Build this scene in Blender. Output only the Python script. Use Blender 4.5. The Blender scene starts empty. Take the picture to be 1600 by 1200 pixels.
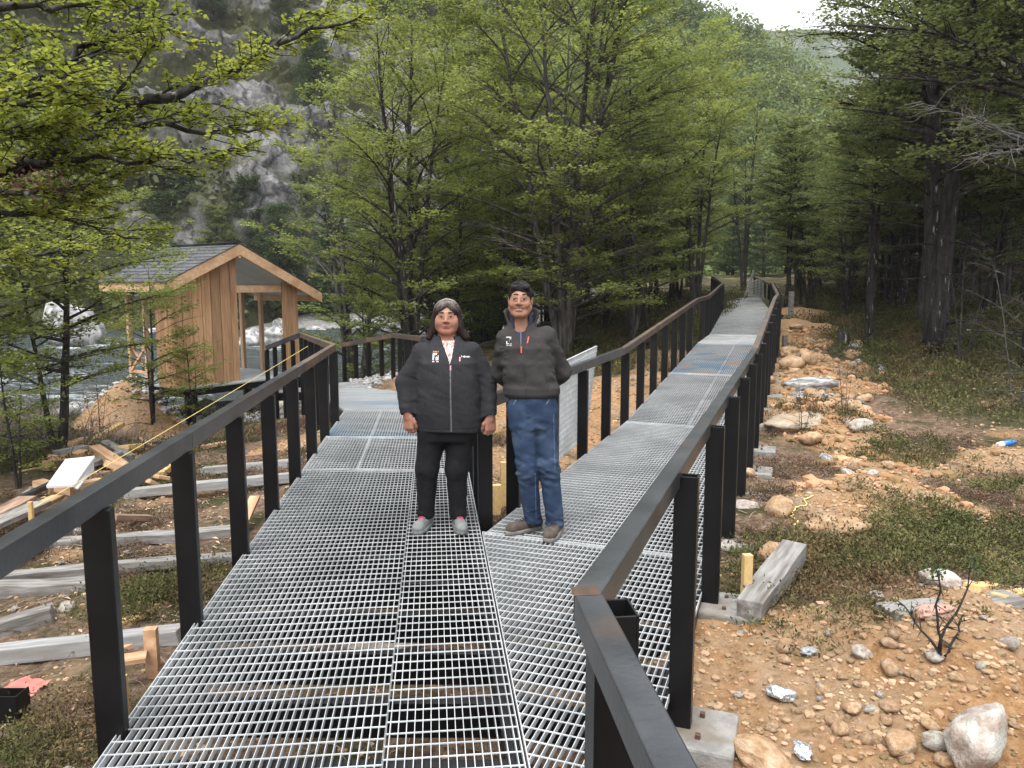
import bpy, math, random
import numpy as np

# ------------------------------------------------------------------ camera, sky, sun, exposure
C = bpy.context.scene.collection
SC = bpy.context.scene
EYE = 1.62                                   # camera height above the left walkway deck (deck = z 0)
PITCH = math.radians(7.35)
FPX = 1202.0                                 # focal length in photograph pixels (1600 wide)
cam_data = bpy.data.cameras.new('camera')
cam_data.sensor_width = 36.0
cam_data.lens = 36.0 * FPX / 1600.0
cam_data.clip_start = 0.05
cam_data.clip_end = 3000.0
cam = bpy.data.objects.new('camera', cam_data)
cam.location = (0, 0, EYE)
cam.rotation_euler = (math.radians(90) - PITCH, 0, 0)
C.objects.link(cam)
SC.camera = cam

SUN_EL, SUN_AZ = math.radians(62), math.radians(200)
world = bpy.data.worlds.new('World')
SC.world = world
world.use_nodes = True
_wn, _wl = world.node_tree.nodes, world.node_tree.links
_wn.clear()
_sky = _wn.new('ShaderNodeTexSky'); _sky.sky_type = 'NISHITA'; _sky.sun_disc = False
_sky.sun_elevation = SUN_EL; _sky.sun_rotation = SUN_AZ
_sky.air_density = 1.0; _sky.dust_density = 6.0; _sky.ozone_density = 1.0
_hs = _wn.new('ShaderNodeHueSaturation'); _hs.inputs['Saturation'].default_value = 0.12
_mx = _wn.new('ShaderNodeMix'); _mx.data_type = 'RGBA'; _mx.inputs[0].default_value = 0.75
_mx.inputs[7].default_value = (9.6, 9.8, 10.4, 1)          # even cloud cover
_bg = _wn.new('ShaderNodeBackground'); _bg.inputs['Strength'].default_value = 0.15
_wo = _wn.new('ShaderNodeOutputWorld')
_wl.new(_sky.outputs[0], _hs.inputs['Color']); _wl.new(_hs.outputs[0], _mx.inputs[6])
# overcast sky: the zenith three times as bright as the horizon
_tc = _wn.new('ShaderNodeTexCoord'); _sx = _wn.new('ShaderNodeSeparateXYZ'); _wl.new(_tc.outputs['Generated'], _sx.inputs[0])
_ov = _wn.new('ShaderNodeMapRange'); _ov.inputs[3].default_value = .36; _ov.inputs[4].default_value = 1.0; _wl.new(_sx.outputs['Z'], _ov.inputs[0])
_vm = _wn.new('ShaderNodeVectorMath'); _vm.operation = 'SCALE'; _wl.new(_mx.outputs[2], _vm.inputs[0]); _wl.new(_ov.outputs[0], _vm.inputs['Scale'])
_wl.new(_vm.outputs[0], _bg.inputs['Color']); _wl.new(_bg.outputs[0], _wo.inputs['Surface'])

sun_data = bpy.data.lights.new('sun', 'SUN')
sun_data.energy = 1.5
sun_data.angle = math.radians(40)
sun_data.color = (1.0, 0.97, 0.92)
sun = bpy.data.objects.new('sun', sun_data)
sun.rotation_euler = (math.pi / 2 - SUN_EL, 0, math.pi - SUN_AZ)
C.objects.link(sun)

vs = SC.view_settings
vs.view_transform = 'Standard'; vs.look = 'None'; vs.exposure = 1.2; vs.gamma = 1.0; vs.use_curve_mapping = False
SC.render.engine = 'CYCLES'
SC.cycles.use_denoising = True
SC.cycles.max_bounces = 8
SC.cycles.diffuse_bounces = 5
SC.cycles.glossy_bounces = 3
SC.cycles.transmission_bounces = 4
SC.cycles.transparent_max_bounces = 8
SC.cycles.volume_bounces = 0
SC.cycles.caustics_reflective = False
SC.cycles.caustics_refractive = False

# ------------------------------------------------------------------ numpy helpers
def sst(a, b, x):
    t = np.clip((np.asarray(x, float) - a) / (b - a), 0, 1)
    return t * t * (3 - 2 * t)

def _hash3(ix, iy, iz, seed):
    h = (ix.astype(np.uint32) * np.uint32(374761393) + iy.astype(np.uint32) * np.uint32(668265263)
         + iz.astype(np.uint32) * np.uint32(2147483647 - 1274126177) + np.uint32(seed * 1013904223 & 0xffffffff))
    h = (h ^ (h >> np.uint32(13))) * np.uint32(1274126177)
    h = h ^ (h >> np.uint32(16))
    return (h & np.uint32(0xffffff)).astype(np.float32) / np.float32(0xffffff)

def vnoise(p, seed=0):
    """value noise in [-1, 1] at points p (N,3)"""
    p = np.asarray(p, np.float32)
    f = np.floor(p); t = p - f; t = t * t * (3 - 2 * t)
    i = f.astype(np.int64)
    x, y, z = i[:, 0], i[:, 1], i[:, 2]
    def h(a, b, c): return _hash3(x + a, y + b, z + c, seed)
    tx, ty, tz = t[:, 0], t[:, 1], t[:, 2]
    l = lambda a, b, w: a + (b - a) * w
    v = l(l(l(h(0,0,0), h(1,0,0), tx), l(h(0,1,0), h(1,1,0), tx), ty),
          l(l(h(0,0,1), h(1,0,1), tx), l(h(0,1,1), h(1,1,1), tx), ty), tz)
    return v * 2 - 1

def fbm(p, octv=4, seed=0, gain=.5):
    p = np.asarray(p, np.float32); a = 1.0; s = 0; n = 0
    for k in range(octv):
        s = s + a * vnoise(p * (2.03 ** k) + 17.3 * k, seed + k); n += a; a *= gain
    return s / n

def ridged(p, octv=4, seed=0):
    p = np.asarray(p, np.float32); a = 1.0; s = 0; n = 0
    for k in range(octv):
        s = s + a * (1 - 2 * np.abs(vnoise(p * (2.07 ** k) + 9.1 * k, seed + k))); n += a; a *= .55
    return s / n

def xy3(x, y, s=1.0, z=0.0):
    x = np.asarray(x, float); y = np.asarray(y, float)
    return np.stack([x.ravel() * s, y.ravel() * s, np.full(x.size, z)], 1)

def unit(v):
    v = np.asarray(v, float)
    return v / (np.linalg.norm(v, axis=-1, keepdims=True) + 1e-12)

# ------------------------------------------------------------------ meshes from arrays
class MB:
    """collects faces; build() links them as ONE mesh object"""
    def __init__(self):
        self.v = []; self.f = []; self.n = 0; self.tint = []
    def add(self, v, f, mi=0, tint=None):
        v = np.asarray(v, np.float32).reshape(-1, 3); f = np.asarray(f, np.int64)
        self.v.append(v); self.f.append((f + self.n, mi)); self.n += len(v)
        self.tint.append(np.full(len(v), .5, np.float32) if tint is None else np.broadcast_to(np.asarray(tint, np.float32), (len(v),)))
        return self
    def box(self, c, s, axes=None, mi=0, taper=None, tint=None):
        """box with centre c, full size s, axes rows = local x, y, z"""
        s = np.asarray(s, float) / 2
        k = np.array([[-1,-1,-1],[1,-1,-1],[1,1,-1],[-1,1,-1],[-1,-1,1],[1,-1,1],[1,1,1],[-1,1,1]], float) * s
        if taper is not None: k[4:, :2] *= taper
        if axes is not None: k = k @ np.asarray(axes, float)
        f = [[0,3,2,1],[4,5,6,7],[0,1,5,4],[1,2,6,5],[2,3,7,6],[3,0,4,7]]
        return self.add(k + np.asarray(c, float), f, mi, tint)
    def beam(self, a, b, w, h, up=(0, 0, 1), mi=0, drop=0.0, tint=None):
        """square-cut bar from a to b, w wide, h high, its axis moved down by drop"""
        a = np.asarray(a, float); b = np.asarray(b, float)
        d = b - a; L = np.linalg.norm(d); d = d / L
        x = unit(np.cross(d, up)); z = np.cross(x, d)
        return self.box((a + b) / 2 - z * drop, (w, L, h), np.array([x, d, z]), mi, None, tint)
    def tubes(self, P, R, sides=5, mi=0, cap=True, tint=None):
        """many tubes at once: P (S,n,3), R (S,n)"""
        P = np.asarray(P, float); R = np.asarray(R, float)
        if P.ndim == 2: P = P[None]; R = np.broadcast_to(R, P.shape[:2][1:])[None]
        S, n, _ = P.shape
        R = np.broadcast_to(R, (S, n))
        d = np.gradient(P, axis=1); d = unit(d)
        ref = np.where(np.abs(d[..., 2:3]) > .9, np.array([1., 0, 0]), np.array([0, 0, 1.]))
        u = unit(np.cross(d, ref)); w = np.cross(d, u)
        ang = np.linspace(0, 2 * np.pi, sides, endpoint=False)
        ring = P[:, :, None] + R[:, :, None, None] * (np.cos(ang)[:, None] * u[:, :, None] + np.sin(ang)[:, None] * w[:, :, None])
        V = ring.reshape(-1, 3)
        base = (np.arange(S)[:, None, None] * n + np.arange(n - 1)[None, :, None]) * sides
        j = np.arange(sides)[None, None]; j2 = (j + 1) % sides
        F = np.stack([base + j, base + j2, base + sides + j2, base + sides + j], -1).reshape(-1, 4)
        t = None if tint is None else np.repeat(np.asarray(tint, np.float32), n * sides)
        n0 = self.n
        self.add(V, F, mi, t)
        if cap and sides > 3:
            e = (np.arange(S) * n)[:, None] * sides + np.arange(sides)[None, ::-1]
            e2 = (np.arange(S) * n + n - 1)[:, None] * sides + np.arange(sides)[None]
            self.f.append((np.concatenate([e, e2]) + n0, mi))
        return self
    def leaves(self, c, d, nrm, size, width=.7, mi=0, tint=None, fold=.12):
        """diamond leaves at c along d"""
        c = np.asarray(c, float); N = len(c)
        if N == 0: return self
        d = unit(d); s = unit(np.cross(d, nrm)); nn = np.cross(s, d)
        size = np.broadcast_to(size, (N,))[:, None]
        v = np.stack([c - d * size * .5, c + s * size * .5 * width + nn * size * fold, c + d * size * .5, c - s * size * .5 * width + nn * size * fold], 1)
        f = np.arange(N * 4).reshape(N, 4)
        return self.add(v.reshape(-1, 3), f, mi, None if tint is None else np.repeat(tint, 4))
    def prism(self, poly, z0, z1, mi=0):
        """vertical prism over polygon (n,2), z0/z1 scalars or arrays"""
        poly = np.asarray(poly, float); n = len(poly)
        a = np.column_stack([poly, np.broadcast_to(z0, n)]); b = np.column_stack([poly, np.broadcast_to(z1, n)])
        i = np.arange(n); j = (i + 1) % n
        n0 = self.n
        self.add(np.vstack([a, b]), np.stack([i, j, n + j, n + i], 1), mi)
        self.f.append((np.array([i[::-1]]) + n0, mi)); self.f.append((np.array([n + i]) + n0, mi))
        return self
    def build(self, name, mats, parent=None, smooth=False, local=False, bevel=0, tint=False, link=True):
        if not isinstance(mats, (list, tuple)): mats = [mats]
        V = np.concatenate(self.v) if self.v else np.zeros((0, 3), np.float32)
        if parent is not None and not local: V = V - np.asarray(wloc(parent), np.float32)
        me = bpy.data.meshes.new(name)
        me.vertices.add(len(V)); me.vertices.foreach_set('co', V.astype(np.float32).ravel())
        tot = np.concatenate([np.full(len(f), f.shape[1]) for f, _ in self.f])
        mi = np.concatenate([np.full(len(f), m) for f, m in self.f])
        li = np.concatenate([f.ravel() for f, _ in self.f])
        me.loops.add(len(li)); me.polygons.add(len(tot))
        me.loops.foreach_set('vertex_index', li.astype(np.int32))
        me.polygons.foreach_set('loop_start', np.concatenate([[0], np.cumsum(tot)[:-1]]).astype(np.int32))
        me.polygons.foreach_set('material_index', mi.astype(np.int32))
        me.polygons.foreach_set('use_smooth', np.full(len(tot), smooth))
        if tint:
            at = me.attributes.new('tint', 'FLOAT', 'POINT'); at.data.foreach_set('value', np.concatenate(self.tint).astype(np.float32))
        for m in mats: me.materials.append(m)
        me.update(calc_edges=True)
        if not link: return me
        o = bpy.data.objects.new(name, me); C.objects.link(o)
        if parent is not None: o.parent = parent
        if bevel:
            b = o.modifiers.new('bevel', 'BEVEL'); b.width = bevel; b.segments = 2; b.limit_method = 'ANGLE'; b.angle_limit = math.radians(40)
        return o

def attr(me, name, vals):
    at = me.attributes.new(name, 'FLOAT', 'POINT'); at.data.foreach_set('value', np.asarray(vals, np.float32))

def wloc(o):
    p = np.zeros(3)
    while o is not None:
        p = p + np.array(o.location); o = o.parent
    return p

def tag(o, label=None, cat=None, group=None, kind=None):
    if label: o['label'] = label
    if cat: o['category'] = cat
    if group: o['group'] = group
    if kind: o['kind'] = kind
    return o

def empty(name, loc, label=None, cat=None, group=None, parent=None):
    o = bpy.data.objects.new(name, None); C.objects.link(o); o.location = loc
    o.empty_display_size = .2
    if parent is not None: o.parent = parent
    return tag(o, label, cat, group)

# ------------------------------------------------------------------ materials
def mat(name, c1, c2=None, scale=8, rough=.75, metal=0, bump=0, bscale=60, stretch=(1, 1, 1), c3=None, s3=1.2, m3=(.45, .62),
        rnd=0, detail=6, tint=0, trans=0, spec=.5, lo=.35, hi=.65, bstretch=None, dist=.01):
    m = bpy.data.materials.new(name); m.use_nodes = True
    N, L = m.node_tree.nodes, m.node_tree.links
    b = N['Principled BSDF']; out = N['Material Output']
    b.inputs['Roughness'].default_value = rough; b.inputs['Metallic'].default_value = metal
    b.inputs['Specular IOR Level'].default_value = spec
    tc = N.new('ShaderNodeTexCoord')
    def noise(sc, st, det=detail):
        mp = N.new('ShaderNodeMapping'); mp.inputs['Scale'].default_value = st; L.new(tc.outputs['Object'], mp.inputs[0])
        if rnd:
            oj = N.new('ShaderNodeObjectInfo'); vs_ = N.new('ShaderNodeVectorMath'); vs_.operation = 'SCALE'; vs_.inputs[0].default_value = (9.1, 5.7, 7.3)
            L.new(oj.outputs['Random'], vs_.inputs['Scale']); L.new(vs_.outputs[0], mp.inputs['Location'])
        nz = N.new('ShaderNodeTexNoise'); nz.inputs['Scale'].default_value = sc; nz.inputs['Detail'].default_value = det
        L.new(mp.outputs[0], nz.inputs['Vector']); return nz.outputs['Fac']
    def ramp(src, a, b_, ca, cb):
        r = N.new('ShaderNodeValToRGB'); L.new(src, r.inputs[0])
        r.color_ramp.elements[0].position = a; r.color_ramp.elements[1].position = b_
        r.color_ramp.elements[0].color = (*ca, 1); r.color_ramp.elements[1].color = (*cb, 1); return r.outputs[0]
    col = ramp(noise(scale, stretch), lo, hi, c1, c2 or c1)
    if c3:
        mx = N.new('ShaderNodeMix'); mx.data_type = 'RGBA'
        L.new(ramp(noise(s3, stretch if len(set(stretch)) > 1 else (1, 1, 1), 5), m3[0], m3[1], (0, 0, 0), (1, 1, 1)), mx.inputs[0])
        L.new(col, mx.inputs[6]); mx.inputs[7].default_value = (*c3, 1); col = mx.outputs[2]
    if rnd or tint:
        hs = N.new('ShaderNodeHueSaturation'); L.new(col, hs.inputs['Color'])
        if tint:
            at = N.new('ShaderNodeAttribute'); at.attribute_name = 'tint'; src = at.outputs['Fac']
            mr = N.new('ShaderNodeMapRange'); mr.inputs[3].default_value = 1 - tint; mr.inputs[4].default_value = 1 + tint
            L.new(src, mr.inputs[0]); L.new(mr.outputs[0], hs.inputs['Value'])
            mh = N.new('ShaderNodeMapRange'); mh.inputs[3].default_value = .5 + .035 * tint; mh.inputs[4].default_value = .5 - .035 * tint
            L.new(src, mh.inputs[0]); L.new(mh.outputs[0], hs.inputs['Hue'])
        if rnd:
            oi = N.new('ShaderNodeObjectInfo'); mr = N.new('ShaderNodeMapRange')
            mr.inputs[3].default_value = 1 - rnd; mr.inputs[4].default_value = 1 + rnd
            L.new(oi.outputs['Random'], mr.inputs[0])
            if tint:
                mu = N.new('ShaderNodeHueSaturation'); L.new(hs.outputs[0], mu.inputs['Color']); L.new(mr.outputs[0], mu.inputs['Value']); hs = mu
            else: L.new(mr.outputs[0], hs.inputs['Value'])
        col = hs.outputs[0]
    L.new(col, b.inputs['Base Color'])
    if bump:
        bp = N.new('ShaderNodeBump'); bp.inputs['Strength'].default_value = bump; bp.inputs['Distance'].default_value = dist
        L.new(noise(bscale, bstretch or stretch), bp.inputs['Height']); L.new(bp.outputs[0], b.inputs['Normal'])
    if trans:
        t = N.new('ShaderNodeBsdfTranslucent'); ms = N.new('ShaderNodeMixShader'); ms.inputs[0].default_value = trans
        hs2 = N.new('ShaderNodeHueSaturation'); hs2.inputs['Value'].default_value = 1.35; hs2.inputs['Hue'].default_value = .485
        L.new(col, hs2.inputs['Color']); L.new(hs2.outputs[0], t.inputs['Color'])
        L.new(b.outputs[0], ms.inputs[1]); L.new(t.outputs[0], ms.inputs[2]); L.new(ms.outputs[0], out.inputs['Surface'])
    return m

# ------------------------------------------------------------------ terrain height and sight lines
A_L = math.radians(-5.85); D_L = np.array([math.sin(A_L), math.cos(A_L)]); N_L = np.array([D_L[1], -D_L[0]])
A_R = math.radians(20.3);  D_R = np.array([math.sin(A_R), math.cos(A_R)]); N_R = np.array([D_R[1], -D_R[0]])
W = 1.457
L_LEFT = np.array([-1.417, 2.41]); L_RIGHT = np.array([.0476, 2.41])
R_RIGHT = np.array([.486, 2.5]); R_LEFT = R_RIGHT - N_R * 1.45
V_PT = np.array([-.21, 4.93])
WATER_Z = -1.0

def bank(x):      # near bank of the river
    return np.where(x < -2.5, 16.6 + .12 * np.sin(x * 1.1) + .05 * (x + 2.5), 16.6 + 2.6 * (x + 2.5))
def fbank(x):
    return 44.0 + .25 * np.sin(x * .35) * 3 + np.where(x > 2, (x - 2) * 1.6, 0)

MOUNDS = []       # (x, y, radius, height)
def h_base(x, y):
    x = np.asarray(x, float); y = np.asarray(y, float)
    s = D_R[0] * x + D_R[1] * y
    lat = (x - R_RIGHT[0]) * N_R[0] + (y - R_RIGHT[1]) * N_R[1]
    tab = np.interp(s, [2.2, 2.95, 4.05, 5.15, 6.3, 8.5, 11, 14, 23], [.18, .30, .35, .38, .37, .33, .27, .21, .10]) * sst(-.5, .0, lat)
    right = -.46 + tab + .062 * np.clip(s - 8.5, 0, 40) + .03 * np.clip(s - 48, 0, 200)
    t = x + .1 * (y - 2.4) + 1.4                # how far left of the left walkway (negative)
    left = -.58 - .028 * np.clip(y - 4, 0, 14)
    wl = sst(.3, -2.2, t) * (1 - .0 * y)
    mid = sst(3.2, -.6, x - .37 * (y - 4.9) + .9 * sst(9, 14, y) )   # between the walkways
    z = right * (1 - wl) + left * wl
    z = z - .12 * sst(4.2, -3.0, x) * sst(16, 8, y) * 0
    side = sst(1.8, 4.6, (x - R_RIGHT[0]) * N_R[0] + (y - R_RIGHT[1]) * N_R[1])
    z = z + side * (.12 + .05 * np.clip(s - 4, 0, 30)) * .6
    d = np.minimum(y - bank(x), fbank(x) - y)   # > 0 inside the river
    inriver = sst(-1.6, 1.6, d)
    far = sst(0, 3.5, y - fbank(x)) * sst(6, 2, x - .1 * y)
    z = z * (1 - inriver) + (-1.7) * inriver
    z = z * (1 - far) + (-.15 + .03 * (y - 44)) * far
    for mx, my, r, hh in MOUNDS:
        q = ((x - mx) ** 2 + (y - my) ** 2) / (r * r)
        z = z + hh * np.exp(-q * 1.6)
    return z

def ray(u, v):
    dx, dz = (u - 800) / FPX, -(v - 600) / FPX
    return np.array([dx, math.cos(PITCH) + dz * math.sin(PITCH), -math.sin(PITCH) + dz * math.cos(PITCH)])
def G(u, v):      # where the sight line through a photograph pixel meets the ground
    r = ray(u, v); t = np.concatenate([np.linspace(.8, 30, 1500), np.linspace(30.1, 120, 500)])
    p = np.array([0, 0, EYE]) + t[:, None] * r
    below = np.nonzero(p[:, 2] < h_base(p[:, 0], p[:, 1]))[0]
    k = below[0] if len(below) else len(t) - 1
    return p[k]
def AT(u, v, Y):  # the point on that sight line at distance Y
    r = ray(u, v); return np.array([0, 0, EYE]) + r * (Y / r[1])
def zg(x, y): return float(h_full(np.array([x]), np.array([y]))[0])
def PX(u, Y): return (u - 800) / FPX * (Y * math.cos(PITCH) + .2)
# ------------------------------------------------------------------ ground
for u, v, r, hh in [(1400, 1010, .8, .14), (1550, 1090, .7, .12), (1290, 960, .4, .06), (1330, 800, .55, .16), (1400, 770, .5, .14), (1270, 660, .7, .2),
                    (1270, 600, .7, .2), (1250, 565, .6, .2), (1235, 535, .7, .2), (1235, 512, .8, .2), (200, 660, .75, .72), (245, 672, .45, .35), (1500, 940, .6, .10), (820, 655, .8, .16), (845, 690, .5, .10), (950, 620, .7, .14), (1010, 590, .7, .10)]:
    g = G(u, v); MOUNDS.append((g[0], g[1], r, hh))

SOIL = [(u, v, r) for u, v, r in [(1400, 1020, .95), (1550, 1090, 1.0), (1320, 1110, .5), (1330, 800, .8), (1410, 770, .7), (1500, 960, .75), (1380, 800, .8),
        (1250, 660, .75), (1300, 660, .7), (1290, 600, .85), (1240, 600, .7), (1250, 565, 1.1), (1225, 530, 1.2), (1230, 505, 1.5), (1260, 585, 1.0), (1240, 490, 1.6), (1290, 640, .8), (1230, 620, .7), (1370, 750, .7), (1450, 790, .6), (1380, 725, .6), (1320, 690, .5), (200, 655, 1.1), (245, 672, .75),
        (820, 660, 1.3), (800, 720, .8), (770, 780, .5), (950, 620, 1.3), (1010, 590, 1.2), (900, 690, .8), (1060, 560, 1.2), (440, 700, .55), (560, 590, 1.0), (1560, 720, .5)]]
SOILW = np.array([(*G(u, v)[:2], r) for u, v, r in SOIL])

def soil_mask(x, y):
    x = np.asarray(x, float).ravel(); y = np.asarray(y, float).ravel()
    n = fbm(xy3(x, y, 1.1), 5, 5, .62) * 1.0
    m = np.zeros_like(x)
    for sx, sy, r in SOILW:
        m = np.maximum(m, 1.25 - np.hypot(x - sx, y - sy) / r)
    return sst(.15, .62, m + n)
def stone_mask(x, y):    # grey shingle along the river
    d = y - bank(np.asarray(x, float).ravel())
    n = fbm(xy3(x, y, .8), 3, 9)
    return sst(-3.0, -1.2, d + n * .9) * sst(9, 2, np.asarray(x).ravel() - 0.0)
def under_mask(x, y):    # beneath the decks, builders' gravel
    a = (x - L_LEFT[0]) * N_L[0] + (y - L_LEFT[1]) * N_L[1]
    return sst(-.3, .2, a) * sst(1.9, 1.3, a) * sst(10.5, 9.5, y)

def h_full(x, y):
    sh = np.shape(x); x = np.asarray(x, float).ravel(); y = np.asarray(y, float).ravel()
    z = h_base(x, y)
    s = soil_mask(x, y)
    z = z + fbm(xy3(x, y, .55), 4, 1) * .10 + fbm(xy3(x, y, 2.6), 4, 2) * .035 + fbm(xy3(x, y, 9), 3, 3) * (.012 + .012 * s)
    z = z + s * (ridged(xy3(x, y, 3.3), 3, 4) * .03 + ridged(xy3(x, y, 1.5), 3, 14) * .07 * sst(4.5, 7, y))
    near_fade = sst(34, 60, y)
    z = z + near_fade * fbm(xy3(x, y, .12), 3, 6) * .8
    return z.reshape(sh)

_az = np.unique(np.round(np.concatenate([np.linspace(-180, -50, 40), np.linspace(-50, 50, 560), np.linspace(50, 180, 40)]), 4))
_rr = np.concatenate([np.linspace(.05, 1.2, 8), 1.3 * (1.0105 ** np.arange(420)), [130, 180, 260, 420, 700, 1100, 1700]])
_A, _R = np.meshgrid(np.radians(_az), _rr)
_X, _Y = _R * np.sin(_A), _R * np.cos(_A)
_Z = h_full(_X, _Y); _Z[-7:] = np.minimum(_Z[-7:], 3.0)
m = MB(); nr, na = _X.shape
i = np.arange(nr - 1)[:, None] * na + np.arange(na - 1)[None]
m.add(np.stack([_X, _Y, _Z], -1).reshape(-1, 3), np.stack([i, i + 1, i + na + 1, i + na], -1).reshape(-1, 4)[:, ::-1])

def ground_material():
    g = bpy.data.materials.new('earth'); g.use_nodes = True
    N, L = g.node_tree.nodes, g.node_tree.links; b = N['Principled BSDF']
    b.inputs['Roughness'].default_value = .95; b.inputs['Specular IOR Level'].default_value = .15
    tc = N.new('ShaderNodeTexCoord')
    def nz(sc, det=6, rough=.6):
        n = N.new('ShaderNodeTexNoise'); n.inputs['Scale'].default_value = sc; n.inputs['Detail'].default_value = det; n.inputs['Roughness'].default_value = rough
        L.new(tc.outputs['Object'], n.inputs['Vector']); return n.outputs['Fac']
    def rmp(src, stops):
        r = N.new('ShaderNodeValToRGB'); L.new(src, r.inputs[0]); e = r.color_ramp.elements
        while len(e) < len(stops): e.new(.5)
        for k, (p, c) in enumerate(stops): e[k].position = p; e[k].color = (*c, 1)
        return r.outputs[0]
    def mix(f, a, b_):
        x = N.new('ShaderNodeMix'); x.data_type = 'RGBA'; L.new(f, x.inputs[0]); L.new(a, x.inputs[6]); L.new(b_, x.inputs[7]); return x.outputs[2]
    def at(n): a = N.new('ShaderNodeAttribute'); a.attribute_name = n; return a.outputs['Fac']
    litter = rmp(nz(14, 9, .75), [(.3, (.048, .030, .021)), (.45, (.125, .080, .054)), (.56, (.215, .148, .102)), (.72, (.33, .255, .19))])
    moss = rmp(nz(20, 8, .7), [(.3, (.02, .022, .010)), (.5, (.05, .05, .020)), (.7, (.075, .072, .032))])
    orange = rmp(nz(17, 10, .8), [(.26, (.075, .042, .022)), (.42, (.23, .125, .055)), (.56, (.37, .215, .105)), (.74, (.50, .35, .21))])
    tan = rmp(nz(23, 9, .8), [(.28, (.11, .075, .048)), (.46, (.28, .19, .115)), (.7, (.46, .355, .25))])
    grey = rmp(nz(9, 9, .75), [(.3, (.07, .07, .068)), (.5, (.20, .195, .185)), (.68, (.40, .39, .37))])
    so = mix(rmp(nz(1.3, 7, .75), [(.42, (0, 0, 0)), (.62, (1, 1, 1))]), orange, tan)
    c = mix(rmp(nz(1.7, 6, .7), [(.47, (0, 0, 0)), (.6, (1, 1, 1))]), litter, moss)
    c = mix(at('veg'), c, moss)
    c = mix(at('soil'), c, so)
    c = mix(at('shingle'), c, grey)
    L.new(c, b.inputs['Base Color'])
    bp = N.new('ShaderNodeBump'); bp.inputs['Strength'].default_value = .9; bp.inputs['Distance'].default_value = .02
    ad = N.new('ShaderNodeMath'); ad.operation = 'ADD'; L.new(nz(38, 8, .8), ad.inputs[0]); L.new(nz(9, 5), ad.inputs[1])
    L.new(ad.outputs[0], bp.inputs['Height']); L.new(bp.outputs[0], b.inputs['Normal'])
    return g
M_EARTH = ground_material()
ground = m.build('ground', M_EARTH, smooth=True); tag(ground, kind='structure')
_x, _y = _X.ravel(), _Y.ravel()
def veg_mask(x, y):
    x = np.asarray(x, float).ravel(); y = np.asarray(y, float).ravel()
    a = (x - R_RIGHT[0]) * N_R[0] + (y - R_RIGHT[1]) * N_R[1]
    n = fbm(xy3(x, y, .6), 3, 12)
    right = sst(-.4, .6, a + n * .9 - np.interp(y, [4, 6, 8, 10, 13, 20, 40], [6, 4.2, 2.6, 1.8, 1.4, 1.1, .5])) * sst(5, 7, y)
    back = sst(11, 15, y + n * 3) * sst(-1.8, .5, x - .12 * y) * sst(.8, -.6, a)
    left = sst(-3.4, -4.6, x + .12 * (y - 9) + n * 1.2) * sst(8.6, 9.6, y) * sst(15.5, 13.5, y)
    return np.clip(np.maximum(np.maximum(right, back), left), 0, 1) * (1 - soil_mask(x, y))
attr(ground.data, 'soil', np.maximum(soil_mask(_x, _y), .0)); attr(ground.data, 'veg', veg_mask(_x, _y))
attr(ground.data, 'shingle', stone_mask(_x, _y))

# ------------------------------------------------------------------ river
def water_material():
    g = bpy.data.materials.new('river_water'); g.use_nodes = True
    N, L = g.node_tree.nodes, g.node_tree.links; b = N['Principled BSDF']; b.inputs['Specular IOR Level'].default_value = .28
    tc = N.new('ShaderNodeTexCoord'); mp = N.new('ShaderNodeMapping'); mp.inputs['Scale'].default_value = (.55, 1.6, 1); L.new(tc.outputs['Object'], mp.inputs[0])
    n = N.new('ShaderNodeTexNoise'); n.inputs['Scale'].default_value = 2.2; n.inputs['Detail'].default_value = 8; n.inputs['Roughness'].default_value = .7; L.new(mp.outputs[0], n.inputs['Vector'])
    a = N.new('ShaderNodeAttribute'); a.attribute_name = 'foam'
    ad = N.new('ShaderNodeMath'); ad.operation = 'ADD'; L.new(n.outputs['Fac'], ad.inputs[0]); L.new(a.outputs['Fac'], ad.inputs[1])
    r = N.new('ShaderNodeValToRGB'); L.new(ad.outputs[0], r.inputs[0])
    r.color_ramp.elements[0].position = .66; r.color_ramp.elements[0].color = (0, 0, 0, 1); r.color_ramp.elements[1].position = .98; r.color_ramp.elements[1].color = (1, 1, 1, 1)
    mx = N.new('ShaderNodeMix'); mx.data_type = 'RGBA'; L.new(r.outputs[0], mx.inputs[0])
    mx.inputs[6].default_value = (.040, .050, .050, 1); mx.inputs[7].default_value = (.74, .78, .78, 1); L.new(mx.outputs[2], b.inputs['Base Color'])
    mr = N.new('ShaderNodeMapRange'); mr.inputs[3].default_value = .22; mr.inputs[4].default_value = .8; L.new(r.outputs[0], mr.inputs[0]); L.new(mr.outputs[0], b.inputs['Roughness'])
    bp = N.new('ShaderNodeBump'); bp.inputs['Strength'].default_value = .8; bp.inputs['Distance'].default_value = .12
    L.new(n.outputs['Fac'], bp.inputs['Height']); L.new(bp.outputs[0], b.inputs['Normal'])
    return g
gx = np.linspace(-45, 30, 300); gy = np.linspace(15, 92, 320)
X, Y = np.meshgrid(gx, gy)
wz = ridged(xy3(X, Y * 2.2, .45), 4, 21).reshape(X.shape) * .16 + fbm(xy3(X, Y * 2, 1.7), 3, 22).reshape(X.shape) * .06
m = MB(); n = len(gx); i = np.arange(len(gy) - 1)[:, None] * n + np.arange(n - 1)[None]
keep = ((Y > bank(X) - 2.5) & (Y < fbank(X) + 3))[:-1, :-1].ravel()
F = np.stack([i, i + 1, i + n + 1, i + n], -1).reshape(-1, 4)[keep]
m.add(np.stack([X, Y, WATER_Z + wz], -1).reshape(-1, 3), F)
river = m.build('river', water_material(), smooth=True); tag(river, kind='structure')
attr(river.data, 'foam', (wz.ravel() * 1.6 + .22 * sst(-6, 2, X.ravel()) - .06 + fbm(xy3(X, Y, .22), 3, 30) * .25))

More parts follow.
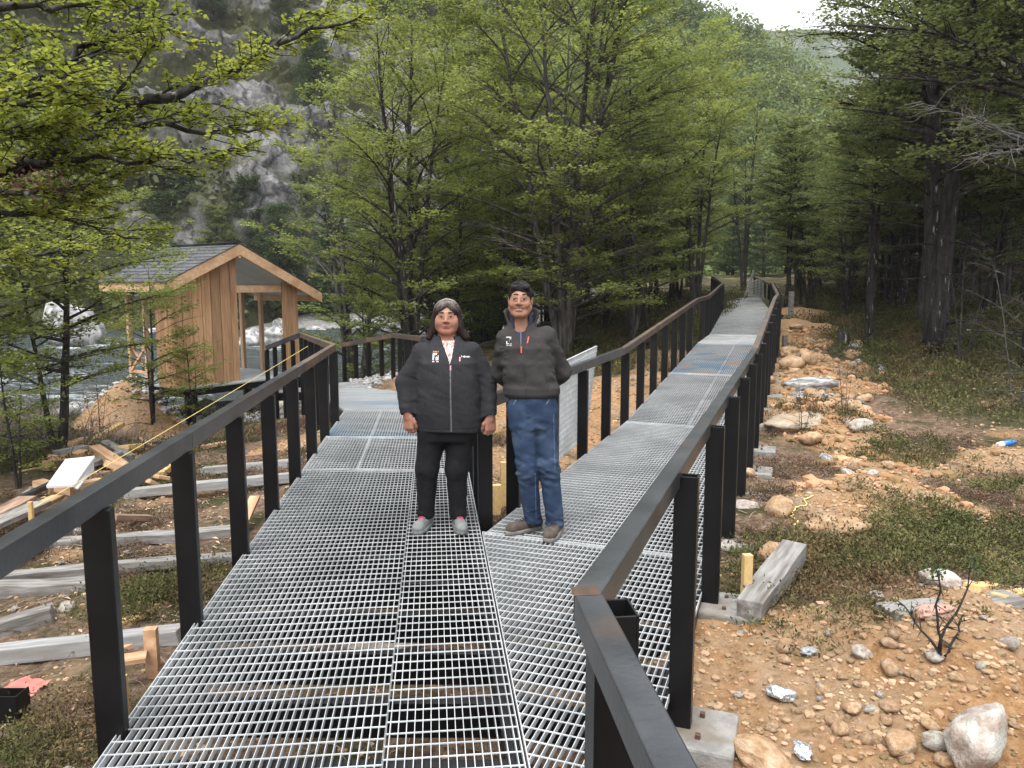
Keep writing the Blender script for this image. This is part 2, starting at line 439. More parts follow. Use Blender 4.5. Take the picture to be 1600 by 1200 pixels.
# ------------------------------------------------------------------ hills
def rock_material(name, rockmix=(.42, .55), green=((.03, .035, .015), (.08, .085, .035))):
    g = bpy.data.materials.new(name); g.use_nodes = True
    N, L = g.node_tree.nodes, g.node_tree.links; b = N['Principled BSDF']; b.inputs['Roughness'].default_value = .9; b.inputs['Specular IOR Level'].default_value = .2
    tc = N.new('ShaderNodeTexCoord')
    def nz(sc, det, st=(1, 1, 1), ro=.65):
        mp = N.new('ShaderNodeMapping'); mp.inputs['Scale'].default_value = st; L.new(tc.outputs['Object'], mp.inputs[0])
        n = N.new('ShaderNodeTexNoise'); n.inputs['Scale'].default_value = sc; n.inputs['Detail'].default_value = det; n.inputs['Roughness'].default_value = ro; L.new(mp.outputs[0], n.inputs['Vector']); return n.outputs['Fac']
    def rmp(src, stops):
        r = N.new('ShaderNodeValToRGB'); L.new(src, r.inputs[0]); e = r.color_ramp.elements
        while len(e) < len(stops): e.new(.5)
        for k, (p, c) in enumerate(stops): e[k].position = p; e[k].color = (*c, 1)
        return r.outputs[0]
    rk = rmp(nz(.55, 12, (1.25, 1.1, .8), .82), [(.34, (.030, .030, .032)), (.44, (.13, .129, .127)), (.53, (.25, .246, .24)), (.68, (.42, .41, .395))])
    vo = N.new('ShaderNodeTexVoronoi'); vo.feature = 'DISTANCE_TO_EDGE'; vo.inputs['Scale'].default_value = .42
    mp_ = N.new('ShaderNodeMapping'); mp_.inputs['Scale'].default_value = (1, 1, .55); L.new(tc.outputs['Object'], mp_.inputs[0])
    nv = N.new('ShaderNodeTexNoise'); nv.inputs['Scale'].default_value = .7; nv.inputs['Detail'].default_value = 6; L.new(tc.outputs['Object'], nv.inputs['Vector'])
    av = N.new('ShaderNodeVectorMath'); av.operation = 'MULTIPLY_ADD'; L.new(nv.outputs['Color'], av.inputs[0]); av.inputs[1].default_value = (2.2, 2.2, 2.2); L.new(mp_.outputs[0], av.inputs[2]); L.new(av.outputs[0], vo.inputs['Vector'])
    crack = rmp(vo.outputs['Distance'], [(.0, (.22, .22, .22)), (.09, (1, 1, 1))])
    mc_ = N.new('ShaderNodeMix'); mc_.data_type = 'RGBA'; mc_.blend_type = 'MULTIPLY'; mc_.inputs[0].default_value = 1; L.new(rk, mc_.inputs[6]); L.new(crack, mc_.inputs[7]); rk = mc_.outputs[2]
    gr = rmp(nz(1.2, 9), [(.3, green[0]), (.55, green[1]), (.75, (.16, .125, .075))])
    a = N.new('ShaderNodeAttribute'); a.attribute_name = 'rock'
    ad = N.new('ShaderNodeMath'); ad.operation = 'MULTIPLY_ADD'; L.new(nz(.6, 8), ad.inputs[0]); ad.inputs[1].default_value = .5; L.new(a.outputs['Fac'], ad.inputs[2])
    f = rmp(ad.outputs[0], [(rockmix[0] + .25, (0, 0, 0)), (rockmix[1] + .25, (1, 1, 1))])
    mx = N.new('ShaderNodeMix'); mx.data_type = 'RGBA'; L.new(f, mx.inputs[0]); L.new(gr, mx.inputs[6]); L.new(rk, mx.inputs[7]); L.new(mx.outputs[2], b.inputs['Base Color'])
    bp = N.new('ShaderNodeBump'); bp.inputs['Strength'].default_value = 1; bp.inputs['Distance'].default_value = .6; L.new(nz(.8, 12, (1.3, 1.3, .6), .75), bp.inputs['Height']); L.new(bp.outputs[0], b.inputs['Normal'])
    return g

HA = np.array([-75, -45, -33, -20, -8, 2, 9, 13, 17, 20.5, 24, 30, 40, 55, 75.])
H_TOP = np.interp  # ridge elevation (degrees), foot and ridge distance by bearing
HE = np.array([20, 24, 26, 27, 27, 25.5, 21, 17.6, 15.4, 13.2, 10.0, 7.5, 6, 5.5, 5.5])
HF = np.array([48, 48, 48, 48, 50, 56, 64, 70, 74, 78, 82, 88, 95, 100, 110.])
HR = np.array([95, 92, 90, 90, 94, 100, 108, 114, 118, 124, 130, 145, 170, 190, 200.])
def hill_xyz(a, t):
    """a bearing (deg), t 0 foot .. 1 ridge .. 1.4 behind"""
    f, r, e = np.interp(a, HA, HF), np.interp(a, HA, HR), np.interp(a, HA, HE)
    d = f + (r - f) * t
    top = r * np.tan(np.radians(e)) + EYE
    prof = np.where(t < 1, np.clip(t, 0, 1) ** .88, 1 - (t - 1) * .35)
    x, y = d * np.sin(np.radians(a)), d * np.cos(np.radians(a))
    z = -1.0 + (top + 1.0) * prof
    p = np.stack([x, y, z], -1).reshape(-1, 3)
    big = fbm(p * .045, 3, 41); rid = ridged(p * np.array([.09, .09, .16]), 5, 42); ter = fbm(p * np.array([.05, .05, .35]), 3, 44)
    w = sst(6, -4, a).ravel()
    amp = sst(0, .12, t).ravel()
    fine = ridged(p * np.array([.33, .33, .5]), 4, 48)
    zz = p[:, 2] + amp * w * fine * .9 + amp * (big * 2.2 + (rid * 2.6 + ter * 2.0) * (.25 + .75 * w))
    push = amp * (.2 + .8 * w) * (rid * 2.0 + ter * 2.5)
    p = p - np.stack([np.sin(np.radians(a)).ravel(), np.cos(np.radians(a)).ravel(), np.zeros(a.size)], 1) * push[:, None]
    p[:, 2] = zz
    return p, rid, w, ter
aa = np.concatenate([np.linspace(-75, -42, 50), np.linspace(-41.8, 8, 400), np.linspace(8.3, 75, 200)]); tt = np.concatenate([np.linspace(-.04, 1.05, 260), [1.2, 1.5, 2.0]])
A, T = np.meshgrid(aa, tt)
P, rid, wl, ter = hill_xyz(A, T)
m = MB(); n = len(aa); i = np.arange(len(tt) - 1)[:, None] * n + np.arange(n - 1)[None]
m.add(P, np.stack([i, i + 1, i + n + 1, i + n], -1).reshape(-1, 4))
hill = m.build('hillside', rock_material('hill_rock'), smooth=False); tag(hill, kind='structure')
patch = fbm(P * .05, 3, 47)
attr(hill.data, 'rock', np.clip(.27 + rid * .40 + patch * .75 - .34 * (1 - wl) + ter * .3, 0, 1.2))
# far ridge
fa = np.linspace(2, 48, 160); ft = np.linspace(0, 1.2, 40); A2, T2 = np.meshgrid(fa, ft)
el = np.interp(A2, [2, 14, 17, 20, 23, 28, 35, 48], [17, 17.2, 16.9, 16.55, 16.0, 13, 11, 9.])
d2 = 240 + 120 * T2; top = 360 * np.tan(np.radians(el))
P2 = np.stack([d2 * np.sin(np.radians(A2)), d2 * np.cos(np.radians(A2)), top * np.where(T2 < 1, T2, 2 - T2)], -1).reshape(-1, 3)
P2[:, 2] += ridged(P2 * .03, 4, 52) * 3.0
m = MB(); n = len(fa); i = np.arange(len(ft) - 1)[:, None] * n + np.arange(n - 1)[None]
m.add(P2, np.stack([i, i + 1, i + n + 1, i + n], -1).reshape(-1, 4))
fr = m.build('distant_hill', rock_material('far_rock', (.5, .62), ((.03, .045, .025), (.06, .085, .04)))); tag(fr, kind='structure')
attr(fr.data, 'rock', .35 + ridged(P2 * .02, 3, 53) * .35)

# ------------------------------------------------------------------ leaf materials
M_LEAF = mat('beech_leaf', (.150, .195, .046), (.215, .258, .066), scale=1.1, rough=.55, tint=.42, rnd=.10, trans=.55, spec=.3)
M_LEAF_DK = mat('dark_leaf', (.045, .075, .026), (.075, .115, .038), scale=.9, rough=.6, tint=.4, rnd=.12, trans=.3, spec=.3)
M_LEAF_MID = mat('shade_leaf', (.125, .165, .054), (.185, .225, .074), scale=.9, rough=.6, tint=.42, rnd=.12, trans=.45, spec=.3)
M_LEAF_NEAR = mat('near_leaf', (.155, .200, .026), (.235, .275, .042), scale=3, rough=.42, tint=.38, trans=.55, spec=.4)
M_LEAF_FAR = mat('far_leaf', (.10, .15, .045), (.15, .20, .06), scale=.06, rough=.7, tint=.38, trans=.3, spec=.2)
M_SCRUB = mat('scrub_leaf', (.045, .055, .022), (.085, .095, .036), scale=.3, rough=.8, tint=.45, spec=.2)
M_BARK = mat('bark', (.020, .018, .016), (.058, .052, .047), scale=6, rough=.95, bump=.9, bscale=9, stretch=(3, 3, .6), c3=(.30, .30, .285), s3=4.5, m3=(.64, .69), spec=.2, dist=.04)
M_BARK_LT = mat('grey_bark', (.045, .040, .036), (.11, .10, .09), scale=6, rough=.95, bump=.9, bscale=9, stretch=(3, 3, .6), c3=(.17, .17, .16), s3=3, m3=(.58, .72), spec=.2, dist=.04)

rng = np.random.default_rng(11)
def clump(mb, c, r, n, size, flat=.8, up=.25, seed=None, rngl=rng, tint0=None):
    """loose ball of leaf faces: points through the volume, uneven outline"""
    d = unit(rngl.normal(size=(n, 3))); rad = rngl.random(n) ** .45
    p = d * rad[:, None] * np.array([1, 1, flat])
    bump_ = 1 + .35 * vnoise(d * 2.2 + np.asarray(c)[None] * .7, 3)
    p = np.asarray(c) + p * r * bump_[:, None]
    nrm = unit(d * .6 + rngl.normal(size=(n, 3)) * .6 + np.array([0, 0, up]))
    dr = np.cross(nrm, rngl.normal(size=(n, 3)))
    t = np.clip(rngl.normal(.5 if tint0 is None else tint0, .22, n), 0, 1)
    mb.leaves(p, dr, nrm, rngl.uniform(.6, 1.3, n) * size, .8, 0, t)

# far wood on the valley slope
m = MB()
for k in range(1500):
    a = rng.uniform(1, 40); t = rng.uniform(.02, 1.02)
    p, _, _, _ = hill_xyz(np.array([[a]]), np.array([[t]]))
    r = rng.uniform(1.3, 2.6)
    clump(m, p[0] + [0, 0, r * .5], r, 150, .45, 1.0, .4, tint0=rng.normal(.5, .18))
o = m.build('hillside_forest', M_LEAF_FAR, tint=True)
tag(o, 'hazy green beech forest covering the valley slope beyond the trees', 'forest', kind='stuff')
# dark scrub on the rock face
m = MB()
for k in range(2300):
    a = rng.uniform(-44, 6); t = rng.uniform(.0, 1.0)
    p, rd, _, tr = hill_xyz(np.array([[a]]), np.array([[t]]))
    if fbm(p * .05, 3, 47)[0] * .75 + rd[0] * .35 > .12 : continue
    r = rng.uniform(.5, 1.7)
    clump(m, p[0] + [0, 0, r * .35], r, 55, .40, .8, .3, tint0=rng.normal(.45, .2))
o = m.build('cliff_scrub', M_SCRUB, tint=True)
tag(o, 'dark scrub growing on the ledges of the grey cliff', 'scrub', kind='stuff')
# ------------------------------------------------------------------ trees
def curve_pts(p0, az, el0, el1, L, n, rg, wob=.12):
    """polyline that leaves p0 at elevation el0 and ends at el1"""
    t = np.linspace(0, 1, n); el = el0 + (el1 - el0) * t ** .8
    a = az + np.cumsum(rg.normal(0, wob, n)); a[0] = az
    st = L / (n - 1)
    d = np.stack([np.cos(el) * np.cos(a), np.cos(el) * np.sin(a), np.sin(el)], 1)
    return np.asarray(p0) + np.vstack([[0, 0, 0], np.cumsum(d[:-1] * st, 0)])

def grow(seed, H, stems=1, base_r=.16, clear=.2, R=3.0, limbs=50, secs=12, twigs=7, leaf_n=5, leaf=.07, twig_l=.26, spread=.5,
         el_lo=.12, el_hi=.95, shape='dome', dead=10, lean=0, leaf_w=.75, sec_tubes=True, twig_tubes=False, stem_top=.94, hole=.12, side=None, flat=.028, upt=.14, vase=1.0, inner=.14, e_end=.10, lift=.25):
    rg = np.random.default_rng(seed)
    wood, lv = MB(), MB()
    stemlines = []
    for k in range(stems):
        a = 2 * np.pi * k / stems + rg.uniform(-.5, .5)
        off = spread if stems > 1 else 0
        n = 14; t = np.linspace(0, 1, n)
        hk = H * stem_top * (1 if k == 0 else rg.uniform(.7, .97))
        dx = off * (np.cos(a)) * (.12 + t ** 1.15 * vase) + lean * t * hk * .2 + np.cumsum(rg.normal(0, .018 * H / 8, n))
        dy = off * (np.sin(a)) * (.12 + t ** 1.15 * vase) + np.cumsum(rg.normal(0, .018 * H / 8, n))
        P = np.stack([dx - dx[0] * (1 - .5), dy, t * hk - .15], 1)
        rr = base_r * (1 if k == 0 else rg.uniform(.6, .9)) * ((1 - t) ** .8 * .93 + .05); rr[0] *= 1.35; rr[1] *= 1.06
        wood.tubes(P, rr, 9)
        stemlines.append((P, rr, hk))
    def prof(f):
        if shape == 'dome': return np.sqrt(max(0, 1 - ((f - .30) / .72) ** 2)) if f > .3 else .72 + .28 * f / .3
        if shape == 'column': return (1 - f) ** .55 * .85 + .15
        if shape == 'umbrella': return (.55 + .45 * np.sin(np.pi * min(1, f * 1.05))) if f < .9 else .5
        return 1 - f * .8
    secP, secR, twP, twR = [], [], [], []
    for q in range(limbs):
        f = ((q + rg.uniform(-.4, .4)) / limbs); f = min(max(f, 0), .995)
        h = H * (clear + (1 - clear) * f * .96)
        P, rr, hk = stemlines[q % stems]
        h = min(h, hk * .97)
        k = np.clip((h + .15) / hk * 13, 0, 12.99); k0 = int(k); w = k - k0
        p0 = P[k0] * (1 - w) + P[k0 + 1] * w; r0 = (rr[k0] * (1 - w) + rr[k0 + 1] * w)
        L = R * prof(f) * rg.uniform(.65, 1.12)
        az = q * 2.39996 + rg.uniform(-.5, .5)
        if side is not None: az = side[0] + rg.uniform(-side[1], side[1])
        e0 = el_lo + (el_hi - el_lo) * f ** 1.3 + rg.normal(0, .08)
        LP = curve_pts(p0, az, e0 + lift, e0 * .25 + rg.normal(e_end, .09), L, 9, rg)
        tt = np.linspace(0, 1, 9)
        lr = min(r0 * .62, .012 + L * .016) * (1 - tt * .88)
        wood.tubes(LP, lr, 5, cap=False)
        # flat sprays: secondary branches left and right, twigs on them, leaves on the twigs
        ns = max(4, int(secs * (.45 + .55 * L / R)))
        fs = np.sort(rg.uniform(inner, 1.0, ns)); kk = fs * 7.999; ki = kk.astype(int); kw = (kk - ki)[:, None]
        b = LP[ki] * (1 - kw) + LP[ki + 1] * kw; dd = unit(LP[ki + 1] - LP[ki])
        sgn = np.where(np.arange(ns) % 2 == 0, 1, -1)
        th = sgn * rg.uniform(.5, 1.05, ns) * (1 - .45 * (fs > .93))
        ca, sa = np.cos(th), np.sin(th)
        sd = unit(np.stack([dd[:, 0] * ca - dd[:, 1] * sa, dd[:, 0] * sa + dd[:, 1] * ca, dd[:, 2] * .4 + rg.normal(upt, .09, ns)], 1))
        sl = (L * (.13 + .30 * (1 - fs)) + .22 * R / 3) * rg.uniform(.6, 1.2, ns)
        u = np.linspace(0, 1, 4)
        S = b[:, None] + sd[:, None] * (sl[:, None, None] * u[None, :, None]) - np.array([0, 0, 1.]) * (sl[:, None] * (u ** 2) * .10)[..., None]
        S[:, 1:] += rg.normal(0, .02, S[:, 1:].shape) * sl[:, None, None]
        secP.append(S); secR.append(np.maximum(.0022, lr[np.minimum(ki, 7)] * .5)[:, None] * (1 - u * .8)[None])
        if rg.random() < hole: continue
        tint_l = rg.normal(.5, .16)
        nt = np.maximum(2, (twigs * (sl / (R * .3)) ** .7).astype(int)); nt = np.minimum(nt, twigs * 2)
        idx = np.repeat(np.arange(ns), nt); M = len(idx)
        g = rg.uniform(.18, 1.0, M); gi = np.minimum((g * 3).astype(int), 2); gw = (g * 3 - gi)[:, None]
        tb = S[idx, gi] * (1 - gw) + S[idx, gi + 1] * gw
        s2 = np.where(rg.random(M) < .5, 1, -1) * rg.uniform(.3, 1.1, M)
        c2, q2 = np.cos(s2), np.sin(s2); d0 = sd[idx]
        td = unit(np.stack([d0[:, 0] * c2 - d0[:, 1] * q2, d0[:, 0] * q2 + d0[:, 1] * c2, d0[:, 2] * .5 + rg.normal(.10, .14, M)], 1))
        tl = twig_l * rg.uniform(.5, 1.25, M)
        if twig_tubes:
            twP.append(tb[:, None] + td[:, None] * (tl[:, None, None] * np.array([0, .5, 1])[None, :, None])); twR.append(np.broadcast_to(np.array([.003, .0022, .0014]), (M, 3)))
        li = np.repeat(np.arange(M), leaf_n); K = len(li)
        lt = rg.uniform(.15, 1.05, K)[:, None]
        lat = unit(np.cross(td[li], np.array([0, 0, 1.])))
        sdn = np.where(rg.random(K) < .5, 1., -1.)[:, None]
        lc = tb[li] + td[li] * tl[li][:, None] * lt + lat * sdn * leaf * .5 + rg.normal(0, flat, (K, 3)) * np.array([1, 1, 1.])
        ld = unit(td[li] * .7 + lat * sdn + rg.normal(0, .3, (K, 3)))
        nm = unit(np.array([0, 0, 1.]) + rg.normal(0, .42, (K, 3)))
        lv.leaves(lc, ld, nm, leaf * rg.uniform(.65, 1.25, K), leaf_w, 0, np.clip(tint_l + rg.normal(0, .17, K), 0, 1))
    if sec_tubes and secP: wood.tubes(np.concatenate(secP), np.concatenate(secR), 3, cap=False)
    if twP: wood.tubes(np.concatenate(twP), np.concatenate(twR), 3, cap=False)
    # bare dead twigs low on the stems
    for k in range(dead):
        P, rr, hk = stemlines[k % stems]; kk = rg.integers(1, 6)
        L = rg.uniform(.4, 1.5) * R / 3.0; az = rg.uniform(0, 6.28)
        LP = curve_pts(P[kk], az, rg.uniform(-.3, .5), rg.uniform(-.4, .3), L, 6, rg, .25)
        wood.tubes(LP, (.012 * L + .004) * (1 - np.linspace(0, .85, 6)), 4, cap=False)
        n2 = 6; st = LP[rg.integers(1, 6, n2)]; d2 = unit(rg.normal(size=(n2, 3)) * [1, 1, .6]) * (L * rg.uniform(.15, .45, n2))[:, None]
        wood.tubes(st[:, None] + d2[:, None] * np.linspace(0, 1, 3)[None, :, None], np.array([.005, .003, .0015])[None].repeat(n2, 0), 3, cap=False)
    return wood, lv

PROTO = {}
def proto(key, bark, leafm, **kw):
    w, l = grow(**kw)
    PROTO[key] = (w.build('trunk', bark, smooth=True, link=False), l.build('crown', leafm, tint=True, link=False) if l.n else None)

def plant_tree(key, x, y, s=1.0, rot=0.0, label=None, cat='tree', group=None, name='beech_tree', leafm=None, z=None, sz=None):
    r = empty(name, (x, y, zg(x, y) - .05 if z is None else z), label, cat, group)
    r.rotation_euler = (0, 0, rot); r.scale = (s, s, sz or s)
    for nm, me in zip(('trunk', 'crown'), PROTO[key]):
        if me is None: continue
        o = bpy.data.objects.new(nm, me); C.objects.link(o); o.parent = r
        if nm == 'crown' and leafm is not None:
            o.material_slots[0].link = 'OBJECT'; o.material_slots[0].material = leafm
    return r

proto('big', M_BARK_LT, M_LEAF, seed=3, H=10.5, stems=7, base_r=.13, clear=.08, R=3.1, limbs=172, secs=17, twigs=8, leaf_n=5, leaf=.074, twig_l=.28, spread=.85, el_lo=.0, el_hi=1.05, dead=18, vase=1.9, inner=.30, lift=.42, hole=.16)
proto('mid', M_BARK, M_LEAF, seed=4, H=9.0, stems=4, base_r=.11, clear=.08, R=2.4, limbs=92, secs=13, twigs=7, leaf_n=5, leaf=.074, twig_l=.26, spread=.55, el_lo=.10, el_hi=1.0, dead=10, vase=1.7, inner=.28, lift=.42, hole=.16)
proto('mid2', M_BARK_LT, M_LEAF, seed=15, H=8.0, stems=3, base_r=.10, clear=.16, R=2.2, limbs=62, secs=13, twigs=7, leaf_n=5, leaf=.074, twig_l=.26, spread=.45, el_lo=.15, el_hi=1.0, dead=8, vase=1.8, inner=.28, lift=.45, hole=.2)
proto('high', M_BARK, M_LEAF, seed=24, H=9.0, stems=3, base_r=.12, clear=.32, R=2.3, limbs=66, secs=13, twigs=7, leaf_n=5, leaf=.078, twig_l=.26, spread=.5, el_lo=.2, el_hi=1.0, dead=10, vase=1.7, inner=.28, lift=.42, hole=.16)
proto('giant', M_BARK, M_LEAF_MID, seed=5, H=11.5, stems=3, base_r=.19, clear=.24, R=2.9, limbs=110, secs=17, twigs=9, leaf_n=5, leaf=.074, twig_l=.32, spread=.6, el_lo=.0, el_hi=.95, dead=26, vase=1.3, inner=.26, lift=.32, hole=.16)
proto('dense', M_BARK, M_LEAF_DK, seed=6, H=8.5, stems=1, base_r=.16, clear=.03, R=2.6, limbs=90, secs=12, twigs=6, leaf_n=5, leaf=.14, twig_l=.34, el_lo=.1, el_hi=1.0, shape='column', dead=0, sec_tubes=False, flat=.06)
proto('pole', M_BARK, M_LEAF_MID, seed=7, H=9.0, stems=1, base_r=.13, clear=.42, R=2.1, limbs=40, secs=10, twigs=7, leaf_n=4, leaf=.12, twig_l=.34, el_lo=.1, el_hi=.9, dead=26)
proto('pole2', M_BARK_LT, M_LEAF_MID, seed=8, H=8.0, stems=1, base_r=.09, clear=.36, R=1.8, limbs=36, secs=10, twigs=7, leaf_n=4, leaf=.12, twig_l=.34, el_lo=.1, el_hi=.9, dead=30, lean=.35)
proto('small', M_BARK, M_LEAF, seed=9, H=4.2, stems=2, base_r=.07, clear=.25, R=1.75, limbs=60, secs=13, twigs=7, leaf_n=5, leaf=.052, twig_l=.17, spread=.35, el_lo=-.03, el_hi=.8, dead=10, shape='umbrella')
proto('sapling', M_BARK, M_LEAF, seed=10, H=3.0, stems=2, base_r=.032, clear=.12, R=.95, limbs=36, secs=9, twigs=6, leaf_n=5, leaf=.050, twig_l=.14, spread=.16, el_lo=.1, el_hi=.95, dead=8, hole=.12)
proto('bare', M_BARK_LT, None, seed=12, H=2.2, stems=3, base_r=.018, clear=.1, R=.9, limbs=26, secs=8, twigs=2, leaf_n=0, leaf=.03, spread=.3, el_lo=.3, el_hi=1.0, dead=20, hole=1.1)

T = plant_tree
# the broad tree behind the two people and its neighbours
T('big', PX(880, 17), 17, 1.0, .3, 'broad many stemmed beech whose trunks rise behind the man in the dark jacket', group='beeches behind the walkways')
T('mid', PX(640, 16.5), 16.5, .95, 1.1, 'beech with a cluster of dark trunks rising behind the woman and the landing', group='beeches behind the walkways')
T('mid2', PX(555, 20), 20, 1.12, 2.0, 'airy light green beech left of the trunk cluster behind the woman', group='beeches behind the walkways')
T('high', PX(1085, 23.5), 23.5, .88, 2.9, 'beech whose dark trunk stands just left of the far end of the ramp', group='beeches behind the walkways')
T('mid2', PX(985, 19), 19, .9, 4.1, 'slender beech right of the broad tree, beside the ramp railing', group='beeches behind the walkways')
T('big', PX(760, 25), 25, 1.12, 2.2, 'tall beech farther back between the woman and the man', group='beeches behind the walkways')
T('big', PX(985, 28), 28, 1.0, 4.4, 'tall beech farther back, above the middle of the ramp railing', group='beeches behind the walkways')
T('mid', PX(690, 22), 22, 1.15, .2, 'tall narrow beech farther back above the woman', group='beeches behind the walkways')
T('high', PX(1215, 33), 31, .66, 1.9, 'yellow green beech at the far right end of the walkway', group='beeches at the end of the walkway')
T('mid2', PX(1275, 35), 35, .86, .8, 'light beech behind the trees at the end of the walkway', group='beeches at the end of the walkway')
T('high', PX(1150, 37), 36, 1.0, 5.1, 'light beech straight behind the leaning panels at the end of the walkway', group='beeches at the end of the walkway')
T('mid', PX(1075, 40), 40, 1.15, 3.7, 'pale beech far behind, left of the walkway end', group='beeches at the end of the walkway')
T('mid', PX(1330, 30), 30, .78, 3.2, 'green beech between the walkway end and the dark forest', group='beeches at the end of the walkway')
for q, (u, Y, s_, lb_) in enumerate([(705, 17.5, 1.1, 'low spreading young beech right behind the head of the woman'), (800, 20, 1.2, 'low young beech behind the head of the man'),
        (945, 21, 1.15, 'low young beech behind the shoulder of the man, above the grating sheet'), (1010, 24, 1.2, 'low young beech behind the middle of the ramp railing'), (760, 24, 1.3, 'low young beech seen in the gap between the two people'),
        (900, 26, 1.3, 'low young beech far behind the broad many stemmed tree'), (660, 19.5, 1.0, 'low young beech beside the trunk cluster behind the landing'), (1060, 29, 1.3, 'low young beech left of the upper ramp railing')]):
    T('small', PX(u, Y), Y, s_, q * 2.1, lb_, group='young beeches under the tall trees')
for q, (u, Y, s_, lb_) in enumerate([(1262, 26, 1.1, 'low young beech right of the thin grey post on the soil path'), (1320, 22, 1.0, 'low young beech above the dark broken stump'), (1375, 25, 1.2, 'low young beech left of the lichen spotted trunk'),
        (1530, 17, 1.0, 'low young beech between the lichen spotted trunk and the edge tree'), (1420, 30, 1.3, 'low young beech deep in the wood behind the lichen spotted trunk'), (1250, 34, 1.3, 'low young beech at the far end of the soil path'), (1570, 23, 1.2, 'low young beech behind the edge tree on the right')]):
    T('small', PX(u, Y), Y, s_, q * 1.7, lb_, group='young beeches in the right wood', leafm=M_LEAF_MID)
# dark wood on the right
T('giant', PX(1460, 14.5), 14.5, .98, 2.55, 'massive dark trunked beech with lichen spots right of the boulder path', group='old beeches on the right')
T('giant', PX(1625, 11.5), 11.5, .98, 4.9, 'dark old beech at the right edge with a bare grey bough', group='old beeches on the right')
T('giant', PX(1440, 22), 22, .95, .9, 'old beech behind the lichen spotted trunk', group='old beeches on the right')
T('giant', PX(1640, 19), 19, 1.05, 1.7, 'old beech far right behind the edge tree', group='old beeches on the right')
rg = np.random.default_rng(77)
k = 0
for q in range(400):
    Y = 15.5 + 32 * rg.random(); u = rg.uniform(1225, 1760)
    if k >= 120: break
    if u < 1330 and Y < 24: continue
    smax_ = 1.05 if u > 1400 else .72
    x = PX(u, Y); k += 1
    T('pole' if rg.random() < .5 else 'pole2', x, Y, rg.uniform(.62, smax_), rg.uniform(0, 6.28), 'thin dark trunked beech standing in the shady wood on the right', group='thin trunks in the wood on the right')
k = 0
for q in range(200):
    Y = rg.uniform(21, 36); u = rg.uniform(700, 1105)
    if k >= 26: break
    k += 1
    T('pole' if rg.random() < .5 else 'pole2', PX(u, Y), Y, rg.uniform(.6, .95), rg.uniform(0, 6.28), 'thin trunked beech in the wood between the two walkways', group='thin trunks between the walkways')
# evergreen looking trees on the far bank behind the hut
for q, (u, Y, s) in enumerate([(30, 47, 1.0), (95, 50, 1.15), (160, 47, .95), (215, 51, 1.1), (262, 47, .9), (300, 49, 1.1), (345, 47, .82), (395, 48.5, 1.05), (440, 47, .85), (480, 50, 1.0), (520, 47.5, .8), (-40, 49, 1.2),
                               (570, 49, .9), (620, 50, .9), (320, 54, 1.2), (180, 56, 1.2)]):
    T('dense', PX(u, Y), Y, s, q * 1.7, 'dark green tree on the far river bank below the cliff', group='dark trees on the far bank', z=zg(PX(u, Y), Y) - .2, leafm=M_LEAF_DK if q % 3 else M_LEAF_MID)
rg = np.random.default_rng(15)
for q in range(26):
    u, Y = 1130 + q * 27 + rg.uniform(-15, 15), rg.uniform(50, 62)
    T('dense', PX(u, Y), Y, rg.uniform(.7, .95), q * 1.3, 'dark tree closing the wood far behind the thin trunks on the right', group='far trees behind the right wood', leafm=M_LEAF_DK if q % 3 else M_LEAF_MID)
# trees up the rock face
rg = np.random.default_rng(5)
for q in range(34):
    a = rg.uniform(-36, 4); t = rg.uniform(.05, .75)
    p, _, _, _ = hill_xyz(np.array([[a]]), np.array([[t]])); p = p[0]
    T('dense', p[0], p[1], rg.uniform(.45, .8), rg.uniform(0, 6), 'dark tree growing on a ledge of the grey cliff', group='trees on the cliff ledges', z=p[2] - .5)
# left bank
T('small', PX(88, 10.2), 10.2, 1.0, .4, 'small twin trunked beech on the left with the river behind it', group='small beeches by the river')
T('small', PX(-40, 9.0), 9.0, 1.15, 2.1, 'small beech at the left edge reaching over the brush', group='small beeches by the river')
T('sapling', PX(236, 12.6), 12.6, 1.0, 1.3, 'slim beech sapling in front of the wooden hut', group='small beeches by the river', name='beech_sapling')
T('sapling', PX(300, 13.0), 13.0, .62, 4.0, 'low bushy beech sapling at the corner of the hut', group='small beeches by the river', name='beech_sapling')
T('sapling', PX(575, 16.3), 16.3, .95, 2.6, 'young beech behind the far railing of the landing', group='small beeches by the river', name='beech_sapling')
T('sapling', PX(20, 8.6), 8.6, .7, 3.3, 'low green sapling in the brush at the left edge', group='small beeches by the river', name='beech_sapling')
T('bare', PX(1590, 9.5), 9.5, 1.1, .5, 'leafless grey bush at the right edge under the old tree', 'bush', 'leafless bushes', name='bare_bush')
T('bare', PX(1500, 13.4), 13.4, 1.0, 1.5, 'leafless bush at the foot of the lichen spotted trunk', 'bush', 'leafless bushes', name='bare_bush')
T('bare', PX(1320, 9.0), 9.0, .42, 2.5, 'small leafless bush on the boulder path', 'bush', 'leafless bushes', name='bare_bush')
T('bare', PX(1255, 8.6), 8.6, .36, 3.9, 'tiny leafless bush in front of the flat pale slab', 'bush', 'leafless bushes', name='bare_bush')
T('bare', PX(150, 11.8), 11.8, .6, 5.5, 'leafless grey brush left of the dirt heap', 'bush', 'leafless bushes', name='bare_bush')
T('bare', PX(60, 10.8), 10.8, .65, .2, 'leafless grey brush near the left edge', 'bush', 'leafless bushes', name='bare_bush')

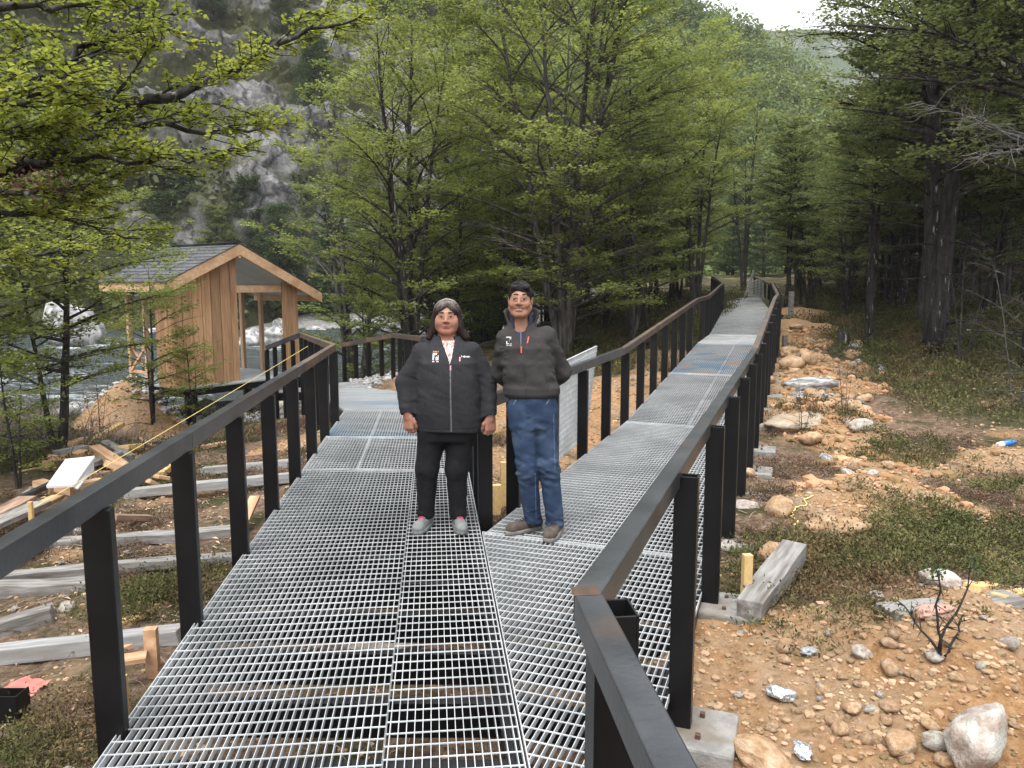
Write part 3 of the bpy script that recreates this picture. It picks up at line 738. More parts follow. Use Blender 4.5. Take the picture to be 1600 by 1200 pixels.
# ------------------------------------------------------------------ the near tree whose boughs come in from the left
rg = np.random.default_rng(21)
near = empty('beech_tree', (-4.3, 3.9, zg(-4.3, 3.9) - .1), 'near beech whose leafy boughs reach in at the upper left', 'tree')
wd = MB()
tr = np.array([[-4.3, 3.9, -.8], [-4.3, 3.95, .6], [-4.22, 4.0, 1.7], [-4.15, 4.05, 2.8], [-4.2, 4.1, 4.2]])
wd.tubes(tr, [.20, .16, .14, .12, .08], 10)
wd.build('trunk', M_BARK, near, smooth=True)
def leaf6(mb, c, d, nrm, size, tint):
    """broad scalloped leaf, six corners folded on the midrib"""
    d = unit(d); s = unit(np.cross(d, nrm)); n = np.cross(s, d); L = size[:, None]
    pts = [c - d * L * .5, c - d * L * .18 + s * L * .36 + n * L * .1, c + d * L * .2 + s * L * .33 + n * L * .08, c + d * L * .5 - n * L * .06, c + d * L * .2 - s * L * .33 + n * L * .08, c - d * L * .18 - s * L * .36 + n * L * .1]
    N = len(c); v = np.stack(pts, 1).reshape(-1, 3); k = np.arange(N)[:, None] * 6
    mb.add(v, np.vstack([k + np.array([[0, 1, 2, 3]]), k + np.array([[0, 3, 4, 5]])]), 0, np.repeat(tint, 6))
def bough(pts, r0, nsec, dens, spreadl=.55):
    mbw, mbl = MB(), MB()
    P = np.array(pts, float); k = np.linspace(0, len(P) - 1, 22); i0 = np.minimum(k.astype(int), len(P) - 2); w = (k - i0)[:, None]
    w2 = w * w * (3 - 2 * w) * .5 + w * .5
    Q = P[i0] * (1 - w2) + P[i0 + 1] * w2 + rg.normal(0, .012, (22, 3))
    mbw.tubes(Q, r0 * (1 - np.linspace(0, .86, 22)), 7)
    Ltot = np.linalg.norm(np.diff(Q, axis=0), axis=1).sum()
    fs = np.linspace(.12, 1, nsec); kk = fs * 20.99; ki = kk.astype(int)
    for j in range(nsec):
        b = Q[ki[j]]; dd = unit(Q[ki[j] + 1 if ki[j] < 21 else 21] - Q[max(ki[j] - 1, 0)])
        th = (1 if j % 2 else -1) * rg.uniform(.45, 1.0); ca, sa = math.cos(th), math.sin(th)
        d = unit([dd[0] * ca - dd[1] * sa, dd[0] * sa + dd[1] * ca, dd[2] * .6 + rg.normal(.08, .16)])
        L = spreadl * (1.15 - .7 * fs[j]) * rg.uniform(.6, 1.2)
        S = b + d * np.linspace(0, L, 7)[:, None] + np.cumsum(rg.normal(0, .012, (7, 3)), 0) * np.linspace(0, 1, 7)[:, None]
        mbw.tubes(S, max(.004, r0 * .3 * (1 - fs[j] * .6)) * (1 - np.linspace(0, .8, 7)), 5, cap=False)
        nt = int(5 + L * 16)
        for g in rg.uniform(.15, 1, nt):
            gi = min(int(g * 6), 5); tb = S[gi] + (S[gi + 1] - S[gi]) * (g * 6 - gi)
            t2 = rg.choice([-1, 1]) * rg.uniform(.35, 1.1); ca, sa = math.cos(t2), math.sin(t2)
            td = unit([d[0] * ca - d[1] * sa, d[0] * sa + d[1] * ca, d[2] * .5 + rg.normal(.05, .28)])
            tl = rg.uniform(.06, .19)
            TP = tb + td * np.array([0, .5, 1])[:, None] * tl; TP[1] += rg.normal(0, .006, 3)
            mbw.tubes(TP, [.0035, .0027, .0018], 4, cap=False)
            nl = max(4, int(1.55 * dens * tl / .12))
            u = rg.uniform(.1, 1.08, nl)[:, None]; lat = unit(np.cross(td, [0, 0, 1.])) * np.where(rg.random(nl) < .5, 1, -1)[:, None]
            leaf6(mbl, tb + td * tl * u + lat * .013 + rg.normal(0, .008, (nl, 3)), td * .5 + lat + rg.normal(0, .3, (nl, 3)), unit(np.array([0, 0, 1.]) + rg.normal(0, .5, (nl, 3))),
                  rg.uniform(.018, .035, nl), np.clip(rg.normal(.5, .2, nl), 0, 1))
    b = mbw.build('branch', M_BARK, near, smooth=True)
    mbl.build('foliage', M_LEAF_NEAR, b, tint=True)
Yb = 4.2
bough([AT(-110, 300, 4.1), AT(60, 255, 4.2), AT(170, 165, 4.3), AT(270, 150, 4.4), AT(370, 105, 4.6), AT(470, 45, 4.7), AT(565, 30, 4.8)], .045, 22, 8, .62)
bough([AT(-110, 310, 4.1), AT(30, 262, 4.1), AT(130, 215, 4.2), AT(230, 190, 4.3), AT(330, 205, 4.5), AT(432, 195, 4.6)], .036, 17, 8, .5)
bough([AT(-110, 300, 4.1), AT(40, 258, 4.0), AT(150, 250, 4.0), AT(250, 255, 4.0), AT(375, 235, 4.0)], .026, 15, 8, .48)
bough([AT(-110, 200, 3.9), AT(60, 115, 4.1), AT(130, 75, 4.3), AT(190, 52, 4.5), AT(250, 40, 4.6)], .03, 14, 8, .5)
bough([AT(-110, 60, 3.7), AT(30, 5, 3.8), AT(120, 8, 4.0), AT(200, -10, 4.2)], .026, 11, 8, .5)
bough([AT(-110, 230, 3.6), AT(0, 155, 3.5), AT(60, 150, 3.4), AT(110, 130, 3.4)], .02, 11, 9, .42)
bough([AT(-110, 360, 4.0), AT(20, 330, 4.1), AT(110, 345, 4.4), AT(200, 375, 4.8)], .022, 13, 7, .55)
bough([AT(-110, 330, 3.8), AT(10, 300, 3.9), AT(80, 300, 4.0), AT(150, 285, 4.2)], .02, 12, 8, .5)
bough([AT(-110, 300, 3.4), AT(-30, 210, 3.4), AT(30, 200, 3.5), AT(100, 195, 3.7)], .02, 12, 9, .45)
bough([AT(-110, 420, 4.4), AT(20, 400, 4.6), AT(90, 395, 5.0), AT(170, 385, 5.4)], .02, 12, 7, .6)
# curled dead leaves caught on the low bough
m = MB(); c = AT(45, 285, 3.9) + rg.normal(0, 1, (170, 3)) * [.14, .1, .035]
leaf6(m, c, rg.normal(size=(170, 3)), rg.normal(size=(170, 3)), rg.uniform(.018, .032, 170), np.clip(rg.normal(.5, .25, 170), 0, 1))
M_DEADLEAF = mat('dead_leaf', (.13, .075, .045), (.24, .15, .10), scale=20, tint=.4, rough=.9)
m.build('dead_foliage', M_DEADLEAF, near, tint=True)
# dead grey bough in the tree at the right edge
dead = empty('dead_branch', tuple(AT(1660, 215, 10.2)), 'bare grey lichen covered bough hanging among the leaves at the upper right', 'dead branch')
mw = MB(); rg = np.random.default_rng(8)
for (p, q, r) in [(AT(1670, 235, 10.3), AT(1490, 190, 9.6), .024), (AT(1660, 230, 10.2), AT(1450, 172, 9.7), .016), (AT(1640, 225, 10.1), AT(1500, 245, 9.4), .02)]:
    t = np.linspace(0, 1, 14)[:, None]; P = p + (q - p) * t + np.cumsum(rg.normal(0, .025, (14, 3)), 0) * t
    mw.tubes(P, r * (1 - np.linspace(0, .85, 14)), 6)
    for k in range(40):
        b = P[rg.integers(2, 14)]; d = unit(unit(q - p) + rg.normal(0, .75, 3)); L = rg.uniform(.15, .6)
        S = b + d * np.linspace(0, L, 5)[:, None] + np.cumsum(rg.normal(0, .018, (5, 3)), 0)
        mw.tubes(S, .007 * (1 - np.linspace(0, .8, 5)), 4, cap=False)
mw.build('branch', mat('dead_wood', (.055, .048, .045), (.13, .12, .112), scale=14, rough=.95), dead, smooth=True)
# ------------------------------------------------------------------ steel walkways
M_STEEL = mat('black_steel', (.0045, .0045, .005), (.008, .008, .0088), scale=5, rough=.36, metal=.0, bump=.08, bscale=40, c3=(.016, .013, .011), s3=3, m3=(.58, .78), spec=.3)
M_RAIL = mat('rail_steel', (.034, .037, .041), (.068, .072, .077), scale=5, rough=.33, metal=.35, bump=.1, bscale=60, c3=(.11, .068, .045), s3=1.6, m3=(.57, .78))
M_RAIL_RUST = mat('rusty_rail_steel', (.065, .054, .047), (.165, .105, .068), scale=4, rough=.55, metal=.2, bump=.12, bscale=60, c3=(.05, .047, .045), s3=1.1, m3=(.45, .7))
M_GALV = mat('galvanised_steel', (.48, .495, .50), (.62, .635, .635), scale=14, rough=.42, metal=.12, c3=(.42, .435, .44), s3=2.2)
M_SKY_TINT = mat('sky_tinted_galvanised_steel', (.50, .53, .55), (.62, .64, .65), scale=3, rough=.42, metal=.3, c3=(.34, .47, .58), s3=.9, m3=(.56, .66), stretch=(.6, 1.5, 1))  # blue patches: sky reflection on the landing put into the base colour
M_STREAKED = mat('orange_blue_streaked_galvanised_steel', (.50, .42, .36), (.48, .50, .52), scale=1.6, rough=.42, metal=.15, c3=(.24, .38, .50), s3=2.0, m3=(.54, .60), stretch=(.8, 1.3, 1), lo=.42, hi=.52)  # orange and blue noise streaks mixed into the grey steel
M_WELD = mat('weld_plate', (.06, .035, .025), (.13, .07, .04), scale=20, rough=.6, metal=.3)
M_CONC = mat('concrete', (.18, .175, .162), (.28, .27, .25), scale=18, rough=.95, bump=.5, bscale=60, c3=(.16, .135, .105), s3=4)

def clip_line(poly, p, d):
    """parameter range of the line p + t d inside the convex polygon (counter-clockwise)"""
    t0, t1 = -1e9, 1e9; n = len(poly)
    for i in range(n):
        a, b = poly[i], poly[(i + 1) % n]; e = b - a; nr = np.array([-e[1], e[0]])
        den = d @ nr; num = (p - a) @ nr
        if abs(den) < 1e-9:
            if num < 0: return None
        elif den > 0: t0 = max(t0, -num / den)
        else: t1 = min(t1, -num / den)
    return (t0, t1) if t1 - t0 > .02 else None

def grating(parent, poly, d, zf, pitch=.030, rods=.077, material=None, name='grating_panel', gap=.004, depth=.028):
    """one panel of welded bar grating over a convex polygon: flat bars along d, rods across, a band round the edge"""
    poly = np.asarray(poly, float)
    if np.cross(poly[1] - poly[0], poly[2] - poly[1]) < 0: poly = poly[::-1]
    c = poly.mean(0); poly = c + (poly - c) * (1 - gap / np.linalg.norm(poly - c, axis=1).min())
    d = unit(d); nrm = np.array([d[1], -d[0]]); mb = MB()
    offs = (poly - c) @ nrm
    z3 = lambda q, dz=0.: np.array([q[0], q[1], zf(q[0], q[1]) + dz])
    for o in np.arange(offs.min() + pitch * .5, offs.max(), pitch):
        p = c + nrm * o; r = clip_line(poly, p, d)
        if r: mb.beam(z3(p + d * r[0]), z3(p + d * r[1]), .0025, depth, drop=depth / 2)
    al = (poly - c) @ d
    for o in np.arange(al.min() + rods * .5, al.max(), rods):
        p = c + d * o; r = clip_line(poly, p, nrm)
        if r: mb.beam(z3(p + nrm * r[0], .0012), z3(p + nrm * r[1], .0012), .0038, .0048, drop=.0025)
    for i in range(len(poly)):
        a, b = poly[i], poly[(i + 1) % len(poly)]
        mb.beam(z3(a, .0006), z3(b, .0006), .0035, depth, drop=depth / 2)
    return mb.build(name, material or M_GALV, parent)

def joists(parent, o_left, o_right, d, n0, n1, step, zf):
    """box joists across the deck between two edge lines, from s=n0 to n1 along d"""
    for s in np.arange(n0, n1, step):
        a, b = o_left + d * s, o_right + d * s
        za, zb = zf(*a) - .034, zf(*b) - .034
        m = MB(); m.beam([*a, za], [*b, zb], .05, .15, drop=.075); m.build('joist', M_STEEL, parent, bevel=.005)

def beam_run(parent, pts, w, h, name, material, drop, bevel=.004):
    for a, b in zip(pts[:-1], pts[1:]):
        m = MB(); m.beam(a, b, w, h, drop=drop); m.build(name, material, parent, bevel=bevel)

def posts(parent, P0, P1, n, side, across, along=.05, wid=.10, under=.08, off=0., first=0, ends=None, plate=False, topcap=True):
    """n posts between rail points P0 and P1 (rail top heights); side = unit vector pointing outwards"""
    P0 = np.asarray(P0, float); P1 = np.asarray(P1, float)
    d = unit(P1[:2] - P0[:2]); ax = np.array([[d[1], -d[0], 0], [d[0], d[1], 0], [0, 0, 1.]])
    for t in (np.linspace(0, 1, n) if ends is None else np.array(ends)):
        p = P0 + (P1 - P0) * t; q = p[:2] + np.asarray(side) * off
        z1 = p[2] - under; z0 = float(h_base(np.array([q[0]]), np.array([q[1]]))[0]) - .02
        m = MB()
        if topcap: m.box([q[0], q[1], (z0 + z1) / 2], (wid, along, z1 - z0), ax)
        else:     # open square tube
            th = .006
            for sx in (-1, 1): m.box([*(q + ax[0, :2] * sx * (wid - th) / 2), (z0 + z1) / 2], (th, along, z1 - z0), ax)
            for sy in (-1, 1): m.box([*(q + ax[1, :2] * sy * (along - th) / 2), (z0 + z1) / 2 - .0005], (wid - 2 * th, th, z1 - z0 - .001), ax)
        po = m.build('post', M_STEEL, parent, bevel=.006 if topcap else .0015)
        if plate:
            m = MB(); m.box([q[0], q[1], z0 + .035], (.20, .20, .012), ax)
            for sx in (-1, 1):
                for sy in (-1, 1): m.box([*(q + ax[0, :2] * sx * .08 + ax[1, :2] * sy * .08), z0 + .05], (.02, .02, .03), ax)
            m.build('base_plate', M_WELD, po, bevel=.002)
    return

RAIL_H = .92
# ---- left walkway ------------------------------------------------
LW = empty('walkway', (-.9, 3.5, -.6), 'level steel grating walkway on the left under the woman with its long left railing', 'walkway')
flat0 = lambda x, y: 0.0
SY = lambda y: (y - 2.41) / D_L[1]                       # distance along the walkway for a given Y
eL = lambda y: L_LEFT + D_L * SY(y); eR = lambda y: L_RIGHT + D_L * SY(y)
def lerp(a, b, t): return a + (b - a) * t
for (y0, y1, f0, f1, mt) in [(-2.6, .55, 0, .667, None), (-2.6, .55, .667, 1, None), (.55, 6.67, 0, .667, None), (.55, 6.67, .667, 1, None),
                             (6.67, 8.15, 0, .33, None), (6.67, 8.15, .33, 1, None), (8.15, 9.93, 0, .33, M_SKY_TINT), (8.15, 9.93, .33, 1, M_SKY_TINT)]:
    a0, a1 = lerp(eL(y0), eR(y0), f0), lerp(eL(y0), eR(y0), f1); b0, b1 = lerp(eL(y1), eR(y1), f0), lerp(eL(y1), eR(y1), f1)
    grating(LW, [a0, a1, b1, b0], D_L, flat0, material=mt)
joists(LW, L_LEFT, L_RIGHT, D_L, -4.9, 7.5, .415, flat0)
for e in (eL, eR):
    a, b = e(-2.6), e(9.93)
    sh = N_L * (.03 if e is eL else -.03)
    m = MB(); m.beam([*(a + sh), -.031], [*(b + sh), -.031], .06, .14, drop=.075); m.build('edge_beam', M_STEEL, LW, bevel=.005)
# sloping landing towards the hut
def z_land(x, y): return -.062 * max(0.0, (np.array([x, y]) - eL(9.93)) @ D_L)
Bc, Ec, Fc, Dc = np.array([-3.62, 13.45]), np.array([-2.28, 14.5]), np.array([-1.40, 11.6]), np.array([-3.42, 15.4])
grating(LW, [eL(9.945), eR(9.945), Fc, Ec, Bc], D_L, z_land, pitch=.032, material=M_SKY_TINT)
def z_hut(x, y): return z_land(*Bc) - .10 * max(0., (np.array([x, y]) - Bc) @ np.array([-.82, .57]))
hd = np.array([-.82, .57])
grating(LW, [Bc, Ec, Ec + hd * 1.25, Bc + hd * 1.0], hd, z_hut, pitch=.034)
for a, b, zf in [(eL(9.95), Bc, z_land), (eR(9.95), Fc, z_land), (Fc, Ec, z_land), (Ec, Ec + hd * 1.25, z_hut), (Bc, Bc + hd, z_hut)]:
    m = MB(); m.beam([*a, zf(*a) - .031], [*b, zf(*b) - .031], .06, .14, drop=.075); m.build('edge_beam', M_STEEL, LW, bevel=.005)
# left railing
oL = -N_L * .02
rp = lambda q, z: np.array([q[0], q[1], z])
l0, l1 = eL(-2.2) + oL, eL(9.13) + oL
beam_run(LW, [rp(l0, RAIL_H), rp(l0 + (l1 - l0) * ((3.62 + 2.2) / 11.33), RAIL_H)], .06, .08, 'handrail', M_RAIL, .04)
beam_run(LW, [rp(l0 + (l1 - l0) * ((3.623 + 2.2) / 11.33), RAIL_H), rp(l0 + (l1 - l0) * ((6.6 + 2.2) / 11.33), RAIL_H)], .06, .08, 'handrail', M_RAIL, .04)
beam_run(LW, [rp(l0 + (l1 - l0) * ((6.603 + 2.2) / 11.33), RAIL_H), rp(l1, RAIL_H)], .06, .08, 'handrail', M_RAIL_RUST, .04)
def yl(y): q = eL(y) + oL; return rp(q, RAIL_H)
yy = [-1.2, -.25, .72, 1.68, 2.63, 3.56, 4.52, 5.45, 6.40, 7.32, 8.22, 9.10]
posts(LW, yl(yy[0]), yl(yy[-1]), 0, -N_L, None, ends=[(y - yy[0]) / (yy[-1] - yy[0]) for y in yy], under=.0805)
B3, C3 = rp(Bc + [-.06, -.02], .79), rp(Bc + hd * .95 + [-.06, -.08], .52)
c0 = rp(l1 + D_L * .035, RAIL_H)
beam_run(LW, [c0, B3], .06, .08, 'handrail', M_RAIL_RUST, .04); beam_run(LW, [B3 + [-.03, .02, 0], C3], .06, .08, 'handrail', M_RAIL, .04)
posts(LW, c0, B3, 0, -N_L, None, ends=[.22, .42, .62, .80, .985], under=.081, wid=.09)
posts(LW, B3, C3, 0, -N_L, None, ends=[.24, .5, .75, .98], under=.081, wid=.07)
D3, E3, F3 = rp(Dc + [.02, 0], .46), rp(Ec + [.04, .03], .71), rp(Fc + [.05, 0], .85)
beam_run(LW, [D3, E3, F3], .06, .08, 'handrail', M_RAIL_RUST, .04)
posts(LW, D3, E3, 0, -N_L, None, ends=[.03, .27, .52, .77, .985], under=.081, wid=.08)
posts(LW, E3, F3, 0, -N_L, None, ends=[.25, .5, .75, .99], under=.081, wid=.08)
# right railing of the left walkway, from the fork back to the landing
oR = N_L * .05
v3 = rp(eR(5.16) + oR, RAIL_H)
beam_run(LW, [v3, rp(eR(9.9) + oR, RAIL_H), F3], .06, .08, 'handrail', M_RAIL, .04)
posts(LW, v3, rp(eR(9.9) + oR, RAIL_H), 0, N_L, None, ends=[.0, .135, .32, .5, .68, .84, 1.0], under=.081)

# ---- right walkway ------------------------------------------------
RW = empty('walkway', (.9, 6, -.45), 'steel grating walkway on the right that ramps up beside the man to the wood', 'walkway')
A_2 = math.radians(17.4); D_2 = np.array([math.sin(A_2), math.cos(A_2)])      # the upper ramp bears a little left
S0 = 6.45
S_B = S0 + 9.1
eRL = lambda s: R_LEFT + D_R * min(s, S_B) + D_2 * max(0., s - S_B); eRR = lambda s: R_RIGHT + D_R * min(s, S_B) + D_2 * max(0., s - S_B)
#                                          # start of the ramp (distance along from the near edge point)
prof_s = np.array([-3, S0, S0 + 6.85, S0 + 9.1, S0 + 16.6, S0 + 22.5, S0 + 40]); prof_z = np.array([0, 0, .456, .50, .80, 1.06, 1.2])
def z_ramp(x, y):
    return float(np.interp((np.array([x, y]) - R_RIGHT) @ D_R, prof_s, prof_z))
sv = (V_PT - R_LEFT) @ D_R
tip = np.array([.135, 1.553]); tipL = lerp(L_RIGHT, eR(4.93), 0)
# near part, cut along the left walkway's edge
gR = N_L * .012
q1 = eR(2.02) + gR; st = (q1 - R_RIGHT) @ D_R
grating(RW, [tip + gR, q1, eRR(st), eRR(-.98)], D_R, flat0)
kv = (V_PT - R_RIGHT) @ D_R
grating(RW, [q1, V_PT + gR + [.0, .0], eRR(kv), eRR(st)], D_R, flat0)
def quad(s0, s1, zf, mt=None, L=0., R=1.):
    a, b, c_, d_ = lerp(eRL(s0), eRR(s0), L), lerp(eRL(s0), eRR(s0), R), lerp(eRL(s1), eRR(s1), R), lerp(eRL(s1), eRR(s1), L)
    return grating(RW, [a, b, c_, d_], D_R, zf, material=mt)
quad(kv + .005, S0 - .01, flat0)
M_GALV_LT = mat('pale_galvanised_steel', (.66, .68, .68), (.78, .79, .79), scale=6, rough=.45, metal=.1, c3=(.56, .58, .58), s3=2)
for s0, s1, mt in [(S0, S0 + 3.4, None), (S0 + 3.4, S0 + 6.84, M_STREAKED), (S0 + 6.86, S0 + 9.08, M_GALV_LT), (S0 + 9.1, S0 + 16.5, None)]:
    quad(s0, s1, z_ramp, mt, 0, .5); quad(s0, s1, z_ramp, mt, .5, 1)
joists(RW, R_LEFT, R_RIGHT, D_R, kv + .2, S0 + 16, .415, z_ramp)
for s in np.arange(-.6, kv + .1, .415):
    b = eRR(s); r = None
    den = N_R @ np.array([N_L[0], N_L[1]])
    t = ((L_RIGHT + gR - b) @ N_L) / den; t = max(t, -1.45)
    if t < -.08:
        m = MB(); m.beam([*(b + N_R * t), -.034], [*b, -.034], .05, .15, drop=.075); m.build('joist', M_STEEL, RW, bevel=.005)
for e, k0 in ((eRL, kv), (eRR, -.98)):
    ss = [k0] + [s for s in prof_s[1:5]]
    sh = N_R * (.03 if e is eRL else -.03)
    beam_run(RW, [[*(e(s) + sh), np.interp(s, prof_s, prof_z) - .031] for s in ss], .06, .14, 'edge_beam', M_STEEL, .075)
# top stretch turning left
A_T = math.radians(14.5); D_T = np.array([math.sin(A_T), math.cos(A_T)]); N_T = np.array([D_T[1], -D_T[0]])
tL, tR = eRL(S0 + 16.55), eRR(S0 + 16.55)
z_top = lambda x, y: .80 + .052 * max(0, (np.array([x, y]) - tL) @ D_T)
grating(RW, [tL, tR, tR + D_T * 6.3, tL + D_T * 6.3], D_T, z_top, pitch=.030, material=M_GALV_LT)
beam_run(RW, [[*tL, .77], [*(tL + D_T * 6.3), z_top(*(tL + D_T * 6.3)) - .03]], .06, .14, 'edge_beam', M_STEEL, .075)
# right railing: rail inside, open topped posts outside
near_turn = np.array([.19, 1.69])
rr = lambda s: rp(eRR(s) - N_R * .015, np.interp(s, prof_s, prof_z) + RAIL_H)
s_c = (near_turn - R_RIGHT) @ D_R
beam_run(RW, [rr(s_c), rr(1.9)], .066, .075, 'handrail', M_RAIL, .0375)
beam_run(RW, [rr(1.903), rr(S0 - .1)], .066, .075, 'handrail', M_RAIL, .0375)
beam_run(RW, [rr(S0 - .097), rr(S0 + 6.85), rr(S0 + 9.1), rr(S0 + 16.6)], .066, .075, 'handrail', M_RAIL_RUST, .0375)
nb = rr(s_c); na_ = nb + np.array([*(-D_L * 3.4), 0])
beam_run(RW, [nb + [*( -D_L * .02), .0015], na_ + [0, 0, .0015]], .066, .075, 'handrail', M_RAIL, .0375)
sp = [.44 + 1.1 * k for k in range(23)]
posts(RW, rr(0), rr(6.6), 0, N_R, None, ends=[s / 6.6 for s in sp if s < 6.6], under=.028, off=.055, wid=.09, along=.06, plate=True, topcap=False)
for (a, b) in [(S0 - .1, S0 + 6.85), (S0 + 6.85, S0 + 9.1), (S0 + 9.1, S0 + 16.6)]:
    posts(RW, rr(a), rr(b), 0, N_R, None, ends=[(s - a) / (b - a) for s in sp if a <= s < b], under=.03, off=.055, wid=.09, along=.06, plate=False)
posts(RW, nb + [*(N_R * .06), 0], na_ + [*(N_R * .06), 0], 0, N_L, None, ends=[.0, .33, .66, 1.0], under=.03, off=.0, wid=.10, along=.10, topcap=False)
tr0 = rr(S0 + 16.6); tr1 = AT(1213, 465, 27.5); tr2 = AT(1215, 448, 29.5); tr3 = AT(1179, 431, 34.0)
beam_run(RW, [tr0, tr1, tr2, tr3], .066, .075, 'handrail', M_RAIL_RUST, .0375)
posts(RW, tr0, tr1, 4, N_T, None, under=.05, wid=.09); posts(RW, tr1, tr2, 3, N_T, None, under=.05, wid=.09); posts(RW, tr2, tr3, 7, N_T, None, under=.05, wid=.09)
wd = MB(); wd.box(nb + [-.004, -.004, .0022], (.062, .05, .003), np.array([[*N_L, 0], [*D_L, 0], [0, 0, 1.]])); wd.build('weld', mat('heat_tint', (.07, .048, .036), (.13, .075, .048), scale=30, rough=.4, metal=.4), RW, bevel=.001)
# left railing from the fork
lr = lambda s: rp(eRL(s) - N_R * .04, np.interp(s, prof_s, prof_z) + RAIL_H - .03)
beam_run(RW, [lr(kv + .10), lr(S0 - .05)], .06, .08, 'handrail', M_RAIL, .04)
beam_run(RW, [lr(S0 - .047), lr(S0 + 6.85), lr(S0 + 9.1), lr(S0 + 16.6)], .06, .08, 'handrail', M_RAIL_RUST, .04)
spl = [kv + .62 + .97 * k for k in range(24)]
for (a, b) in [(kv + .1, S0 - .05), (S0 - .05, S0 + 6.85), (S0 + 6.85, S0 + 9.1), (S0 + 9.1, S0 + 16.6)]:
    posts(RW, lr(a), lr(b), 0, -N_R, None, ends=[(s - a) / (b - a) for s in spl if a + .05 <= s < b], under=.081)
u0 = lr(S0 + 16.6); u1 = AT(1113, 431, 28.5)
beam_run(RW, [u0, u1], .06, .08, 'handrail', M_RAIL_RUST, .04); posts(RW, u0, u1, 5, -N_T, None, under=.081)

# ---- loose grating sheets ------------------------------------------
def sheet(c, right, up, w, h, label, depth=.028, pitch=.034, rods=.1):
    right = unit(right); up = unit(np.asarray(up, float) - right * (right @ np.asarray(up, float)))
    o = empty('grating_sheet', tuple(np.asarray(c) - up * h / 2), label, 'grating sheet', 'loose grating sheets')
    mb = MB(); n = np.cross(right, up)
    for t in np.arange(-w / 2 + pitch / 2, w / 2, pitch): mb.beam(c + right * t - up * h / 2, c + right * t + up * h / 2, .004, depth, up=n)
    for t in np.arange(-h / 2 + rods / 2, h / 2, rods): mb.beam(c + up * t - right * w / 2 + n * .012, c + up * t + right * w / 2 + n * .012, .0065, .0065, up=n)
    for s in (-1, 1): mb.beam(c + right * s * w / 2 - up * h / 2, c + right * s * w / 2 + up * h / 2, .005, depth + .001, up=n); mb.beam(c + up * s * h / 2 - right * w / 2, c + up * s * h / 2 + right * w / 2, .005, depth + .001, up=n)
    mb.build('bar_mesh', M_GALV, o)
    return o
g0 = lr(4.15); g1 = lr(5.35)
sheet((g0 + g1) / 2 + np.array([*(-N_R * .12), -.42]), g1 - g0 + np.array([0, 0, .05]), np.array([*(N_R * .12), 1.0]), 1.25, .98, 'pale bar grating sheet leaning against the railing posts behind the man', rods=.06, pitch=.04, depth=.014)
sheet(np.array([*(tR + D_T * 4.2), z_top(*(tR + D_T * 4.2)) + .40]) + np.array([-.28, 0, 0.]), np.array([.8, -.5, .25]), np.array([.15, .3, 1]), .55, .8, 'small tilted grating sheet leaning inside the railing at the far end', pitch=.03)
sheet(np.array([*(tR + D_T * 6.2), z_top(*(tR + D_T * 6.2)) + .55]) + np.array([-.35, .2, 0.]), np.array([.35, .9, 0]), np.array([.3, .0, 1]), .9, 1.1, 'grating sheet standing upright at the very end of the railing', pitch=.03)

# ---- concrete footings under the right posts --------------------------
M_ = np.array([[N_R[0], N_R[1], 0], [D_R[0], D_R[1], 0], [0, 0, 1.]])
for k, s in enumerate([s for s in sp if s < 12]):
    q = eRR(s) + N_R * (.055 - .015 + .05); z = float(h_base(np.array([q[0]]), np.array([q[1]]))[0])
    m = MB(); m.box([q[0], q[1], z - .15 + .025], (.34, .32, .30), M_)
    o = m.build('concrete_footing', M_CONC, bevel=.012)
    tag(o, 'grey concrete footing under the %s post of the right railing counted from the camera' % ['first', 'second', 'third', 'fourth', 'fifth', 'sixth', 'seventh', 'eighth', 'ninth', 'tenth', 'eleventh', 'twelfth'][k], 'footing', 'concrete footings of the right railing')
# ------------------------------------------------------------------ wooden hut by the river
M_PLANK = mat('fresh_plank', (.38, .215, .108), (.50, .305, .165), scale=5, rough=.7, bump=.15, bscale=14, stretch=(7, 7, .55), c3=(.31, .165, .09), s3=2.2, m3=(.52, .7), rnd=.26, spec=.3)
M_FASCIA = mat('fascia_board', (.50, .31, .17), (.63, .42, .26), scale=5, rough=.65, stretch=(3, 3, 3), c3=(.42, .24, .13), s3=3, m3=(.5, .7), rnd=.05, spec=.3)
M_STUD = mat('stud_timber', (.46, .28, .165), (.58, .38, .24), scale=6, rough=.75, stretch=(5, 5, .6), rnd=.08, spec=.3)
M_CEIL = mat('ceiling_board', (.55, .54, .52), (.63, .62, .60), scale=3, rough=.8)
M_SHINGLE = mat('shingle', (.036, .038, .042), (.085, .088, .094), scale=30, rough=.85, tint=.35, bump=.2, bscale=120)
hut_o = np.array([-5.07, 14.5]); ub = np.array([-.823, .568]); ur = np.array([.568, .823])
HUT = empty('wooden_hut', (-5.9, 15.2, -.85), 'new wooden hut of upright planks on black stilts beside the river', 'hut')
HAX = np.array([[ub[0], ub[1], 0], [ur[0], ur[1], 0], [0, 0, 1.]])
def hp(b, r, z): return np.array([*(hut_o + ub * b + ur * r), z])
def hbox(name, b0, b1, r0, r1, z0, z1, m_, parent=None, bevel=.004):
    mb = MB(); mb.box(hp((b0 + b1) / 2, (r0 + r1) / 2, (z0 + z1) / 2), (abs(b1 - b0), abs(r1 - r0), z1 - z0), HAX)
    return mb.build(name, m_, parent or HUT, bevel=bevel)
SL = .47; RZ = 2.36; FL = -.20
roof_z = lambda r: RZ - SL * abs(r)
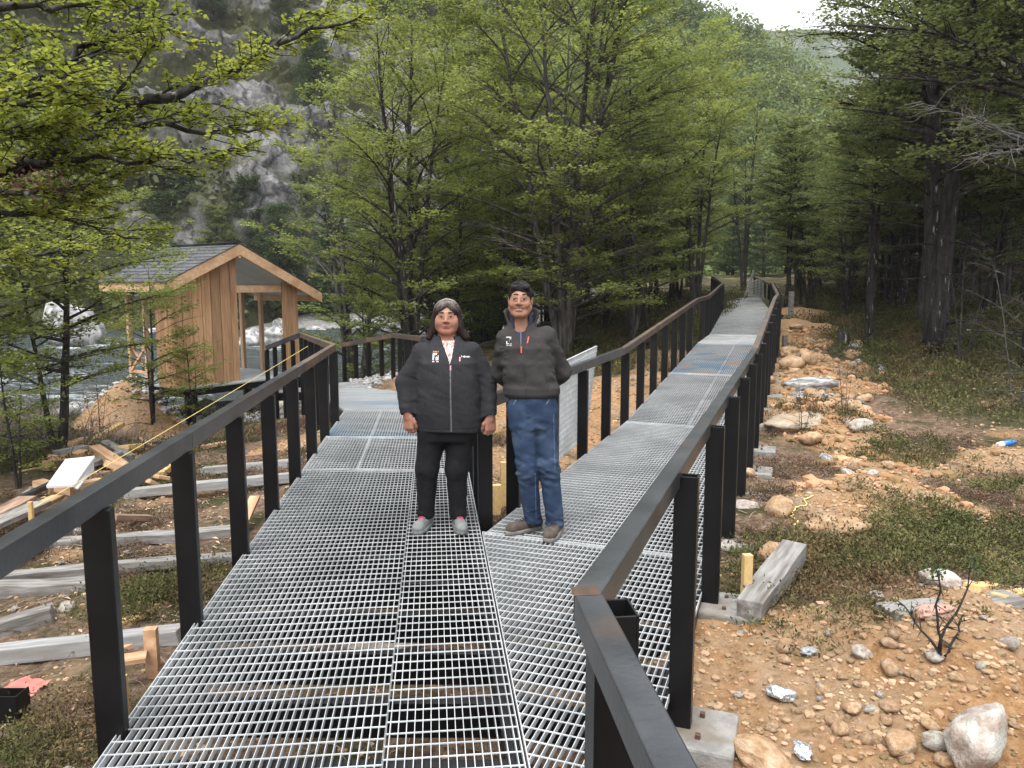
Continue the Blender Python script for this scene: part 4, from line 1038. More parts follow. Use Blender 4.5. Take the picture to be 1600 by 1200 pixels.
# gable wall of planks: each top cut to the roof slope
rg = np.random.default_rng(3)
hbox('gap_shade_sheet', .2455, .26, -1.24, .05, FL, 1.66, M_STEEL)  # black sheet added behind the planks so the gaps look dark
r = -1.27
while r < .06:
    w = min(rg.uniform(.185, .215), .07 - r)
    if w < .04: break
    mb = MB(); rs = np.array([r + .005, r + w - .005]); b0, b1 = .22 + rg.uniform(0, .006), .245
    q = [hp(b0, rs[0], 0)[:2], hp(b0, rs[1], 0)[:2], hp(b1, rs[1], 0)[:2], hp(b1, rs[0], 0)[:2]]
    zt = np.array([roof_z(rs[0]), roof_z(rs[1]), roof_z(rs[1]), roof_z(rs[0])]) - .07
    mb.prism(q, FL - .03 + rg.uniform(-.012, .012), zt); mb.build('plank', M_PLANK, HUT, bevel=.003)
    r += w
b = .25
while b < .66:                                   # short return wall on the left side
    w = .135
    hbox('plank', b + .0035, b + w - .0035, -1.27 + rg.uniform(0, .004), -1.245, FL - .02, roof_z(1.27) - .07, M_PLANK, bevel=.003); b += w
for k in range(3):                               # boards of the narrow wall right of the door
    hbox('plank', .22 + rg.uniform(0, .01), .25, 1.12 + k * .13 + .002, 1.12 + (k + 1) * .13 - .002, FL - .03, roof_z(1.2 + .13 * k) - .12, M_PLANK, bevel=.003)
hbox('post', .255, .345, 1.42, 1.505, FL, roof_z(1.5) - .06, M_STUD)
hbox('post', .255, .345, -.02, .065, FL, roof_z(0) - .08, M_STUD)
hbox('post', 1.33, 1.41, 1.43, 1.505, FL, roof_z(1.5) - .06, M_STUD)
hbox('post', 1.97, 2.06, 1.43, 1.505, FL, roof_z(1.5) - .06, M_STUD)
hbox('post', 1.97, 2.06, .70, .77, FL, roof_z(.7) - .06, M_STUD)
hbox('post', 1.68, 1.76, -1.27, -1.19, FL, roof_z(1.27) - .06, M_STUD)
hbox('post', 1.13, 1.19, -1.27, -1.20, FL, roof_z(1.27) - .06, M_STUD)
hbox('post', 1.97, 2.06, -.40, -.32, FL, roof_z(.4) - .06, M_STUD)
hbox('tie_beam', .246, .30, .07, 1.72, 1.47, 1.61, M_FASCIA)
hbox('tie_beam', .30, 2.1, 1.44, 1.50, 1.50, 1.60, M_FASCIA)
hbox('tie_beam', .66, 2.1, -1.275, -1.21, 1.52, 1.66, M_FASCIA)
hbox('ridge_beam', -.005, 2.18, -.03, .03, RZ - .25, RZ - .08, M_FASCIA)
# porch rail with crossed braces
RL = empty('porch_rail', tuple(-wloc(HUT)), parent=HUT)
hbox('rail', 1.17, 1.68, -1.285, -1.20, .45, .50, M_STUD, RL); hbox('rail', 1.17, 1.68, -1.26, -1.215, -.02, .03, M_STUD, RL)
for a_, c_ in ((1.20, 1.66), (1.66, 1.20)):
    mb = MB(); mb.beam(hp(a_, -1.245 + (.02 if a_ < 1.5 else -.02), .03), hp(c_, -1.245 + (.02 if a_ < 1.5 else -.02), .45), .03, .05, up=(ub[0], ub[1], 0)); mb.build('brace', M_STUD, RL, bevel=.003)
# rake and eave boards
for s, wid in ((-1, 1.48), (1, 1.95)):
    a_, c_ = hp(-.02, 0 if s < 0 else .002, RZ + .01), hp(-.02, s * wid, RZ + .01 - SL * wid)
    mb = MB(); n = 4
    q = [(a_, 0), (c_, 0)]
    th = ub * .035
    v = []
    for p_ in (a_, c_): v += [p_, p_ - [0, 0, .20], p_ + [*th, 0], p_ + [*th, -.20]]
    mb.add(v, [[0, 1, 5, 4], [2, 6, 7, 3], [0, 4, 6, 2], [1, 3, 7, 5], [0, 2, 3, 1], [4, 5, 7, 6]]); mb.build('rake_board', M_FASCIA, HUT, bevel=.004)
    hbox('eave_board', .02, 2.2, s * wid - .018, s * wid + .018, RZ - SL * wid - .17, RZ - SL * wid - .012, M_FASCIA)
# roof: deck, ceiling and courses of shingles
RF = empty('roof', tuple(-wloc(HUT)), parent=HUT)
for s, wid in ((-1, 1.50), (1, 1.97)):
    mb = MB()
    for z0, z1, mi in ((-.055, -.005, 0),):
        v = []
        for b_ in (.02, 2.2):
            for r_ in (0, s * wid):
                for z_ in (z0, z1): v.append(hp(b_, r_, RZ + .02 + z_ - SL * abs(r_)))
        mb.add(v, [[0, 1, 3, 2], [4, 6, 7, 5], [0, 4, 5, 1], [2, 3, 7, 6], [1, 5, 7, 3], [0, 2, 6, 4]])
    mb.build('roof_deck', M_STUD, RF)
    mb = MB(); v = [hp(b_, r_, RZ - .042 - SL * abs(r_)) for b_, r_ in ((.04, s * .03), (2.18, s * .03), (2.18, s * (wid - .03)), (.04, s * (wid - .03)))]
    v += [p_ - [0, 0, .008] for p_ in v]
    mb.add(v, [[0, 1, 2, 3], [7, 6, 5, 4], [0, 4, 5, 1], [1, 5, 6, 2], [2, 6, 7, 3], [3, 7, 4, 0]]); mb.build('ceiling_panel', M_CEIL, RF)
    mb = MB(); nrow = 11; step = (wid + .02) / nrow
    for k in range(nrow):
        bb = -.03 - rg.uniform(0, .12)
        while bb < 2.22:
            w = rg.uniform(.14, .20); b0, b1 = max(bb, -.03), min(bb + w - .004, 2.24)
            if b1 > b0 + .01:
                r0, r1 = s * (k * step - .004), s * ((k + 1) * step + .012)
                up = .030; v = []
                for b_ in (b0, b1):
                    v += [hp(b_, r0, RZ + .024 - SL * abs(r0)), hp(b_, r1, RZ + up + .009 - SL * abs(r1)), hp(b_, r0, RZ + .018 - SL * abs(r0)), hp(b_, r1, RZ + up - .002 - SL * abs(r1))]
                mb.add(v, [[0, 1, 5, 4], [2, 6, 7, 3], [1, 3, 7, 5], [0, 4, 6, 2], [0, 2, 3, 1], [4, 5, 7, 6]], 0, rg.uniform(0, 1))
            bb += w
    o = mb.build('shingles', M_SHINGLE, RF, tint=True); o['kind'] = 'stuff'
mb = MB(); mb.beam(hp(-.03, 0, RZ + .042), hp(2.22, 0, RZ + .042), .16, .012); mb.build('ridge_cap', M_SHINGLE, RF)
# floor and stilts
hbox('floor_deck', .0, 2.15, -1.25, 1.5, FL - .035, FL - .002, mat('floor_board', (.25, .28, .28), (.34, .36, .355), scale=4, rough=.7))
for b_ in (.1, 1.9): hbox('floor_beam', b_, b_ + .07, -1.22, 1.5, FL - .17, FL - .036, M_STEEL)
for r_ in (-1.22, .1, 1.43): hbox('floor_beam', .172, 1.898, r_, r_ + .07, FL - .168, FL - .038, M_STEEL)
for b_, r_ in ((.10, -1.15), (.10, .12), (.10, 1.4), (1.9, -1.15), (1.9, .12), (1.9, 1.4)):
    p_ = hp(b_, r_, 0); hbox('stilt', b_, b_ + .10, r_, r_ + .10, zg(p_[0], p_[1]) - .1, FL - .171, M_STEEL)
# ------------------------------------------------------------------ people: implicit surfaces turned into one continuous mesh each
def rc(p, a, b, ra, rb):
    a = np.asarray(a, np.float32); ab = np.asarray(b, np.float32) - a
    t = np.clip((p - a) @ ab / (ab @ ab), 0, 1)
    return np.linalg.norm(p - a - t[:, None] * ab, axis=1) - (ra + t * (rb - ra))
def ell(p, c, r):
    r = np.asarray(r, np.float32); q = (p - np.asarray(c, np.float32)) / r
    k0 = np.linalg.norm(q, axis=1); k1 = np.linalg.norm(q / r, axis=1)
    return k0 * (k0 - 1) / (k1 + 1e-6)
def rot_xy(p, c, ang):
    c_, s_ = math.cos(ang), math.sin(ang); q = p - np.asarray(c, np.float32)
    return np.stack([q[:, 0] * c_ + q[:, 1] * s_, -q[:, 0] * s_ + q[:, 1] * c_, q[:, 2]], 1)
def smin(a, b, k):
    h = np.clip(.5 + .5 * (b - a) / k, 0, 1); return b + (a - b) * h - k * h * (1 - h)
def smax(a, b, k): return -smin(-a, -b, k)
def loft(p, Z, cx, cy, hw, hd, n=2.4, kcap=.02):
    z = p[:, 2]; i = lambda v: np.interp(z, Z, v)
    a, b = i(hw), i(hd)
    f = (np.abs((p[:, 0] - i(cx)) / a) ** n + np.abs((p[:, 1] - i(cy)) / b) ** n) ** (1 / n)
    d = (f - 1) * np.minimum(a, b) * .85
    return smax(smax(d, z - Z[-1], kcap), Z[0] - z, kcap)

def surface_nets(fn, lo, hi, h):
    lo = np.asarray(lo, np.float32); n = np.ceil((np.asarray(hi) - lo) / h).astype(int) + 1
    B = 6; nb = np.ceil(n / B).astype(int); n = nb * B
    I, J, K = np.meshgrid(*[np.arange(k) for k in nb], indexing='ij')
    cen = lo + (np.stack([I, J, K], -1).reshape(-1, 3) * B + (B - 1) / 2).astype(np.float32) * h
    dc = fn(cen); act = np.abs(dc) < h * B * 1.05 + .012
    F = np.repeat(np.repeat(np.repeat(np.where(dc < 0, -1., 1.).astype(np.float32).reshape(nb), B, 0), B, 1), B, 2)
    ab = np.stack([I, J, K], -1).reshape(-1, 3)[act] * B
    loc = np.stack(np.meshgrid(*[np.arange(B)] * 3, indexing='ij'), -1).reshape(-1, 3)
    for s in range(0, len(ab), 6000):
        ijk = (ab[s:s + 6000, None] + loc[None]).reshape(-1, 3)
        F[ijk[:, 0], ijk[:, 1], ijk[:, 2]] = fn(lo + ijk.astype(np.float32) * h)
    S = F < 0
    c = S[:-1, :-1, :-1].astype(np.int8)
    tot = sum(S[a:n[0] - 1 + a, b:n[1] - 1 + b, e:n[2] - 1 + e].astype(np.int8) for a in (0, 1) for b in (0, 1) for e in (0, 1))
    ac = (tot > 0) & (tot < 8)
    ci = np.argwhere(ac); idx = np.full(ac.shape, -1, np.int64); idx[ac] = np.arange(len(ci))
    acc = np.zeros((len(ci), 3)); cnt = np.zeros(len(ci))
    corners = [(a, b, e) for a in (0, 1) for b in (0, 1) for e in (0, 1)]
    val = {k: F[ci[:, 0] + k[0], ci[:, 1] + k[1], ci[:, 2] + k[2]] for k in corners}
    for k in corners:
        for ax in range(3):
            if k[ax]: continue
            k2 = list(k); k2[ax] = 1; k2 = tuple(k2)
            a, b = val[k], val[k2]; x = (a < 0) != (b < 0)
            t = np.where(x, a / np.where(x, a - b, 1), 0)
            q = np.repeat(np.array(k, float)[None], len(ci), 0); q[:, ax] += t
            acc += np.where(x[:, None], q, 0); cnt += x
    V = lo + (ci + acc / cnt[:, None]) * h
    quads = []
    for ax in range(3):
        o1, o2 = [(1, 2), (2, 0), (0, 1)][ax]
        sl = [slice(1, -1)] * 3; sl[ax] = slice(0, -1); sl2 = list(sl); sl2[ax] = slice(1, None)
        x = S[tuple(sl)] != S[tuple(sl2)]
        e = np.argwhere(x); e += np.array([0 if a == ax else 1 for a in range(3)])
        inside = S[e[:, 0], e[:, 1], e[:, 2]]
        u, w = np.zeros(3, int), np.zeros(3, int); u[o1] = 1; w[o2] = 1
        g = lambda d: idx[tuple((e - d).T)]
        ok = np.all((e - u - w) >= 0, 1) & np.all(e < np.array(ac.shape), 1); e, inside = e[ok], inside[ok]
        q = np.stack([g(u + w), g(w), g(0 * u), g(u)], 1)
        q[~inside] = q[~inside][:, ::-1]
        quads.append(q[(q >= 0).all(1)])
    return V.astype(np.float32), np.concatenate(quads)

def sdf_obj(name, fn, lo, hi, h, mats, parent, midx=None):
    V, Fq = surface_nets(fn, lo, hi, h)
    mb = MB()
    if midx is None: mb.add(V, Fq)
    else:
        mi = midx(V[Fq].mean(1)); used = np.zeros(len(V), int)
        for k in range(len(mats)):
            if (mi == k).any() or k == 0:
                if k == 0: mb.add(V, Fq[mi == 0], 0)
                else: mb.f.append((Fq[mi == k], k))
    return mb.build(name, mats, parent, smooth=True, local=True)

def front(fn, x, z, y0=-.45, n=260, back=.45):
    """depth of the first surface met when looking along +y at (x, z)"""
    x = np.atleast_1d(np.asarray(x, np.float32)); z = np.broadcast_to(np.asarray(z, np.float32), x.shape)
    ys = np.linspace(y0, back, n, dtype=np.float32)
    P = np.stack([np.repeat(x, n), np.tile(ys, len(x)), np.repeat(z, n)], 1)
    d = fn(P).reshape(len(x), n); hit = (d < 0).argmax(1)
    return np.where((d < 0).any(1), ys[hit], np.nan)

def decal(name, fn, polys, material, parent, lift=.002, dens=3):
    """flat print: each quad (x,z corners) laid on the cloth"""
    mb = MB()
    for q in polys:
        q = np.asarray(q, float); g = np.linspace(0, 1, dens + 1)
        U, Vv = np.meshgrid(g, g)
        p = (q[0][None, None] * ((1 - U) * (1 - Vv))[..., None] + q[1] * (U * (1 - Vv))[..., None] + q[2] * (U * Vv)[..., None] + q[3] * ((1 - U) * Vv)[..., None]).reshape(-1, 2)
        y = front(fn, p[:, 0], p[:, 1]); y = np.where(np.isnan(y), np.nanmean(y), y) - lift
        v = np.stack([p[:, 0], y, p[:, 1]], 1); k = dens + 1
        i = np.arange(dens)[:, None] * k + np.arange(dens)[None]
        mb.add(v, np.stack([i, i + 1, i + k + 1, i + k], -1).reshape(-1, 4))
    return mb.build(name, material, parent, local=True)
def rect(x, z, w, h): return [(x - w / 2, z - h / 2), (x + w / 2, z - h / 2), (x + w / 2, z + h / 2), (x - w / 2, z + h / 2)]

M_SKIN = mat('skin', (.31, .150, .098), (.38, .195, .132), scale=22, rough=.5, c3=(.34, .135, .095), s3=9, m3=(.5, .75), spec=.35)
M_SKIN2 = mat('skin_tan', (.28, .138, .088), (.35, .182, .120), scale=22, rough=.5, c3=(.31, .125, .086), s3=9, m3=(.5, .75), spec=.35)
for s in (M_SKIN, M_SKIN2):
    s.node_tree.nodes['Principled BSDF'].inputs['Subsurface Weight'].default_value = .12
    s.node_tree.nodes['Principled BSDF'].inputs['Subsurface Radius'].default_value = (.012, .005, .003)
M_LIP = mat('lip', (.28, .105, .082), (.32, .125, .098), scale=30, rough=.45)
M_EYEW = mat('eye_white', (.15, .13, .12), rough=.25); M_IRIS = mat('iris', (.018, .010, .007), rough=.15)
M_BROW = mat('brow', (.018, .013, .010), (.04, .03, .024), scale=90, rough=.9)
M_TEETH = mat('teeth', (.40, .37, .33), rough=.3)

HS = .90                                    # head size
def head_fn(c, yaw=0, jaw=1.0, cheek=1.0, smile=0, open_=0, squint=0.):
    def f(p0):
        p = rot_xy(p0, c, yaw) / np.float32(HS)
        d = ell(p, (0, .014, .034), (.0765, .095, .090))
        d = smin(d, ell(p, (0, -.020, -.030), (.062 * jaw, .070, .086)), .03)
        d = smin(d, rc(p, (-.016, -.066, -.096), (.016, -.066, -.096), .021, .021), .022)
        for s in (-1, 1):
            d = smin(d, ell(p, (s * .043, -.052, -.026), (.031 * cheek, .034, .034 * cheek)), .022)
            d = smin(d, rc(p, (s * .062 * jaw, -.005, -.055), (s * .035, -.05, -.088), .022 * jaw, .020), .03)
        d = smin(d, rc(p, (-.040, -.074, .034), (.040, -.074, .034), .013, .013), .016)
        for s in (-1, 1):
            e = ell(p, (s * .033, -.100, .012), (.025, .018, .014)); d = smax(d, -e, .014)
            d = smin(d, rc(p, (s * .017, -.0850, .0200 - squint), (s * .049, -.0775, .0180 - squint), .0062, .0052), .011)
            d = smin(d, rc(p, (s * .019, -.0855, .0035 + squint * .6), (s * .048, -.0785, .0050 + squint * .6), .0056, .0048), .011)
            d = smin(d, ell(p, (s * .079, .012, -.004), (.011, .022, .033)), .008)
            d = smax(d, -ell(p, (s * .087, .006, -.002), (.006, .010, .016)), .006)
        d = smin(d, rc(p, (0, -.089, .018), (0, -.1045, -.020), .0080, .0118), .012)
        for s in (-1, 1): d = smin(d, ell(p, (s * .0145, -.0945, -.0245), (.0095, .011, .0082)), .007)
        for s in (-1, 1):      # folds from nose to mouth
            d = smax(d, -rc(p, (s * .024, -.101, -.030), (s * .037, -.092, -.060), .0030, .0026), .008)
        zz = smile * .006
        d = smin(d, rc(p, (-.023, -.0850, -.0545 + zz), (0, -.0925, -.0530), .0042, .0055), .007)
        d = smin(d, rc(p, (.023, -.0850, -.0545 + zz), (0, -.0925, -.0530), .0042, .0055), .007)
        d = smin(d, rc(p, (-.018, -.0860, -.0632 - open_), (.018, -.0860, -.0632 - open_), .0054, .0054), .008)
        mc = rc(p, (-.027, -.0925, -.0585 + zz - open_ * .5), (.027, -.0925, -.0585 + zz - open_ * .5), .0020 + open_ * .5, .0020 + open_ * .5)
        d = smax(d, -mc, .004)
        d = smin(d, rc(p, (0, .022, -.06), (0, .034, -.205), .060 * (jaw * .5 + .5), .068 * (jaw * .5 + .5)), .035)
        return d * np.float32(HS)
    return f
def lip_zone(c, yaw, smile=0, open_=0):
    def f(V):
        q = rot_xy(V.astype(np.float32), c, yaw) / HS
        return ((np.abs(q[:, 0]) < .0255) & (q[:, 2] < -.0505 - .10 * np.abs(q[:, 0]) * .4) & (q[:, 2] > -.0685 - open_) & (q[:, 1] < -.078)).astype(int)
    return f
def hand_fn(w, down, palm_n, side, s=1.0, curl=.8):
    """hand hanging from wrist w: palm along down, fingers curl towards palm_n, thumb on the side given"""
    down = unit(down); palm_n = unit(np.asarray(palm_n) - down * (np.asarray(palm_n) @ down)); lat = np.cross(down, palm_n) * side
    ch = []
    k0 = w + down * .045 * s
    for i, (o, L) in enumerate([(-.030, .062), (-.010, .072), (.010, .068), (.028, .054)]):
        b = w + down * (.082 - .004 * abs(i - 1.3)) * s - lat * o * s
        pts = [b]; ang = .25 + .12 * i * .5
        for seg, fr in enumerate((.46, .31, .23)):
            dirv = down * math.cos(ang) + palm_n * math.sin(ang); pts.append(pts[-1] + dirv * L * fr * s); ang += curl
        for seg in range(3): ch.append((pts[seg], pts[seg + 1], (.0095 - seg * .0009) * s, (.0090 - seg * .001) * s))
    t0 = w + down * .022 * s + lat * .026 * s; t1 = t0 + (down * .75 + lat * .55 + palm_n * .25) * .036 * s; t2 = t1 + (down * .95 + lat * .05 + palm_n * .4) * .028 * s; t3 = t2 + (down * .8 - lat * .3 + palm_n * .4) * .022 * s
    th = [(t0, t1, .0135 * s, .0115 * s), (t1, t2, .0112 * s, .0100 * s), (t2, t3, .0100 * s, .0082 * s)]
    pal = [(w + down * .012 * s - lat * o * s, w + down * .083 * s - lat * o * 1.25 * s, .0145 * s, .0125 * s) for o in (-.022, -.008, .008, .021)]
    def f(p):
        d = rc(p, w - down * .05 * s, w + down * .02 * s, .026 * s, .023 * s)
        q = None
        for a in pal: d = smin(d, rc(p, *a), .010)
        for a in th: d = smin(d, rc(p, *a), .006)
        for a in ch:
            e = rc(p, *a); q = e if q is None else np.minimum(q, e)
        return smin(d, q, .004)
    return f
def face_bits(o, c, yaw, hfn, squint=0., browz=.040, teeth=False, open_=0):
    ca, sa = math.cos(yaw), math.sin(yaw)
    def w(q): q = np.asarray(q, float) * HS; return np.stack([q[..., 0] * ca - q[..., 1] * sa, q[..., 0] * sa + q[..., 1] * ca, q[..., 2]], -1) + np.asarray(c)
    def ball(mb, cc, r, mi=0, seg=14):
        th = np.linspace(0, np.pi, seg); ph = np.linspace(0, 2 * np.pi, seg, endpoint=False); Tt, Pp = np.meshgrid(th, ph, indexing='ij')
        v = np.stack([np.sin(Tt) * np.cos(Pp), np.cos(Tt) * -1, np.sin(Tt) * np.sin(Pp)], -1).reshape(-1, 3) * r
        i = np.arange(seg - 1)[:, None] * seg + np.arange(seg)[None]; j = np.arange(seg - 1)[:, None] * seg + (np.arange(seg)[None] + 1) % seg
        mb.add(w(v + np.asarray(cc)), np.stack([i, j, j + seg, i + seg], -1).reshape(-1, 4), mi)
    for s in (-1, 1):
        mb = MB(); ball(mb, (s * .0325, -.0762, .0112), .0125); ball(mb, (s * .0325, -.0815, .0112), .0098, 1, 10)
        mb.build('eye', [M_EYEW, M_IRIS], o, smooth=True, local=True)
        mb = MB(); t = np.linspace(0, 1, 7)
        def on_skin(P, lift):
            Q = w(P); y = front(hfn, Q[:, 0], Q[:, 2], c[1] - .2, 300, c[1] + .05); Q[:, 1] = y - lift; return Q
        P = np.stack([s * (.014 + .037 * t), 0 * t, browz + .006 * np.sin(t * 2.6) - .004 * t], 1)
        E = on_skin(np.stack([s * (.0175 + .031 * t), 0 * t, .0145 + .0042 * np.sin(t * 3.0) - .001 * t], 1), -.0002); mb2 = MB(); mb2.tubes(E[None], np.array([[.0010, .0017, .0019, .0019, .0019, .0016, .0009]]), 5); mb2.build('eyelash', M_BROW, o, smooth=True, local=True)
        mb.tubes(on_skin(P, .0012)[None], (np.array([.0035, .0050, .0054, .0052, .0046, .0034, .0016]))[None], 6); mb.build('eyebrow', M_BROW, o, smooth=True, local=True)
    if teeth:
        mb = MB(); t = np.linspace(-1, 1, 9); mb.tubes(w(np.stack([t * .017, -.0875 + .006 * t ** 2, np.full(9, -.0572 - open_ * .3) + .002 * t ** 2], 1))[None], np.full((1, 9), .0038), 6)
        mb.build('teeth', M_TEETH, o, smooth=True, local=True)

def fleece(name, a, b):
    return mat(name, a, b, scale=50, rough=.95, bump=.25, bscale=260, spec=.12, dist=.004)
M_FLEECE = fleece('charcoal_fleece', (.028, .028, .031), (.033, .033, .036)); M_FLEECE2 = fleece('grey_fleece', (.040, .038, .037), (.047, .044, .042))
M_TRIM = mat('jacket_trim', (.012, .012, .014), rough=.6); M_ZIP = mat('zip_tape', (.09, .09, .095), (.16, .16, .165), scale=300, rough=.4)
M_WHITE = mat('white_print', (.72, .72, .70), rough=.7); M_ORANGE = mat('orange_print', (.62, .22, .08), rough=.7); M_DARKP = mat('dark_print', (.03, .03, .033), rough=.8)
M_RED = mat('red_pull', (.62, .10, .07), rough=.5); M_PINK = mat('pink_pull', (.72, .30, .33), rough=.5)

def zip_strip(name, fn, x, z0, z1, w, material, parent, n=40, lift=.0022, y0=-.45, xf=None):
    z = np.linspace(z0, z1, n); xx = np.full(n, x, float) if xf is None else xf(z)
    y = front(fn, xx, z, y0); ok = ~np.isnan(y); z, xx, y = z[ok], xx[ok], y[ok] - lift
    mb = MB(); P = np.stack([xx, y, z], 1); mb.v = []
    v = np.concatenate([P - [w / 2, 0, 0], P + [w / 2, 0, 0], P + [0, -.0022, 0]]); k = len(P); i = np.arange(k - 1)
    mb.add(v, np.concatenate([np.stack([i, i + 2 * k, i + 2 * k + 1, i + 1], 1), np.stack([i + 2 * k, i + k, i + k + 1, i + 2 * k + 1], 1)]))
    return mb.build(name, material, parent, smooth=True, local=True)

def emblem(fn, x, z, s, parent, top):
    """small embroidered crest: two tone panel with a line of lettering above and below"""
    decal('emblem', fn, [rect(x, z, .034 * s, .038 * s)], M_WHITE, parent, .0022)
    decal('emblem_figure', fn, [[(x - .012 * s, z - .012 * s), (x + .002 * s, z - .013 * s), (x + .004 * s, z + .008 * s), (x - .010 * s, z + .014 * s)],
                                [(x + .004 * s, z + .002 * s), (x + .014 * s, z - .004 * s), (x + .013 * s, z + .006 * s), (x + .005 * s, z + .010 * s)],
                                [(x - .013 * s, z - .0165 * s), (x + .014 * s, z - .0165 * s), (x + .014 * s, z - .0145 * s), (x - .013 * s, z - .0145 * s)]], M_DARKP, parent, .0036)
    decal('emblem_lettering', fn, [rect(x + (k - 2) * .0074 * s, z - .0265 * s, .0052 * s, .006 * s) for k in range(5)], M_WHITE, parent, .0024, 1)
    decal('emblem_heading', fn, [rect(x + (k - 1.5) * .0088 * s, z + .0275 * s, .0062 * s, .0085 * s) for k in range(4)], top, parent, .0024, 1)

# ======================= the woman ========================================
WX, WY = PX(690, 5.0) + .027, 5.0
WO = np.array([WX, WY, .002])
hc = (.024, .0, 1.405); hyaw = 0.0
armsW = {-1: [(-.142, .02, 1.175), (-.250, .03, .985), (-.236, -.035, .790)], 1: [(.180, .02, 1.175), (.280, .03, .985), (.298, -.025, .775)]}
head_w = head_fn(hc, 0, 1.2, 1.28, .0, 0, .0008)
hand_wl = hand_fn(np.array(armsW[-1][2]) + [0, 0, -.012], (.04, -.05, -1), (.55, .75, 0), 1, 1.08, 1.25)
hand_wr = hand_fn(np.array(armsW[1][2]) + [.006, 0, -.010], (.0, -.05, -1), (-.55, .75, 0), -1, 1.08, 1.25)
TW_Z = np.array([.655, .70, .80, .92, 1.02, 1.12, 1.20, 1.255, 1.295]); TW_CX = np.array([.028, .028, .03, .03, .03, .03, .027, .024, .024])
TW_HW = np.array([.205, .216, .222, .218, .210, .198, .168, .120, .074]); TW_HD = np.array([.140, .150, .165, .170, .168, .160, .130, .098, .074]); TW_CY = np.array([.0, .0, -.005, -.01, -.012, -.01, .01, .02, .022])
def body_w(p):
    d = head_w(p)
    d = smin(d, loft(p, TW_Z, TW_CX, TW_CY, TW_HW - .03, TW_HD - .03), .03)
    for s, h in ((-1, hand_wl), (1, hand_wr)):
        a = armsW[s]; d = smin(d, smin(rc(p, a[0], a[1], .045, .036), rc(p, a[1], a[2], .036, .026), .02), .02)
        d = smin(d, h(p), .012)
        d = smin(d, smin(rc(p, (.014 + s * .09, .02, .70), (-.02 + s * .10, 0, .42), .085, .056), rc(p, (-.02 + s * .10, 0, .42), (-.026 + s * .108, .02, .07), .056, .036), .02), .03)
    return d
lz = lip_zone(hc, 0)
woman = sdf_obj('person', body_w, (-.40, -.25, .02), (.42, .25, 1.56), .0042, [M_SKIN, M_LIP], None, lambda V: lz(V) * (V[:, 2] > 1.3))
woman.location = WO
tag(woman, 'woman in a charcoal fleece jacket, black trousers and grey trainers standing on the left walkway', 'person')
face_bits(woman, hc, 0, head_w, browz=.0385)
def sleeves(p, arms, r0, r1, r2, k=.03, nz=(.007, 30), seed=0):
    d = None
    for s in (-1, 1):
        a = arms[s]; e = smin(rc(p, a[0], a[1], r0, r1), rc(p, a[1], a[2], r1, r2), k)
        d = e if d is None else np.minimum(d, e)
    return d
def jack_w(p):
    t = loft(p, TW_Z, TW_CX, TW_CY, TW_HW, TW_HD, 2.5, .014)
    sl = sleeves(p, armsW, .074, .068, .050)
    fold = ridged((p + p[:, [2, 0, 1]] * np.array([.5, 0, 0], np.float32)) * np.array([7, 7, 17], np.float32), 2, 3) * .0050 * sst(.15, .21, np.abs(p[:, 0] - .03)) + vnoise(p * np.array([10, 10, 7], np.float32), 4) * .006 + ridged((p + p[:, [2, 2, 0]] * np.array([.35, 0, .3], np.float32)) * np.array([7, 7, 12], np.float32), 2, 5) * .0038
    for s in (-1, 1):                       # gathered cuffs
        w = np.array(armsW[s][2]); u = unit(w - np.array(armsW[s][1]))
        cf = rc(p, w - u * .030, w - u * .002, .0555, .050); sl = smin(sl, cf, .005)
        near_ = np.abs(p[:, 0] - w[0]) < .10
        sl = np.where(near_, smax(sl, (p - (w + u * .012)) @ u.astype(np.float32), .006), sl)
        sl = np.where(near_, smax(sl, -rc(p, w + u * .0, w + u * .05, .030, .030), .005), sl)
    d = smin(t, sl, .035) + fold
    d = smax(d, -(p[:, 2] - .0) + .662 + .012 * np.cos(p[:, 0] * 9), .008)
    hem = np.abs(p[:, 2] - .695); d = d + .0022 * np.exp(-(hem / .004) ** 2)
    # collar lying open
    q = p - np.array([.024, .024, 1.295], np.float32); rr = np.hypot(q[:, 0] / 1.08, q[:, 1])
    zc = q[:, 2] - .10 * q[:, 1]
    col = smax(np.abs(rr - (.086 - zc * .12)) - .007, np.abs(zc) - .034, .008); col = smax(col, -(q[:, 1] + .052 - np.abs(q[:, 0]) * .10), .01)
    d = smin(d, col, .014)
    v = np.abs(p[:, 0] - .050 + np.clip(p[:, 2] - 1.16, 0, 1) * .16) - np.clip((p[:, 2] - 1.118) * .30, -.02, .055)
    cut = smax(smax(v, p[:, 1] + .035, .005), 1.11 - p[:, 2], .005)
    d = smax(d, -smax(cut, -(p[:, 1] + .5), .01), .008)
    return d
jacket = sdf_obj('jacket', jack_w, (-.42, -.26, .63), (.44, .26, 1.36), .0050, [M_FLEECE], woman)
def shirt_w(p): return loft(p, TW_Z, TW_CX, TW_CY, TW_HW - .012, TW_HD - .016, 2.5, .014)
M_SHIRT = mat('striped_blouse', (.68, .62, .58), (.30, .13, .10), scale=60, stretch=(2.4, 1, .35), rough=.8, lo=.47, hi=.53)
sdf_obj('blouse', lambda p: smax(smax(shirt_w(p), np.abs(p[:, 0] - .035) - .080, .01), smax(p[:, 2] - 1.262, 1.05 - p[:, 2], .01), .012), (-.08, -.22, 1.03), (.12, .06, 1.29), .005, [M_SHIRT], woman)
zip_strip('zip', jack_w, .056, .672, 1.112, .009, M_ZIP, woman)
zip_strip('pocket_zip', jack_w, .115, 1.085, 1.155, .006, M_TRIM, woman)
for s in (-1, 1): zip_strip('pocket_zip', jack_w, 0, .74, .875, .006, M_TRIM, woman, xf=lambda z, s=s: .03 + s * (.150 + (z - .74) * .16 * -1 + .02))
